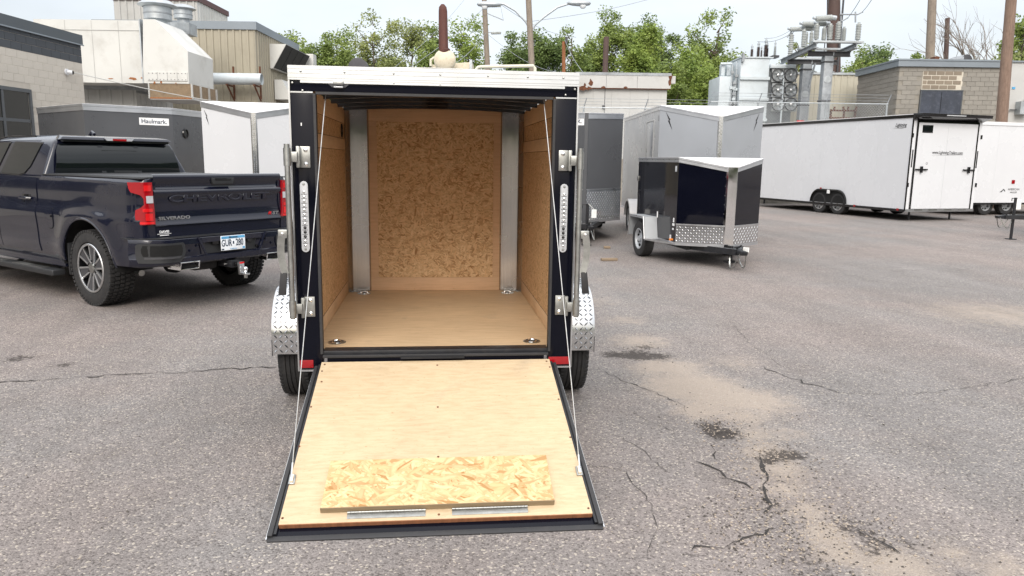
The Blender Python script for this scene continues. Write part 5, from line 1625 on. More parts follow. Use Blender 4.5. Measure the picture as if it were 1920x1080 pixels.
# ================================================================== BACKGROUND BUILDINGS
def X(px, D, py=125):
    return Q(px, py, D).x
def Z(px, py, D):
    return Q(px, py, D).z
def corrugated(mb, a, b, z0, z1, pitch=.3, depth=.04, nrm=None):
    """vertical-rib siding from a to b (2D), ribs out along nrm"""
    a, b = V((a[0], a[1], 0)), V((b[0], b[1], 0))
    L = (b - a).length
    d = (b - a) / L
    n = V((nrm[0], nrm[1], 0))
    pts = []
    k = 0.
    while k < L - 1e-6:
        for t, o in ((0, 0), (.62, 0), (.70, 1), (.92, 1)):
            s_ = k + t * pitch
            if s_ < L:
                pts.append(a + d * s_ + n * (depth * o))
        k += pitch
    pts.append(b)
    return mb.grid([[p + V((0, 0, z0)) for p in pts], [p + V((0, 0, z1)) for p in pts]])

# retained bank behind the lot on the right
TZ = 1.7
bx0, bx1, bd0, bd1 = X(1045, 31), X(2300, 31), 30.6, 120
bank = MB().bb(bx0, bx1, bd0, bd1, -.2, TZ).build('terrace', 'mortar_tan', None)
bank.rotation_euler = (0, 0, -YAW)
bank['kind'] = 'structure'

# --- painted block building, far left
ang = math.atan2(.99, .137)
LB = thing('block_building', 'cream painted block building with dark parapet and dark window at the left edge', 'building', (-10.18, 23.81, 0), ang)
LBW = 24.0
def lbx(px, py):
    d = ray(px, py)
    n_ = V((.99, -.137, 0)).normalized()
    p0 = V((-10.18, 23.81, 0))
    c = V((0, 0, CAM_H))
    p = c + d * ((p0 - c).dot(n_) / d.dot(n_))
    return (p - p0).dot(V((.137, .99, 0)).normalized()), p.z
core = MB().bb(-LBW, 0, .012, 9, 0, 4.9).build('wall_core', 'mortar_beige', LB)
wx0, wz0 = lbx(57, 168)
wl0 = -5.6
wz1 = 1.1
bw, bh = .40, .20
blk = MB().bb(-bw / 2 + .0025, bw / 2 - .0025, 0.006, .02, .0025, bh - .0025).mesh('block', 'block_beige', bevel=.003, seg=1)
hblk = MB().bb(-bw / 4 + .0025, bw / 4 - .0025, 0.006, .02, .0025, bh - .0025).mesh('block', 'block_beige', bevel=.003, seg=1)
hblkd = MB().bb(-bw / 4 + .004, bw / 4 - .004, 0, .02, .004, bh - .004).mesh('block', 'block_dark', bevel=.004, seg=1)
blkd = MB().bb(-bw / 2 + .004, bw / 2 - .004, 0, .02, .004, bh - .004).mesh('block', 'block_dark', bevel=.004, seg=1)
for r_ in range(24):
    z = r_ * bh + .0
    if z < 1.8 or z > 4.61:
        continue
    for c_ in range(-15, 1):
        x = c_ * bw - bw / 2 - (bw / 2 if r_ % 2 else 0)
        me = blk
        if x > 0:
            continue
        if r_ % 2 == 1 and c_ == 0:
            pass
        if wl0 - .2 < x < wx0 + .15 and z < wz0 + .02:
            continue
        if x - bw / 2 < -5.9:
            continue
        o = link('block', blkd if z > 4.19 else me, core)
        o.location = (x - (.0 if r_ % 2 else 0), 0, z)
    if r_ % 2 == 1:
        o = link('block', hblkd if z > 4.19 else hblk, core)
        o.location = (-bw / 4, 0, z)
MB().bb(-LBW, -5.9, .0, .02, 0, 4.7).build('wall_skin', 'block_beige', LB)
MB().bb(-5.9, .0, .004, .0115, 0, 1.8).build('wall_skin', 'block_beige', LB)
MB().bb(-LBW, .03, -.05, 9.03, 4.72, 5.0).build('parapet_cap', 'trim_dark', LB)
MB().bb(-LBW, .05, -.065, -.051, 4.70, 4.735).build('cap_drip', 'trim_grey', LB)
MB().bb(-LBW, .001, .021, 9, 4.2, 4.72).build('parapet', 'block_dark', LB) if False else None
wf = MB()
for x0, x1, z0, z1 in ((wl0, wx0, wz0 - .09, wz0), (wl0, wx0, wz1, wz1 + .08), (wl0, wl0 + .08, wz1 + .08, wz0 - .09), (wx0 - .09, wx0, wz1 + .08, wz0 - .09)):
    wf.bb(x0, x1, -.03, .06, z0, z1)
WF = wf.build('window', 'win_frame', LB, ang=0)
nw = 3
zm = lbx(40, 226)[1]
for k in range(nw):
    x0 = lerp(wl0 + .08, wx0 - .09, k / nw)
    x1 = lerp(wl0 + .08, wx0 - .09, (k + 1) / nw)
    for z0, z1 in ((wz1 + .08, zm - .04), (zm + .04, wz0 - .09)):
        MB().bb(x0 + .03, x1 - .03, .0, .010, z0, z1).build('pane', 'dark_glass', WF)
    if k:
        MB().bb(x0 - .04, x0 + .04, -.02, .055, wz1 + .08, wz0 - .09).build('mullion', 'win_frame', WF)
    MB().bb(x0 + .041, x1 - .041, -.015, .053, zm - .04, zm + .04).build('mullion', 'win_frame', WF)
# further windows of the same wall towards the viewer
for xw in (-9.0, -12.6, -16.2, -19.8):
    w2 = MB().bb(xw - 1.2, xw + 1.2, -.02, .02, wz1, wz0).build('window', 'win_frame', LB)
    for k in range(3):
        for z0, z1 in ((wz1 + .08, zm - .04), (zm + .04, wz0 - .09)):
            MB().bb(xw - 1.12 + k * .76, xw - 1.12 + k * .76 + .70, -.03, -.021, z0, z1).build('pane', 'dark_glass', w2)
# security camera and the cable strung from it
cx, cz = lbx(124, 135)
pc = V((-10.18, 23.81, 0)) + V((.137, .99, 0)).normalized() * cx + V((0, 0, cz))
nb = V((.99, -.137, 0)).normalized()
SC = thing('security_camera', 'white dome security camera on the cream block wall', 'camera', pc + nb * .0, ang)
MB().lathe([(.09, 0), (.09, -.04), (.001, -.045)], 16, (0, 0, 0), 'y').build('mount_plate', 'white_paint', SC)
MB().tube([(0, -.04, 0), (.05, -.15, -.01)], .06, 12).build('camera_body', 'white_paint', SC)
MB().lathe([(.055, 0), (.055, -.01), (.001, -.012)], 12, (.05, -.155, -.01), 'y').build('camera_lens', 'gloss_black', SC)
pe = toworld(X(660, 33.5), 33.5, Z(660, 196, 33.5))
ps_ = pc + nb * .08 + V((0, 0, .02))
pts = [ps_.lerp(pe, t) + V((0, 0, -.45 * math.sin(math.pi * t) * 1)) for t in [k / 16 for k in range(17)]]
cb = MB(ps_).tube(pts, .013, 6).build('cable', 'sheet_white', None)
cb.location = ps_
tag(cb, 'white cable strung from the security camera across the yard', 'cable')

# --- white sheet-metal air hood
D0 = 27.0
HX0, HX1 = X(72, D0 + .3), X(270, D0 + .3)
HD, off = vthing('air_handling_hood', 'big white sheet-metal air hood with sloped top and brown intake screen', 'air hood', X(270, D0), D0)
zb_, zt_ = Z(275, 157, D0), Z(268, 36, D0)
mb = MB(off).bb(HX0, X(266, D0), D0 + .25, D0 + 4.0, Z(170, 155, D0 + .3), zt_)
mb.build('hood_casing', 'sheet_white', HD)
for px_ in (120, 170, 220):
    MB(off).bb(X(px_, D0) - .008, X(px_, D0) + .008, D0 + .243, D0 + .249, Z(170, 153, D0), zt_ - .02).build('casing_seam', 'siding_white', HD)
MB(off).bb(HX0, X(268, D0), D0 + .235, D0 + .249, zt_ - .35, zt_ - .33).build('casing_seam', 'siding_white', HD)
poly = [(268, 36), (290, 36), (352, 96), (354, 157), (268, 157)]
pq = [Q(a, b, D0) for a, b in poly]
zbm = pq[3].z
pq[4].z = zbm
hm = MB(off).prism(pq, (0, 2.2, 0)).build('hood_mouth', 'sheet_white', HD)
MB(off).bb(X(266, D0) , X(268, D0), D0 - .02, D0 + .25, zbm, zt_ + .01).build('hood_flange', 'galv', HD)
ap0, ap1 = Q(277, 135, D0), Q(352, 152, D0)
ap = MB(off).bb(ap0.x, ap1.x, D0 - .03, D0 - .001, ap1.z, ap0.z).build('access_panel', 'sheet_white', HD)
for k in range(11):
    for zz in (ap1.z + .04, ap0.z - .04):
        MB(off).lathe([(.014, 0), (.014, -.012), (.001, -.014)], 6, (lerp(ap0.x + .05, ap1.x - .05, k / 10), D0 - .03, zz), 'y').build('panel_bolt', 'dark_steel', ap)
for k in range(1, 4):
    xx = lerp(ap0.x, ap1.x, k / 4)
    MB(off).bb(xx - .012, xx + .012, D0 - .036, D0 - .0305, ap1.z, ap0.z).build('panel_strip', 'siding_white', ap)
# intake screens and their frame
sc0 = Z(320, 184, D0)
for nm_, x0, x1, d0, d1 in (('f', X(277, D0), X(357, D0), D0 + .02, D0 + .03), ('s', X(357, D0) - .04, X(357, D0) - .03, D0 + .05, D0 + 2.2)):
    MB(off).bb(x0, x1, d0, d1, sc0 + .02, zbm - .01).build('intake_screen', 'screen_brown', HD)
MB(off).bb(X(277, D0), X(357, D0), D0 + .02, D0 + 2.2, sc0 - .05, sc0 + .015).build('screen_tray', 'rust_white', HD)
MB(off).bb(X(277, D0) - .005, X(357, D0) + .005, D0 + .0, D0 + .018, sc0 - .02, sc0 + .02).build('screen_rail', 'rust_stain', HD)
for dd in (D0 + .0, D0 + .75, D0 + 1.5, D0 + 2.2):
    MB(off).bb(X(357, D0) - .03, X(357, D0) + .03, dd, dd + .05, sc0 - .02, zbm).build('screen_post', 'siding_white', HD)
MB(off).bb(X(276, D0) - .02, X(276, D0) + .03, D0 + .0, D0 + .05, sc0 - .02, zbm).build('screen_post', 'siding_white', HD)
# rust streaks and patches
rr = random.Random(4)
for px_, py_, w_, h_ in ((243, 146, 16, 5), (264, 145, 14, 5), (200, 146, 10, 2), (302, 154, 4, 7), (290, 155, 5, 4), (330, 156, 3, 3)):
    c_ = Q(px_, py_, D0)
    dd = D0 + .24 if px_ < 268 else D0 - .004
    n_ = 9
    pl = []
    for k in range(n_):
        a = 6.283 * k / n_
        pl.append((c_.x + w_ / 104 * math.cos(a) * rr.uniform(.6, 1.2), dd, c_.z + h_ / 104 * math.sin(a) * rr.uniform(.5, 1.3)))
    MB(off).prism(pl, (0, .004, 0)).build('rust_patch', 'rust_stain', HD)
for k in range(9):
    zz = lerp(zbm + .15, Z(352, 105, D0), rr.random())
    yy = D0 + rr.uniform(.15, 2.0)
    MB(off).bb(pq[2].x + .001, pq[2].x + .04, yy, yy + .02, zz - rr.uniform(.2, .5), zz).build('stain', 'louver_dark', HD) if False else None
# legs under the casing
for px_, dd in ((170, D0 + 3.5), (262, D0 + 3.5), (90, D0 + 3.5)):
    MB(off).bb(X(px_, dd) - .1, X(px_, dd) + .1, dd - .1, dd + .1, 0, Z(170, 155, D0 + .3)).build('support_leg', 'galv', HD)
# --- white corrugated shed below it
SH, off = vthing('metal_shed', 'pale corrugated shed wall under the white air hood', 'shed', X(205, 28.5), 28.5)
x0, x1 = X(120, 28.5), X(252, 28.5)
zt2 = Z(205, 168, 28.5)
corrugated(MB(off), (x0, 28.5), (x1, 28.5), 0, zt2, .42, .03, (0, -1)).build('siding', 'siding_white', SH)
corrugated(MB(off), (x1, 28.5), (x1, 31.5), 0, zt2 - .1, .42, .03, (1, 0)).build('siding', 'siding_white', SH)
MB(off).bb(x0, x1 + .05, 28.42, 31.5, zt2, zt2 + .28).build('roof', 'galv_dull', SH)
# --- beige corrugated warehouse
D1 = 33.0
wxl, wxr = X(180, D1), X(481, D1)
wtop, wtrim = Z(481, 41, D1), Z(481, 56, D1)
WH, off = vthing('warehouse', 'tan corrugated metal warehouse with grey parapet trim', 'building', wxr, D1)
corrugated(MB(off), (wxl, D1), (wxr, D1), 0, wtrim, .30, .045, (0, -1)).build('siding', 'siding_beige', WH)
corrugated(MB(off), (wxr, D1), (wxr, D1 + 6.3), 0, wtrim, .30, .045, (1, 0)).build('siding', 'siding_beige', WH)
MB(off).bb(wxl, wxr + .08, D1 - .08, D1 + 6.35, wtrim, wtop).build('parapet_trim', 'trim_grey', WH)
MB(off).bb(wxl, wxr - .05, D1 + .05, D1 + 6.3, 0, wtrim - .05).build('wall_core', 'siding_beige', WH)
# louvred hood and a second plain hood on its right wall
la, lb = D1 + 1.7, D1 + 5.6
lz1, lz0 = Z(500, 82, la), Z(500, 128, la)
xr_ = wxr + .05
lv = MB(off).hexa([(xr_, la, lz0), (xr_ + .12, la, lz0), (xr_ + .12, lb, lz0), (xr_, lb, lz0), (xr_, la, lz1), (xr_ + .75, la, lz1), (xr_ + .75, lb, lz1), (xr_, lb, lz1)]).build('louvre_hood', 'sheet_white', WH)
for k in range(4):
    y0, y1 = lerp(la, lb, k / 4) + .04, lerp(la, lb, (k + 1) / 4) - .04
    P0 = lambda y, t, o: (xr_ + lerp(.12, .75, t) + .02 + o, y, lerp(lz0, lz1, t))
    MB(off).hexa([P0(y0, .03, -.02), P0(y1, .03, -.02), P0(y1, .03, .01), P0(y0, .03, .01), P0(y0, .97, -.02), P0(y1, .97, -.02), P0(y1, .97, .01), P0(y0, .97, .01)]).build('louvre_panel', 'louver_dark', lv)
ha, hb2 = D1 + 2.2, D1 + 3.6
hz1, hz0 = Z(505, 149, ha), Z(505, 186, ha)
MB(off).hexa([(xr_, ha, hz0), (xr_ + .8, ha, hz0), (xr_ + .8, hb2, hz0), (xr_, hb2, hz0), (xr_, ha, hz1), (xr_ + .35, ha, hz1), (xr_ + .35, hb2, hz1), (xr_, hb2, hz1)]).build('vent_hood', 'sheet_white', WH)
MB(off).bb(xr_ + .1, xr_ + .9, lb + .1, lb + .7, Z(548, 125, lb), Z(548, 100, lb)).build('vent_hood', 'sheet_white', WH)
# --- grey exhaust duct on brackets
dz = Z(446, 148, D1 - .7)
DU, off = vthing('exhaust_duct', 'grey round duct on rusty brackets along the tan warehouse wall', 'duct', X(446, D1 - .7), D1 - .7)
xa, xb = X(396, D1 - .7), X(490, D1 - .7)
MB(off).lathe([(.235, xa - X(446, D1 - .7)), (.235, 0), (.245, .01), (.245, .05), (.235, .06), (.235, xb - X(446, D1 - .7)), (.22, xb - X(446, D1 - .7)), (.22, 0)], 24, (X(446, D1 - .7), D1 - .7, dz), 'x').build('duct_pipe', 'xfmr_grey', DU)
for px_ in (427, 478):
    xx = X(px_, D1 - .7)
    MB(off).bb(xx - .03, xx + .03, D1 - .12, D1 - .05, Z(px_, 186, D1), Z(px_, 125, D1)).build('bracket_post', 'rust', DU)
    MB(off).bar((xx, D1 - .95, dz - .26), (xx, D1 - .08, dz - .26), .06).build('bracket_arm', 'rust', DU)
    MB(off).bar((xx, D1 - .85, dz - .28), (xx, D1 - .10, dz - .85), .05).build('bracket_strut', 'rust', DU)
# --- penthouse behind
D2 = 44.0
PH, off = vthing('metal_penthouse', 'pale ribbed metal penthouse with brown roof trim rising behind the air hood', 'building', X(376, D2), D2)
px0, px1 = X(222, D2), X(376, D2)
pz1 = Z(376, -2, D2)
corrugated(MB(off), (px0, D2), (px1, D2), 0, pz1, .38, .05, (0, -1)).build('siding', 'siding_white', PH)
corrugated(MB(off), (px1, D2), (px1, D2 + 4.5), 0, pz1, .38, .03, (1, 0)).build('siding', 'sheet_white', PH)
corrugated(MB(off), (px0, D2 + 6), (px0, D2), 0, pz1, .38, .03, (-1, 0)).build('siding', 'siding_white', PH)
MB(off).bb(px0 - .08, px1 + .08, D2 - .1, D2 + 4.6, pz1 - .12, pz1 + .18).build('roof_trim', 'trim_brown', PH)
# --- roof ventilators on the hood
def ventilator(px, py0, D, r, h, lab):
    zt3 = Z(px, py0, D)
    t, off = vthing('roof_ventilator', lab, 'ventilator', X(px, D), D, 'roof ventilators on the air hood')
    t.location.z = 0
    prof = [(r * .8, zt3 - h * 1.2), (r * .8, zt3 - h * .95), (r * .55, zt3 - h * .9), (r * .55, zt3 - h * .72), (r * .85, zt3 - h * .68), (r * .85, zt3 - h * .22)]
    MB().lathe(prof, 24).build('ventilator_drum', 'galv', t)
    MB().lathe([(r * .9, zt3 - h * .25), (r * 1.22, zt3 - h * .18), (r * .85, zt3 - h * .02), (r * .5, zt3 + .02), (.01, zt3 + .05)], 24).build('ventilator_cap', 'galv', t)
    MB().lathe([(r * .86, zt3 - h * .5), (r * .88, zt3 - h * .49), (r * .88, zt3 - h * .46), (r * .86, zt3 - h * .45)], 24).build('ventilator_band', 'galv_dull', t)
    MB().bb(-r * .9, r * .9, -r * .9, r * .9, zt_ - .02, zt3 - h * .93).build('ventilator_curb', 'galv', t)
ventilator(302, 1, 28.6, .56, 1.0, 'large capped grey roof ventilator on the white air hood')
ventilator(349, 10, 30.3, .40, .75, 'smaller rounded roof ventilator right of the large capped one')
MB_ = None

# --- low boiler house carrying the stack
D3 = 34.0
BH, off = vthing('boiler_house', 'low pale building behind the open trailer carrying the brown stack', 'building', X(860, D3), D3)
rz_ = Z(850, 135, D3)
MB(off).bb(X(640, D3), X(1079, D3), D3, D3 + 5, 0, rz_ - .1).build('wall', 'rust_white', BH)
MB(off).bb(X(640, D3) - .1, X(1079, D3), D3 - .1, D3 + 5.1, rz_ - .1, rz_).build('roof', 'trim_grey', BH)
Dk = D3 + 1.2
SKT, off = vthing('exhaust_stack', 'tall brown exhaust stack rising from a cream round tank', 'stack', X(834, Dk), Dk)
cx_ = X(834, Dk)
rb_ = 20 * Dk / 1400
cz_ = Z(834, 113, Dk)
MB(off).lathe([(rb_ * math.sin(a), -rb_ * math.cos(a) * .6) for a in [math.pi * k / 14 for k in range(15)]], 28, (cx_, Dk, cz_), 'y').build('tank', 'tank_cream', SKT)
MB(off).bb(cx_ - .3, cx_ + .3, Dk - .15, Dk + .15, rz_, cz_ - rb_ * .7).build('tank_saddle', 'tank_cream', SKT)
zt4, zb4 = Z(830, 8, Dk), Z(834, 94, Dk)
MB(off).tube([(cx_, Dk, zb4 - .15), (cx_ - .02, Dk, zb4), (cx_ - .06, Dk, zb4 + .06), (cx_ - .08, Dk, zt4 - .3), (cx_ - .09, Dk, zt4 - .12), (cx_ - .09, Dk, zt4)], [.23, .25, .22, .195, .17, .07], 20).build('flue', 'stack_brown', SKT)
MB(off).lathe([(.23, 0), (.25, .01), (.25, .07), (.23, .08)], 20, (cx_, Dk, zb4 - .04)).build('flue_flange', 'stack_brown', SKT)
TB, off = vthing('equipment_box', 'cream equipment housing beside the round tank', 'housing', X(860, Dk + .5), Dk + .5)
MB(off).hexa([(X(806, Dk), Dk + .6, rz_ ), (X(886, Dk), Dk + .6, rz_), (X(886, Dk), Dk + 2, rz_), (X(806, Dk), Dk + 2, rz_), (X(806, Dk), Dk + .6, Z(810, 118, Dk)), (X(884, Dk), Dk + .6, Z(880, 113, Dk)), (X(884, Dk), Dk + 2, Z(880, 113, Dk)), (X(806, Dk), Dk + 2, Z(810, 118, Dk))]).build('housing', 'tank_cream', TB, bevel=.03)
MB(off).tube([(X(806, Dk), Dk + .4, Z(806, 122, Dk)), (X(806, Dk), Dk + .4, Z(806, 110, Dk)), (X(812, Dk), Dk + .4, Z(806, 106, Dk)), (X(818, Dk), Dk + .4, Z(806, 107, Dk))], .06, 8).build('housing_pipe', 'pipe_cream', TB)
MB(off).bb(X(880, Dk), X(885, Dk), Dk + .1, Dk + .3, rz_, Z(880, 111, Dk)).build('control_box', 'galv', TB)
PR, off = vthing('roof_pipe', 'cream pipe running along the low roof right of the tank', 'pipe', X(940, Dk), Dk)
zp = Z(940, 127, Dk)
MB(off).tube([(X(893, Dk), Dk, rz_), (X(893, Dk), Dk, zp - .08), (X(896, Dk), Dk, zp), (X(902, Dk), Dk, zp + .03), (X(1000, Dk), Dk, zp + .10), (X(1003, Dk), Dk, zp), (X(1003, Dk), Dk, rz_)], .075, 10).build('pipe_run', 'pipe_cream', PR)
RF, off = vthing('roof_fan', 'dark round roof fan above the open trailer roof edge', 'fan', X(672, Dk), Dk)
zc_ = Z(672, 128, Dk)
MB(off).lathe([(.44, .0), (.44, .35), (.001, .36)], 24, (X(672, Dk), Dk - .1, zc_), 'y').build('fan_drum', 'dark_steel', RF)
for k in range(9):
    a = .5 + 2.1 * k / 8
    MB(off).lathe([(.03, 0), (.001, -.02)], 8, (X(672, Dk) + .33 * math.cos(a), Dk - .1, zc_ + .33 * math.sin(a)), 'y').build('fan_bolt', 'galv', RF)
MB(off).lathe([(.44, 0), (.45, -.02), (.38, -.03), (.001, -.02)], 24, (X(672, Dk), Dk - .1, zc_), 'y').build('fan_face', 'dark_steel', RF)

# --- white rusty building
D4 = 35.0
RBl, off = vthing('white_building', 'flat-roofed white building with rust-stained fascia and pipe stack on its roof', 'building', X(1170, D4), D4)
x0, x1 = X(1079.5, D4), X(1253, D4)
zr, zf = Z(1170, 137, D4), Z(1170, 165, D4)
for k in range(5):
    MB(off).bb(lerp(x0, x1, k / 5) + .006, lerp(x0, x1, (k + 1) / 5) - .006, D4, D4 + .1, TZ, zf).build('wall_panel', 'rust_white', RBl)
MB(off).bb(x0, x1, D4 + .02, D4 + 6, TZ, zf).build('wall_core', 'rust_white', RBl)
xs_ = [x0, X(1137, D4), X(1195, D4), X(1258, D4)]
for a, b in zip(xs_, xs_[1:]):
    MB(off).bb(a + .006, b - .006, D4 - .18, D4 - .02, zf - .02, zr - .12).build('fascia_panel', 'rust_white', RBl)
MB(off).bb(x0, xs_[-1] + .01, D4 - .2, D4 + 6, zr - .12, zr).build('roof_edge', 'galv_dull', RBl)
MB(off).bb(x0, xs_[-1] - .01, D4 - .17, D4 - .0, zf - .05, zf - .021).build('fascia_drip', 'rust', RBl)
MB(off).bb(X(1258, D4) + .02, X(1267, D4), D4 - .1, D4 + .3, Z(1260, 157, D4), Z(1260, 143, D4)).build('wall_box', 'rust_white', RBl)
for px_, py_, w_, h_ in ((1107, 155, 4, 7), (1092, 166, 9, 4), (1104, 166, 5, 4), (1130, 165, 4, 3), (1096, 160, 2, 4), (1256, 146, 4, 6), (1254, 155, 3, 6), (1172, 165, 4, 2)):
    c_ = Q(px_, py_, D4)
    pl = []
    for k in range(9):
        a = 6.283 * k / 9
        pl.append((c_.x + w_ / 40 * math.cos(a) * rr.uniform(.5, 1.2), D4 - .19, c_.z + h_ / 40 * math.sin(a) * rr.uniform(.5, 1.2)))
    MB(off).prism(pl, (0, .005, 0)).build('rust_patch', 'rust', RBl)
MB(off).bb(X(1136, D4) - .012, X(1136, D4) + .012, D4 - .012, D4 - .001, TZ, zf - .06).build('wall_conduit', 'dark_steel', RBl)
MB(off).bb(X(1134, D4) - .06, X(1134, D4) + .06, D4 - .1, D4 - .013, Z(1134, 204, D4), Z(1134, 198, D4)).build('junction_box', 'dark_steel', RBl)
st_ = MB(off).lathe([(.13, zr), (.13, Z(1135, 70, D4 + 2)), (.11, Z(1135, 70, D4 + 2) + .02)], 14, (X(1135, D4 + 2), D4 + 2, 0)).build('roof_stack', 'steel_brown', RBl)

# --- chain-link fence along the bank
def fence(pxs, py_top, D, lab, post_px, name='chain_link_fence', arms=True):
    xa, xb = X(pxs[0], D), X(pxs[1], D)
    t, off = vthing(name, lab, 'fence', (xa + xb) / 2, D, 'chain-link fences on the bank')
    z1 = Z((pxs[0] + pxs[1]) / 2, py_top, D)
    z0 = TZ
    MB(off).tube([(xa, D, z1), (xb, D, z1)], .021, 8).build('top_rail', 'galv', t)
    for p in post_px:
        xx = X(p, D)
        MB(off).tube([(xx, D + .04, z0), (xx, D + .04, z1 + .03)], .036, 8).build('fence_post', 'galv', t)
        if arms:
            MB(off).bar((xx, D + .04, z1), (xx + .10, D - .05, z1 + .38), .03).build('barb_arm', 'galv_dull', t)
    if arms:
        for k in range(3):
            MB(off).tube([(xa, D + .04 - .03 * k, z1 + .12 * (k + 1)), (xb, D + .04 - .03 * k, z1 + .12 * (k + 1))], .007, 4).build('barbed_wire', 'galv_dull', t)
    m = MB(off)
    hgt = z1 - z0
    s_ = xa - hgt
    while s_ < xb:
        for sg in (1, -1):
            a = (s_, z0) if sg > 0 else (s_ + hgt, z0)
            b = (s_ + hgt, z1) if sg > 0 else (s_, z1)
            # clip to the span
            pts = []
            for (u0, v0), (u1, v1) in ((a, b),):
                t0, t1 = 0., 1.
                du = u1 - u0
                lo, hi = sorted(((xa - u0) / du, (xb - u0) / du))
                t0, t1 = max(t0, lo), min(t1, hi)
                if t1 > t0 + .01:
                    m.bar((u0 + du * t0, D - .035, v0 + (v1 - v0) * t0), (u0 + du * t1, D - .035, v0 + (v1 - v0) * t1), .007, .007)
        s_ += .115
    q = m.build('wire_mesh', 'galv', t, ang=0)
    q['kind'] = 'stuff'
fence((1079, 1335), 203, 32.0, 'chain-link fence with barbed wire below the rusty white building', (1097, 1213, 1330))
fence((1336, 1672), 193, 32.0, 'chain-link fence in front of the grey transformer', (1427, 1555, 1671))

# ================================================================== SUBSTATION
D5 = 38.0
TR, off = vthing('power_transformer', 'large pale grey power transformer with fan-cooled radiators and bushings on top', 'transformer', X(1420, D5), D5)
def qb(m, px0, px1, py0, py1, d0, d1, D=None):
    """box spanning a pixel rectangle at distance d0, going back to d1"""
    D = d0
    a, b = Q(px0, py1, D), Q(px1, py0, D)
    return m.bb(a.x, b.x, d0, d1, a.z, b.z)
tkt = Z(1420, 109, D5)
x0, x1 = X(1389, D5), X(1443, D5)
MB(off).bb(x0, x1, D5, D5 + 3, TZ, tkt).build('tank', 'xfmr_grey', TR, bevel=.03)
for py_ in (147, 186, 225):
    zz = Z(1415, py_, D5)
    MB(off).bb(x0 - .02, x1 + .02, D5 - .12, D5 - .001, zz - .07, zz + .07).build('tank_rib', 'xfmr_grey', TR)
MB(off).bb(x0 - .04, x1 + .15, D5 - .06, D5 + 3.05, tkt + .001, tkt + .06).build('tank_cover', 'xfmr_grey', TR)
qb(MB(off), 1344, 1372, 143, 240, D5 + .3, D5 + 2.4).build('control_cabinet', 'xfmr_grey', TR, bevel=.03)
qb(MB(off), 1373, 1388, 115, 240, D5 + .6, D5 + 2.8).build('side_chamber', 'xfmr_grey', TR, bevel=.03)
qb(MB(off), 1352, 1360, 120, 142, D5 + .6, D5 + 1.0).build('terminal_box', 'xfmr_grey', TR, bevel=.02)
qb(MB(off), 1362, 1371, 117, 142, D5 + .8, D5 + 1.2).build('terminal_box', 'xfmr_grey', TR, bevel=.02)
MB(off).tube([(X(1351, D5 + .5), D5 + .5, Z(1351, 117, D5)), (X(1372, D5 + .5), D5 + .5, Z(1372, 117, D5))], .06, 8).build('oil_pipe', 'xfmr_grey', TR)
for px_, p0, p1 in ((1374, 120, 236), (1382, 128, 230), (1379, 150, 190)):
    xx = X(px_, D5 + .25)
    pp = MB(off).tube([(xx, D5 + .3, Z(px_, p1, D5)), (xx, D5 + .3, Z(px_, p0, D5))], .045, 8).build('conduit', 'galv', TR)
    for k in range(4):
        zz = lerp(Z(px_, p1, D5), Z(px_, p0, D5), (k + .5) / 4)
        MB(off).box((xx, D5 + .26, zz), (.16, .10, .12)).build('conduit_box', 'galv_dull' if k % 2 else 'xfmr_grey', pp)
MB(off).bb(X(1389, D5) , X(1393, D5), D5 - .2, D5 + .0, tkt - .2, tkt + .2).build('relief_valve', 'galv_dull', TR)
# radiator bank with six fans
rx0, rx1 = X(1447, D5 - .2), X(1494, D5 - .2)
rzt, rzb = Z(1470, 122, D5), Z(1470, 246, D5)
MB(off).bb(rx0, rx1, D5 + .25, D5 + 2.2, rzb, rzt).build('radiator', 'fan_grey', TR)
MB(off).bb(rx0 - .02, rx1 + .02, D5 - .1, D5 + 2.25, rzt - .16, rzt + .02).build('radiator_header', 'xfmr_grey', TR, bevel=.03)
nfin = 26
for k in range(nfin):
    xx = lerp(rx0, rx1, (k + .5) / nfin)
    MB(off).bb(xx - .008, xx + .008, D5 + .12, D5 + .249, rzb, rzt - .17).build('radiator_fin', 'galv_dull', TR)
for row, pyc in enumerate((141, 169, 196)):
    for col, pxc in enumerate((1458.5, 1482.5)):
        c_ = Q(pxc, pyc, D5)
        rf_ = .285
        f = MB(off)
        f.lathe([(rf_ + .03, -.02), (rf_ + .03, -.10), (rf_, -.10), (rf_, -.02)], 28, (c_.x, D5, c_.z), 'y')
        fo = f.build('fan', 'dark_steel', TR)
        MB(off).bb(c_.x - rf_ - .01, c_.x + rf_ + .01, D5 + .0, D5 + .1, c_.z - rf_ - .045, c_.z + rf_ + .045).build('fan_shroud', 'fan_grey', fo)
        for k in range(5):
            a = 6.283 * k / 5 + row * .4
            bl = MB(off)
            rows = []
            for i in range(7):
                rr_ = .06 + (rf_ - .075) * i / 6
                w_ = .42 + .12 * math.sin(i / 6 * 3.1)
                sweep = a + .55 * (i / 6) ** 1.4
                rows.append([(c_.x + rr_ * math.cos(sweep + w_ * (j - .5)), D5 - .045 + .05 * (j - .5), c_.z + rr_ * math.sin(sweep + w_ * (j - .5))) for j in (0, .33, .66, 1.)])
            bl.grid(rows).build('fan_blade', 'galv', fo, solid=.004)
        MB(off).lathe([(.075, -.02), (.07, -.09), (.03, -.11), (.001, -.11)], 14, (c_.x, D5, c_.z), 'y').build('fan_hub', 'alu', fo)
        for k in range(5):
            rg2 = .06 + .055 * k
            MB(off).lathe([(rg2, -.105), (rg2 + .005, -.108), (rg2 + .005, -.103)], 24, (c_.x, D5, c_.z), 'y').build('fan_guard_ring', 'galv', fo)
MB(off).bb(X(1470, D5) - .03, X(1470, D5) + .03, D5 - .09, D5 - .02, rzb, rzt - .5).build('fan_rail', 'xfmr_grey', TR)
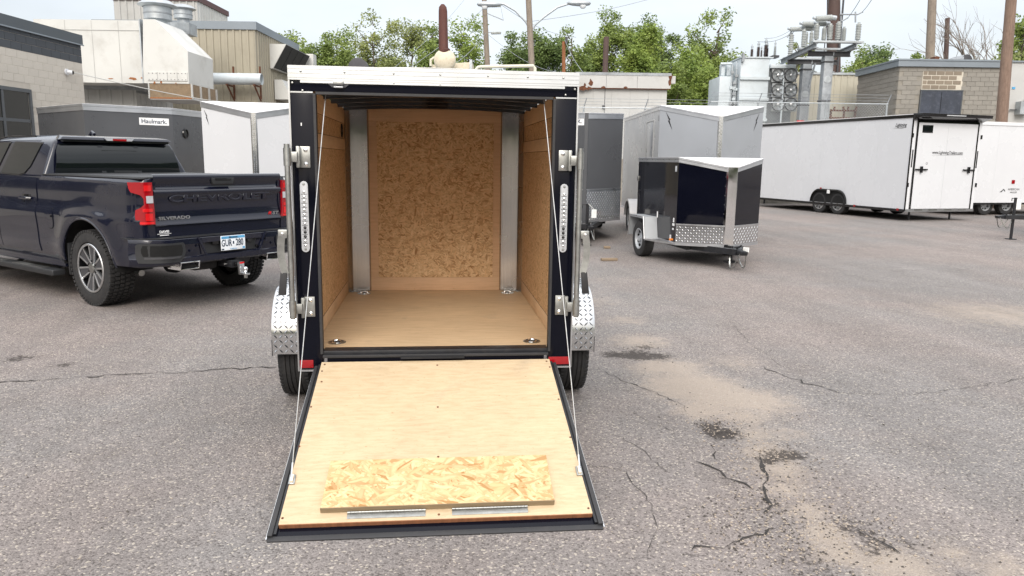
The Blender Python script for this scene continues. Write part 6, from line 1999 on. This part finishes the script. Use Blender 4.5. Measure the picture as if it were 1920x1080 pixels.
def bushing(m_parent, off, px, py0, py1, D, r, mt, sheds=9, name='bushing'):
    xx, za, zb2 = X(px, D), Z(px, py1, D), Z(px, py0, D)
    pr = [(r * .6, za)]
    hh = (zb2 - za) * .66
    for k in range(sheds):
        z_ = za + hh * k / sheds
        pr += [(r * .55, z_ + .01), (r * (1.15 - .3 * k / sheds), z_ + hh / sheds * .35), (r * .55, z_ + hh / sheds * .6)]
    b = MB(off).lathe(pr, 14, (xx, D, 0)).build(name, mt, m_parent)
    MB(off).lathe([(r * .5, za + hh), (r * .45, za + hh * 1.15), (r * .62, za + hh * 1.18), (r * .62, za + hh * 1.30), (r * .3, za + hh * 1.33), (r * .25, zb2), (.001, zb2 + .01)], 12, (xx, D, 0)).build('bushing_cap', 'galv', b)
    return b
for px_, p0, p1, r_ in ((1408, 83, 109, .10), (1420, 77, 108, .11), (1426, 86, 108, .06), (1433.5, 71, 108, .13), (1437, 80, 108, .07)):
    bushing(TR, off, px_, p0, p1, D5 + 1.0, r_, 'porcelain_brown')
bushing(TR, off, 1451, 76, 106, D5 + .6, .08, 'porcelain_grey', 11)
MB(off).bb(X(1444, D5 + .6), X(1456, D5 + .6), D5 + .3, D5 + .9, Z(1450, 109, D5 + .6), Z(1450, 105, D5 + .6)).build('arrester_shelf', 'dark_steel', TR)
MB(off).bar((X(1446, D5), D5 + .6, Z(1450, 107, D5)), (X(1441, D5), D5 + .6, Z(1450, 122, D5)), .08).build('shelf_bracket', 'xfmr_grey', TR)

# --- switch structure on two steel columns
D6 = 33.6
PD = Z(1566, 77, 33.9) - 7.25
SW, off = vthing('switch_structure', 'steel platform on two columns carrying grey insulators and switches', 'switchgear', X(1535, 36), 36)
for px_, w_, D_ in ((1511, 15, 37.6), (1550, 15, 34.8)):
    xx = X(px_, D_)
    hw_ = w_ / 2 * D_ / 1400
    zt5 = 6.72 + PD
    cl = MB(off).bb(xx - hw_, xx + hw_, D_ - .2, D_ + .2, TZ, zt5).build('column', 'galv_dull', SW, bevel=.01)
    for zz in (zt5 - .28, 4.4):
        MB(off).bb(xx - hw_ - .03, xx + hw_ + .03, D_ - .23, D_ + .23, zz, zz + .06).build('column_plate', 'dark_steel', cl)
    MB(off).lathe([(.16, 0), (.16, -.02), (.001, -.022)], 16, (xx, D_ - .201, 5.35 if px_ > 1530 else 4.95), 'y').build('column_cover', 'galv', cl)
    MB(off).tube([(xx + hw_ + .08, D_, TZ), (xx + hw_ + .08, D_, zt5 + .2)], .03, 6).build('conduit', 'galv', cl)
zpl = 7.0
def P2(px, D):
    return (X(px, D), D)
def ibeam(a, b, z0, h, w_, nm='beam', mt='galv_dull'):
    a, b = V((a[0], a[1], z0)), V((b[0], b[1], z0))
    m = MB(off)
    m.bar(a + V((0, 0, .015)), b + V((0, 0, .015)), w_, .03)
    m.bar(a + V((0, 0, h - .015)), b + V((0, 0, h - .015)), w_, .03)
    m.bar(a + V((0, 0, h / 2)), b + V((0, 0, h / 2)), .03, h - .06)
    return m.build(nm, mt, SW, ang=0)
ibeam(P2(1464, 39.5), P2(1528, 33.8), 6.95 + PD, .22, .18)
ibeam(P2(1548, 38.0), P2(1603, 33.8), 6.95 + PD, .22, .18)
ibeam(P2(1476, 37.6), P2(1568, 37.6), 6.72 + PD, .22, .18, 'beam', 'dark_steel')
ibeam(P2(1513, 34.8), P2(1592, 34.8), 6.72 + PD, .22, .18, 'beam', 'dark_steel')
for D_, p0, p1 in ((33.9, 1519, 1613), (36.0, 1494, 1590), (39.2, 1468, 1540)):
    MB(off).bb(X(p0, D_), X(p1, D_), D_ - .15, D_ + .15, 7.171 + PD, 7.25 + PD).build('platform_channel', 'galv', SW)
ins = [(1526, 44, 76, 33.9, .12), (1540, 50, 77, 34.0, .10), (1551, 44, 77, 33.9, .12), (1566, 40, 76, 33.9, .12), (1577, 50, 75, 34.1, .10), (1603.5, 42, 73, 33.9, .12), (1503, 54, 84, 36.0, .11), (1517, 58, 83, 36.1, .09), (1480, 62, 92, 39.2, .13), (1509, 60, 86, 36.2, .05)]
for px_, p0, p1, D_, r_ in ins:
    xx = X(px_, D_)
    za, zb2 = 7.251 + PD, Z(px_, p0, D_)
    pr = [(r_ * .4, za), (r_ * .4, za + .06)]
    hh = zb2 - za - .12
    for k in range(10):
        z_ = za + .06 + hh * k / 10
        pr += [(r_ * .72, z_), (r_, z_ + hh * .03), (r_, z_ + hh * .06), (r_ * .72, z_ + hh * .09)]
    pr += [(r_ * .5, zb2 - .06), (r_ * .5, zb2), (.001, zb2)]
    MB(off).lathe(pr, 14, (xx, D_, 0)).build('insulator', 'porcelain_grey', SW)
for (pa, pya), (pb, pyb), D_ in (((1482, 55), (1506, 54), 39.0), ((1505, 45), (1527, 45), 36.0), ((1530, 35), (1560, 33), 33.9), ((1508, 53), (1522, 53), 36.2), ((1532, 44), (1548, 44), 34.3)):
    a, b = Q(pa, pya, D_), Q(pb, pyb, D_)
    n_ = 11
    pts, rs = [], []
    for k in range(n_ * 2 + 1):
        pts.append(a.lerp(b, k / (n_ * 2)))
        rs.append(.13 if k % 2 else .105)
    it = MB(off).tube(pts, rs, 12).build('interrupter', 'porcelain_grey', SW)
    MB(off).tube([b, b + V((.18, 0, -.02))], .10, 10).build('interrupter_head', 'galv', it)
    MB(off).tube([a, a - V((.14, 0, -.04))], .06, 8).build('interrupter_head', 'galv', it)
for (pa, pya), (pb, pyb), D_ in (((1575, 27), (1608, 27), 33.9), ((1577, 27), (1577, 50), 33.95), ((1604, 22), (1604, 42), 33.9), ((1608, 27), (1618, 22), 33.9), ((1578, 40), (1590, 33), 33.9), ((1485, 58), (1476, 70), 39.1)):
    MB(off).tube([Q(pa, pya, D_), Q(pb, pyb, D_)], .035, 6).build('bus_bar', 'galv_dull', SW)
MB(off).bar((X(1519, 37), 37, 5.2), (X(1528, 37), 37, 6.7 + PD), .12, .05).build('brace', 'galv_dull', SW)

# --- cream sided building and block building on the right
D7 = 39.5
CS, off = vthing('metal_building', 'cream ribbed metal building between transformer and block building', 'building', X(1555, D7), D7)
zt6 = Z(1555, 140, D7)
x0, x1 = X(1486, D7), X(1640, D7)
corrugated(MB(off), (x0, D7), (x1, D7), TZ, zt6, .33, .03, (0, -1)).build('siding', 'siding_cream', CS)
MB(off).bb(x0 - .05, x1, D7 - .08, D7 + 5, zt6, zt6 + .10).build('roof_edge', 'galv', CS)
MB(off).bb(x0 + .03, x1, D7 + .03, D7 + 5, TZ, zt6 - .01).build('wall_core', 'siding_cream', CS)
for k in range(9):
    xx = lerp(x0, x1, (k + .5) / 9)
    MB(off).hexa([(xx - .02, D7 - .1, zt6 + .101), (xx + .02, D7 - .1, zt6 + .101), (xx + .02, D7 + 4, zt6 + .101), (xx - .02, D7 + 4, zt6 + .101), (xx - .02, D7 - .1, zt6 + .16), (xx + .02, D7 - .1, zt6 + .16), (xx + .02, D7 + 4, zt6 + .16), (xx - .02, D7 + 4, zt6 + .16)]).build('roof_rib', 'galv_dull', CS)
D8 = 34.0
kx0, kx1 = X(1687, D8), X(1890, D8)
ktop = Z(1780, 115, D8)
kw = Z(1780, 126, D8)
BB, off = vthing('block_building', 'weathered tan block building with dark double door and patched lintel', 'building', kx0, D8)
kc = MB(off).bb(kx0 + .012, kx1 - .012, D8 + .012, D8 + 4.0, TZ, kw).build('wall_core', 'mortar_tan', BB)
MB(off).bb(kx0 - .12, kx1 + .1, D8 - .12, D8 + 4.1, kw, ktop).build('roof_trim', 'trim_grey', BB)
MB(off).bb(kx0 - .15, kx1 + .12, D8 - .15, D8 + 4.12, ktop + .001, ktop + .07).build('roof_cap', 'trim_grey', BB)
tb_ = MB().bb(-.196, .196, 0, .02, .005, .195).mesh('block', 'block_tan', bevel=.004, seg=1)
dx0, dx1 = X(1732, D8), X(1808, D8)
dzt = Z(1770, 171, D8)
pzt = Z(1770, 137, D8)
nrow = int((kw - 2.7) / .2)
for r_ in range(nrow):
    z = kw - .2 * (r_ + 1)
    x = kx0 + .2 + (.2 if r_ % 2 else 0)
    while x < kx1 - .1:
        if not (dx0 - .15 < x < dx1 + .15 and z < pzt - .05):
            o = link('block', tb_, kc)
            o.location = (x - kx0, -.008, z)
        x += .4
    y = D8 + .22 + (.2 if r_ % 2 else 0)
    while y < D8 + 3.9 and r_ < 11:
        o = link('block', tb_, kc)
        o.location = (-.008, y - D8, z)
        o.rotation_euler = (0, 0, -math.pi / 2)
        y += .4
MB(off).bb(kx0 - .006, kx1 + .0, D8 - .002, D8 + .011, TZ, 2.7).build('wall_skin', 'block_tan', BB)
dr = MB(off).bb(dx0, dx1, D8 - .05, D8 + .005, TZ, dzt).build('door', 'door_navy', BB)
MB(off).bb((dx0 + dx1) / 2 - .01, (dx0 + dx1) / 2 + .01, D8 - .058, D8 - .051, TZ, dzt - .05).build('door_gap', 'void', dr)
for a, b, c, d in ((dx0 - .05, dx0 - .002, TZ, dzt + .05), (dx1 + .002, dx1 + .05, TZ, dzt + .05), (dx0, dx1, dzt + .002, dzt + .05)):
    MB(off).bb(a, b, D8 - .06, D8 - .0, c, d).build('door_frame', 'win_frame', dr)
pn = MB(off).bb(dx0 - .0, dx1 + .0, D8 - .002, D8 + .010, dzt + .055, pzt + .06).build('lintel_infill', 'mortar_pale', BB)
pb_ = MB().bb(-.172, .172, 0, .02, .02, .18).mesh('block', 'block_brown', bevel=.004, seg=1)
pb2 = MB().bb(-.085, .085, 0, .02, .02, .18).mesh('block', 'block_brown', bevel=.004, seg=1)
for r_ in range(4):
    z = dzt + .07 + r_ * .2
    w_ = dx1 - dx0
    n_ = int(w_ / .38)
    xs2 = [dx0 + .2 + .375 * k for k in range(n_ + 1)] if r_ % 2 == 0 else [dx0 + .11] + [dx0 + .11 + .29 + .375 * k for k in range(n_)]
    for k, x in enumerate(xs2):
        sm = r_ % 2 == 1 and k == 0
        if x + (.09 if sm else .18) > dx1:
            if x - .09 + .17 < dx1 and not sm:
                sm = True
                x = x - .085
            else:
                continue
        o = link('block', pb2 if sm else pb_, pn)
        o.location = (x - kx0, -.014, z)
# roof drum and small box
RD2, off = vthing('roof_fan', 'grey drum fan lying on the block building roof', 'fan', X(1800, D8 + 2), D8 + 2)
zz = ktop + .07
MB(off).tube([(X(1780, D8 + 2), D8 + 2.4, zz + .12), (X(1792, D8 + 2), D8 + 2.2, zz + .20), (X(1806, D8 + 2), D8 + 2.0, zz + .24)], [.16, .22, .26], 16).build('fan_drum', 'galv_dull', RD2)
MB(off).lathe([(.25, 0), (.25, -.05), (.001, -.06)], 18, (X(1808, D8 + 2), D8 + 1.9, zz + .25), 'y').build('fan_face', 'dark_steel', RD2)
o = qb(MB(), 1752, 1762, 106, 117, D8 + 2.6, D8 + 3.0).build('roof_box', 'rust', None)
o.rotation_euler = (0, 0, -YAW)
tag(o, 'small rusty box on the block building roof', 'box')
# rusty rack by the cream wall
RK, off = vthing('pipe_rack', 'rusty pipe rack standing by the cream metal wall', 'rack', X(1585, 37.5), 37.5)
for px_ in (1565, 1590, 1611):
    MB(off).bb(X(px_, 37.5) - .04, X(px_, 37.5) + .04, 37.46, 37.54, TZ, Z(px_, 205, 37.5)).build('rack_post', 'rust', RK)
for py_ in (207, 221):
    MB(off).bb(X(1556, 37.4), X(1613, 37.4), 37.36, 37.44, Z(1585, py_ + 2, 37.4), Z(1585, py_ - 1, 37.4)).build('rack_rail', 'rust', RK)
for px_ in (1559, 1571, 1588, 1597, 1612):
    MB(off).bb(X(px_, 37.3) - .035, X(px_, 37.3) + .035, 37.25, 37.34, Z(px_, 208, 37.3), Z(px_, 200, 37.3)).build('rack_pipe', 'rust', RK)
SGN, off = vthing('warning_sign', 'small white sign with red band on the fence', 'sign', X(1502, 31.9), 31.9)
qb(MB(off), 1494, 1508, 226, 236, 31.90, 31.91).build('sign_panel', 'ink_white', SGN)
qb(MB(off), 1494, 1508, 226, 229, 31.89, 31.899).build('sign_band', 'red_lens_bright', SGN)
# white building at the right edge
D9 = 36.5
WE, off = vthing('white_building', 'white flat wall building cut by the right frame edge', 'building', X(1940, D9), D9)
MB(off).bb(X(1886, D9), X(2150, D9), D9, D9 + 6, TZ, Z(1905, 117, D9)).build('wall', 'rust_white', WE)
MB(off).bb(X(1886, D9), X(2150, D9), D9 - .08, D9 + 6, Z(1905, 117, D9), Z(1905, 114, D9)).build('roof_edge', 'trim_grey', WE)
qb(MB(off), 1898, 1904, 163, 167, D9 - .03, D9 - .001).build('wall_sign', 'plate_blue', WE)
MB(off).tube([Q(1893, 206, D9 - .1), Q(1905, 206, D9 - .1), Q(1915, 196, D9 - .1), Q(1925, 185, D9 - .1)], .03, 6).build('wall_hose', 'dark_steel', WE)
qb(MB(off), 1912, 1935, 190, 214, D9 - .4, D9 - .001).build('wall_box', 'galv', WE)

# ================================================================== POLES
def pole(px, pxt, D, r, ytop, lab, mt, zb=0., name='utility_pole', top=None):
    t, off = vthing(name, lab, 'pole', X(px, D), D)
    zt = Z(pxt, ytop, D)
    qa, qb_ = Q(px, 125, D), Q(pxt, 0, D)
    sl_ = (qb_.x - qa.x) / (qb_.z - qa.z)
    x0, x1 = qa.x + sl_ * (zb - qa.z), qa.x + sl_ * (zt - qa.z)
    n_ = 8
    MB(off).tube([(lerp(x0, x1, k / n_), D, lerp(zb, zt, k / n_)) for k in range(n_ + 1)], [lerp(r * 1.1, r * .9, k / n_) for k in range(n_ + 1)], 14).build('shaft', mt, t)
    return t, off
def luminaire(parent, off, D, pts, head, sg):
    MB(off).tube([Q(a, b, D) for a, b in pts], .05, 8).build('lamp_arm', 'galv', parent)
    c = Q(*head, D)
    hd = MB(off)
    prof = [(0.02, -.62), (.10, -.55), (.17, -.3), (.20, .0), (.19, .3), (.13, .55), (.03, .62)]
    rows = []
    for r_, h_ in prof:
        rows.append([(c.x + sg * h_, D + r_ * math.cos(a), c.z + r_ * .75 * math.sin(a)) for a in [6.2832 * k / 14 for k in range(15)]])
    hdo = hd.grid(rows).build('lamp_head', 'galv', parent)
    MB(off).lathe([(.17, .0), (.16, -.08), (.10, -.15), (.001, -.17)], 16, (c.x + sg * .22, D, c.z - .10)).build('lamp_glass', 'lamp_glass', hdo)
DP = 40.0
LPo, off = pole(997, 991, DP, .165, -12, 'weathered wooden light pole with two curved street-lamp arms', 'pole_wood', name='street_lamp')
luminaire(LPo, off, DP, [(992, 52), (985, 40), (966, 20), (945, 8), (928, 5)], (917, 8), -1)
luminaire(LPo, off, DP, [(1000, 55), (1003, 47), (1020, 32), (1045, 14), (1070, 6)], (1085, 6), 1)
PA, off = pole(914, 908, 46, .165, -4, 'slim wooden utility pole with side insulators left of the street lamp pole', 'pole_wood')
for py_ in (10, 61):
    a, b = Q(911, py_, 46), Q(938, py_ - 1, 46)
    MB(off).bar(a, b, .05).build('cross_arm', 'galv_dull', PA)
    for k in range(5):
        c = a.lerp(b, .45 + .13 * k)
        MB(off).lathe([(.06, -.12), (.09, -.02), (.05, .04), (.001, .06)], 10, c).build('insulator', 'porcelain_grey', PA)
MB(off).bar(Q(911, 24, 46), Q(944, 38, 46), .05).build('brace_arm', 'galv_dull', PA)
MB(off).bar(Q(938, 8, 46), Q(944, 38, 46), .025).build('brace_wire', 'galv_dull', PA)
PC, off = pole(1057, 1057, 44, .11, 78, 'short orange-brown wooden pole behind the white building', 'pole_orange')
MB(off).bb(X(1059, 44) - .02, X(1059, 44) + .12, 43.8, 44, Z(1059, 82, 44), Z(1059, 70, 44)).build('pole_cap', 'dark_steel', PC)
BPl, off = pole(1563, 1563, 46, .40, -60, 'thick brown steel transmission pole behind the switch platform', 'steel_brown', name='steel_pole')
MB(off).tube([(X(1571, 45.5), 45.5, 0), (X(1571, 45.5), 45.5, Z(1571, -60, 45.5))], .06, 8).build('riser_pipe', 'dark_steel', BPl)
MB(off).tube([(X(1543, 45.5), 45.5, 0), (X(1543, 45.5), 45.5, Z(1543, -60, 45.5))], .03, 8).build('riser_pipe', 'dark_steel', BPl)
pole(1743, 1748, 39.0, .215, -50, 'grey wooden utility pole rising behind the block building', 'pole_wood', zb=TZ)
p_, off = pole(1773, 1778, 52, .16, 34, 'dark slim steel pole with small arms between two wooden poles', 'steel_brown', zb=TZ)
for py_ in (60, 85):
    MB(off).bar(Q(1775, py_, 52), Q(1788, py_ + 1, 52), .06).build('cross_arm', 'galv_dull', p_)
pole(1886, 1896, 29.5, .20, -40, 'reddish brown wooden pole at the right end of the block building', 'pole_wood_warm')
# overhead wires: each one strung from pole to pole
def wire(a, b, D1_, D2_, sag, lab, r=.013):
    p, q = Q(*a, D1_), Q(*b, D2_)
    p, q = toworld(p.x, p.y, p.z), toworld(q.x, q.y, q.z)
    m = MB(p).tube([p.lerp(q, k / 14) + V((0, 0, -sag * math.sin(math.pi * k / 14))) for k in range(15)], r, 5)
    o = m.build('overhead_wire', 'galv_dull', None)
    o.location = p
    tag(o, lab, 'wire', 'overhead wires')
wire((910, 12), (760, 132), 46, 36, .2, 'guy wire slanting down left from the slim utility pole')
wire((912, 61), (850, 122), 46, 36, .15, 'short guy wire from the lower insulators of the slim pole towards the round tank')
wire((912, 62), (1125, 140), 46, 40, .8, 'sagging wire from the slim pole down towards the rusty building')
wire((938, 8), (1080, 70), 46, 58, .4, 'thin wire passing behind the street lamp pole towards the orange-brown pole')
wire((996, 40), (1260, -14), 40, 52, .2, 'wire rising right from the street lamp pole out of the frame')
wire((1059, 75), (1095, 138), 44, 36, .15, 'drop wire from the orange-brown pole to the white building roof')
wire((875, -6), (735, 130), 60, 42, .3, 'long diagonal wire crossing the trees left of the brown stack')
wire((1433, 72), (1482, 57), 39, 39, .12, 'jumper wire from the tallest transformer bushing to the switch platform')
wire((1420, 78), (1503, 50), 39, 36, .25, 'jumper wire from the middle transformer bushing to the switch platform')
wire((1617, 22), (1640, -10), 34, 30, .05, 'wire rising from the right end of the switch platform')
wire((1590, 33), (1618, -10), 34, 30, .05, 'wire rising from the middle of the switch platform')

# ================================================================== TREES
def leaf(mb, c, s, rg):
    u = V((rg.gauss(0, 1), rg.gauss(0, 1), rg.gauss(0, .6))).normalized()
    n = V((rg.gauss(0, .8), rg.gauss(0, .8) - .2, rg.uniform(-.1, 1.1))).normalized()
    v = n.cross(u)
    if v.length < .1:
        return
    v.normalize()
    a, b = u * s, v * s * .55
    i = len(mb.v)
    mb.v += [tuple(c - a), tuple(c + b * .9 - a * .15), tuple(c + a), tuple(c - b * .9 - a * .15)]
    mb.f.append((i, i + 1, i + 2, i + 3))
def raw_build(mb, name, mt, parent):
    me = bpy.data.meshes.new(name)
    me.from_pydata(mb.v, [], mb.f)
    me.materials.append(MATS[mt])
    return link(name, me, parent)
def tree(px, pytop, halfw, D, lab, mt='leaf_mid', seed=1, zbase=0., crown0=.22, n=95, per=215, ls=.112, name='deciduous_tree', shape=1., trunk_r=.16, group='trees beyond the yard'):
    rg = random.Random(seed)
    t, off = vthing(name, lab, 'tree', X(px, D), D, group)
    t.location.z = zbase
    H = Z(px, pytop - 14, D) - zbase
    Wd = halfw * D / 1400 * (1.5 if shape == 1. else 1.25)
    n = int(n * 1.75)
    lean = rg.uniform(-.04, .04) * H
    tp = [(lean * (k / 6) ** 2 + rg.gauss(0, .06), rg.gauss(0, .06), H * .86 * k / 6) for k in range(7)]
    tp[0] = (0, 0, 0)
    tm = MB().tube(tp, [lerp(trunk_r, .03, k / 6) for k in range(7)], 8)
    cm = MB()
    ends = []
    # the crown is several uneven lobes, not one ball
    lobes = [(V((lean * .8, 0, H * .80)), Wd * rg.uniform(.42, .60), H * rg.uniform(.15, .20))]
    if shape == 1.:
        for q in range(rg.randint(7, 9)):
            an = rg.uniform(0, 6.283)
            zz_ = H * rg.uniform(crown0 + .16, .80)
            lobes.append((V((math.cos(an) * Wd * rg.uniform(.30, .72), math.sin(an) * Wd * rg.uniform(.2, .6), zz_)), Wd * rg.uniform(.30, .52), H * rg.uniform(.09, .16)))
        lobes.append((V((rg.uniform(-.3, .3) * Wd, 0, H * (crown0 + .08))), Wd * .85, H * .12))
    else:
        for q in range(7):
            an = rg.uniform(0, 6.283)
            lobes.append((V((math.cos(an) * Wd * .45, math.sin(an) * Wd * .45, H * rg.uniform(.25, .66))), Wd * rg.uniform(.48, .62), H * .22))
    for i in range(n):
        lc, lr, lh = lobes[i % len(lobes)] if i < 3 * len(lobes) else rg.choice(lobes)
        d3 = V((rg.gauss(0, 1), rg.gauss(0, 1), rg.gauss(0, 1) + .15)).normalized() * (rg.random() ** .4)
        c_0 = lc + V((d3.x * lr, d3.y * lr, d3.z * lh))
        zc = min(c_0.z, H * .985)
        a = math.atan2(c_0.y, c_0.x)
        rad = math.hypot(c_0.x, c_0.y)
        base = V(tp[min(6, int(6 * max(0, zc - rad * .5) / (H * .86)))])
        c = V((c_0.x, c_0.y, zc))
        ends.append(c)
        if i % 3 == 0:
            b0 = V((lean * (zc / H) ** 2 * .6, 0, max(H * .12, zc - rad * rg.uniform(.6, 1.1) - .3)))
            mid = b0.lerp(c, .5) + V((0, 0, -.1 * rad))
            tm.tube([b0, mid, c], [.055, .035, .012], 5, False)
        cr = rg.uniform(.28, .60) * (.7 + .12 * Wd)
        for _ in range(int(per * .9 * rg.uniform(.45, 1.15))):
            d = V((rg.gauss(0, 1), rg.gauss(0, 1), rg.gauss(0, .75)))
            d = d.normalized() * (rg.random() ** .45) * cr * 1.45
            leaf(cm, c + d, ls * rg.uniform(.6, 1.25), rg)
    tm.build('trunk', 'bark', t)
    raw_build(cm, 'crown', mt, t)
    return t
tree(560, 56, 52, 57, 'leftmost tree of the row, rounded, beside the tan warehouse', 'leaf_mid', 1)
tree(527, 70, 34, 60, 'small tree half hidden by the tan warehouse corner', 'leaf_dark', 2, n=40)
tree(640, 50, 50, 58, 'mid-green tree left of the pair of tall olive trees', 'leaf_mid', 3)
tree(705, 32, 46, 60, 'left one of the pair of tall olive trees above the trailer roof', 'leaf_olive', 4, n=60)
tree(770, 20, 52, 62, 'right taller one of the pair of olive trees, left of the brown stack', 'leaf_olive', 5, n=66)
tree(805, 40, 30, 57, 'narrow tree directly behind the brown stack', 'leaf_mid', 6, n=40)
tree(880, 44, 50, 58, 'bushy tree between brown stack and slim utility pole', 'leaf_bright', 7)
tree(960, 62, 32, 60, 'small dark tree between the two light poles', 'leaf_dark', 9, n=40)
tree(1002, 44, 40, 57, 'dark tree behind the street lamp pole', 'leaf_dark', 8)
tree(1066, 40, 36, 58, 'slender tree behind the orange-brown pole', 'leaf_mid', 10, n=52)
tree(1130, 30, 40, 62, 'tall tree behind the brown roof pipe of the white building', 'leaf_mid', 11)
tree(1178, 12, 48, 64, 'tallest tree, above the rusty white building', 'leaf_mid', 12, n=75)
tree(1245, 30, 36, 62, 'slender dark tree right of the tallest tree', 'leaf_dark', 13, n=50)
tree(1220, 55, 44, 50, 'dense round bright green tree in front of the taller trees', 'leaf_bright', 14, TZ, .12, 60, 210, .115, shape=2.)
tree(1335, 24, 48, 54, 'tall upright tree with open crown left of the transformer', 'leaf_mid', 15, TZ, .30, 66, 190)
tree(1290, 95, 40, 46, 'bright leafy shrub tree between white building and transformer', 'leaf_bright', 16, TZ, .05, 60, 180, .105, shape=2.)
tree(1262, 125, 30, 44, 'low green shrub beside the rusty white building wall', 'leaf_mid', 17, TZ, .03, 40, 180, .10, shape=2.)
tree(1325, 135, 26, 44, 'low bright shrub just left of the transformer cabinet', 'leaf_bright', 18, TZ, .03, 36, 180, .10, shape=2.)
tree(1492, 62, 26, 58, 'olive tree seen beneath the switch platform', 'leaf_olive', 19, TZ, .2, 44, 170)
tree(1612, 98, 34, 56, 'tree just right of the brown steel pole', 'leaf_mid', 20, TZ, .1, 46, 190)
tree(1655, 88, 34, 58, 'middle tree above the cream building roof', 'leaf_dark', 21, TZ, .1, 46, 190)
tree(1705, 90, 32, 57, 'tree left of the grey wooden utility pole', 'leaf_mid', 22, TZ, .1, 46, 190)
tree(1905, 22, 42, 46, 'leafy tree at the right edge behind the reddish pole', 'leaf_mid', 23, TZ, .15, 60, 190)
tree(1878, 80, 20, 44, 'low olive shrub left of the reddish pole', 'leaf_olive', 24, TZ, .1, 30, 70)
tree(1840, 100, 24, 56, 'low shrub under the bare tree', 'leaf_olive', 25, TZ, .1, 26, 60)
# bare tree
t, off = vthing('bare_tree', 'leafless grey tree with fine twigs above the block building', 'tree', X(1838, 48), 48)
t.location.z = TZ
rg = random.Random(9)
bt = MB()
def grow(p, d, L, r, lvl):
    n_ = 4
    pts = [p]
    for k in range(n_):
        d = (d + V((rg.gauss(0, .10), rg.gauss(0, .10), rg.gauss(0, .06)))).normalized()
        pts.append(pts[-1] + d * (L / n_))
    bt.tube(pts, [lerp(r, r * .55, k / n_) for k in range(n_ + 1)], 5 if lvl < 2 else 3, False)
    if lvl >= 5:
        return
    for k in range(3 if lvl < 4 else 2):
        q = pts[rg.choice((2, 3, 4))]
        ax = V((rg.gauss(0, 1), rg.gauss(0, .6), rg.gauss(0, .5))).normalized()
        nd = (d + ax * rg.uniform(.35, .7) + V((-.12, 0, .12))).normalized()
        grow(q, nd, L * rg.uniform(.62, .82), r * .56, lvl + 1)
Hb = Z(1835, 0, 48) - TZ
grow(V((0, 0, 0)), V((.02, 0, 1)), Hb * .42, .17, 0)
grow(V((.3, .1, 0)), V((.12, 0, 1)), Hb * .40, .12, 1)
bt.build('trunk', 'bark_bare', t, ang=0)
# wood across the street behind the viewer: the photograph shows it mirrored in the truck's rear window
rg = random.Random(31)
wm = MB()
for _ in range(15000):
    near = rg.random() < .5
    az = R(rg.uniform(78, 128)) if near else R(rg.uniform(128, 262))
    rr_ = rg.uniform(42, 50) if near else rg.uniform(60, 72)
    top = (9.5 if near else 5.0) + 2.6 * mnoise.noise(V((az * 9, 1.3, 0))) + 1.3 * mnoise.noise(V((az * 30, 4.3, 0)))
    z = top * rg.random() ** .8
    leaf(wm, V((rr_ * math.sin(az), rr_ * math.cos(az), z)), rg.uniform(.8, 1.5), rg)
wd = raw_build(wm, 'woodland', 'leaf_dark', None)
wd['kind'] = 'stuff'
wd['label'] = 'dark tree belt mirrored in the rear window of the pickup'
wd['category'] = 'wood'
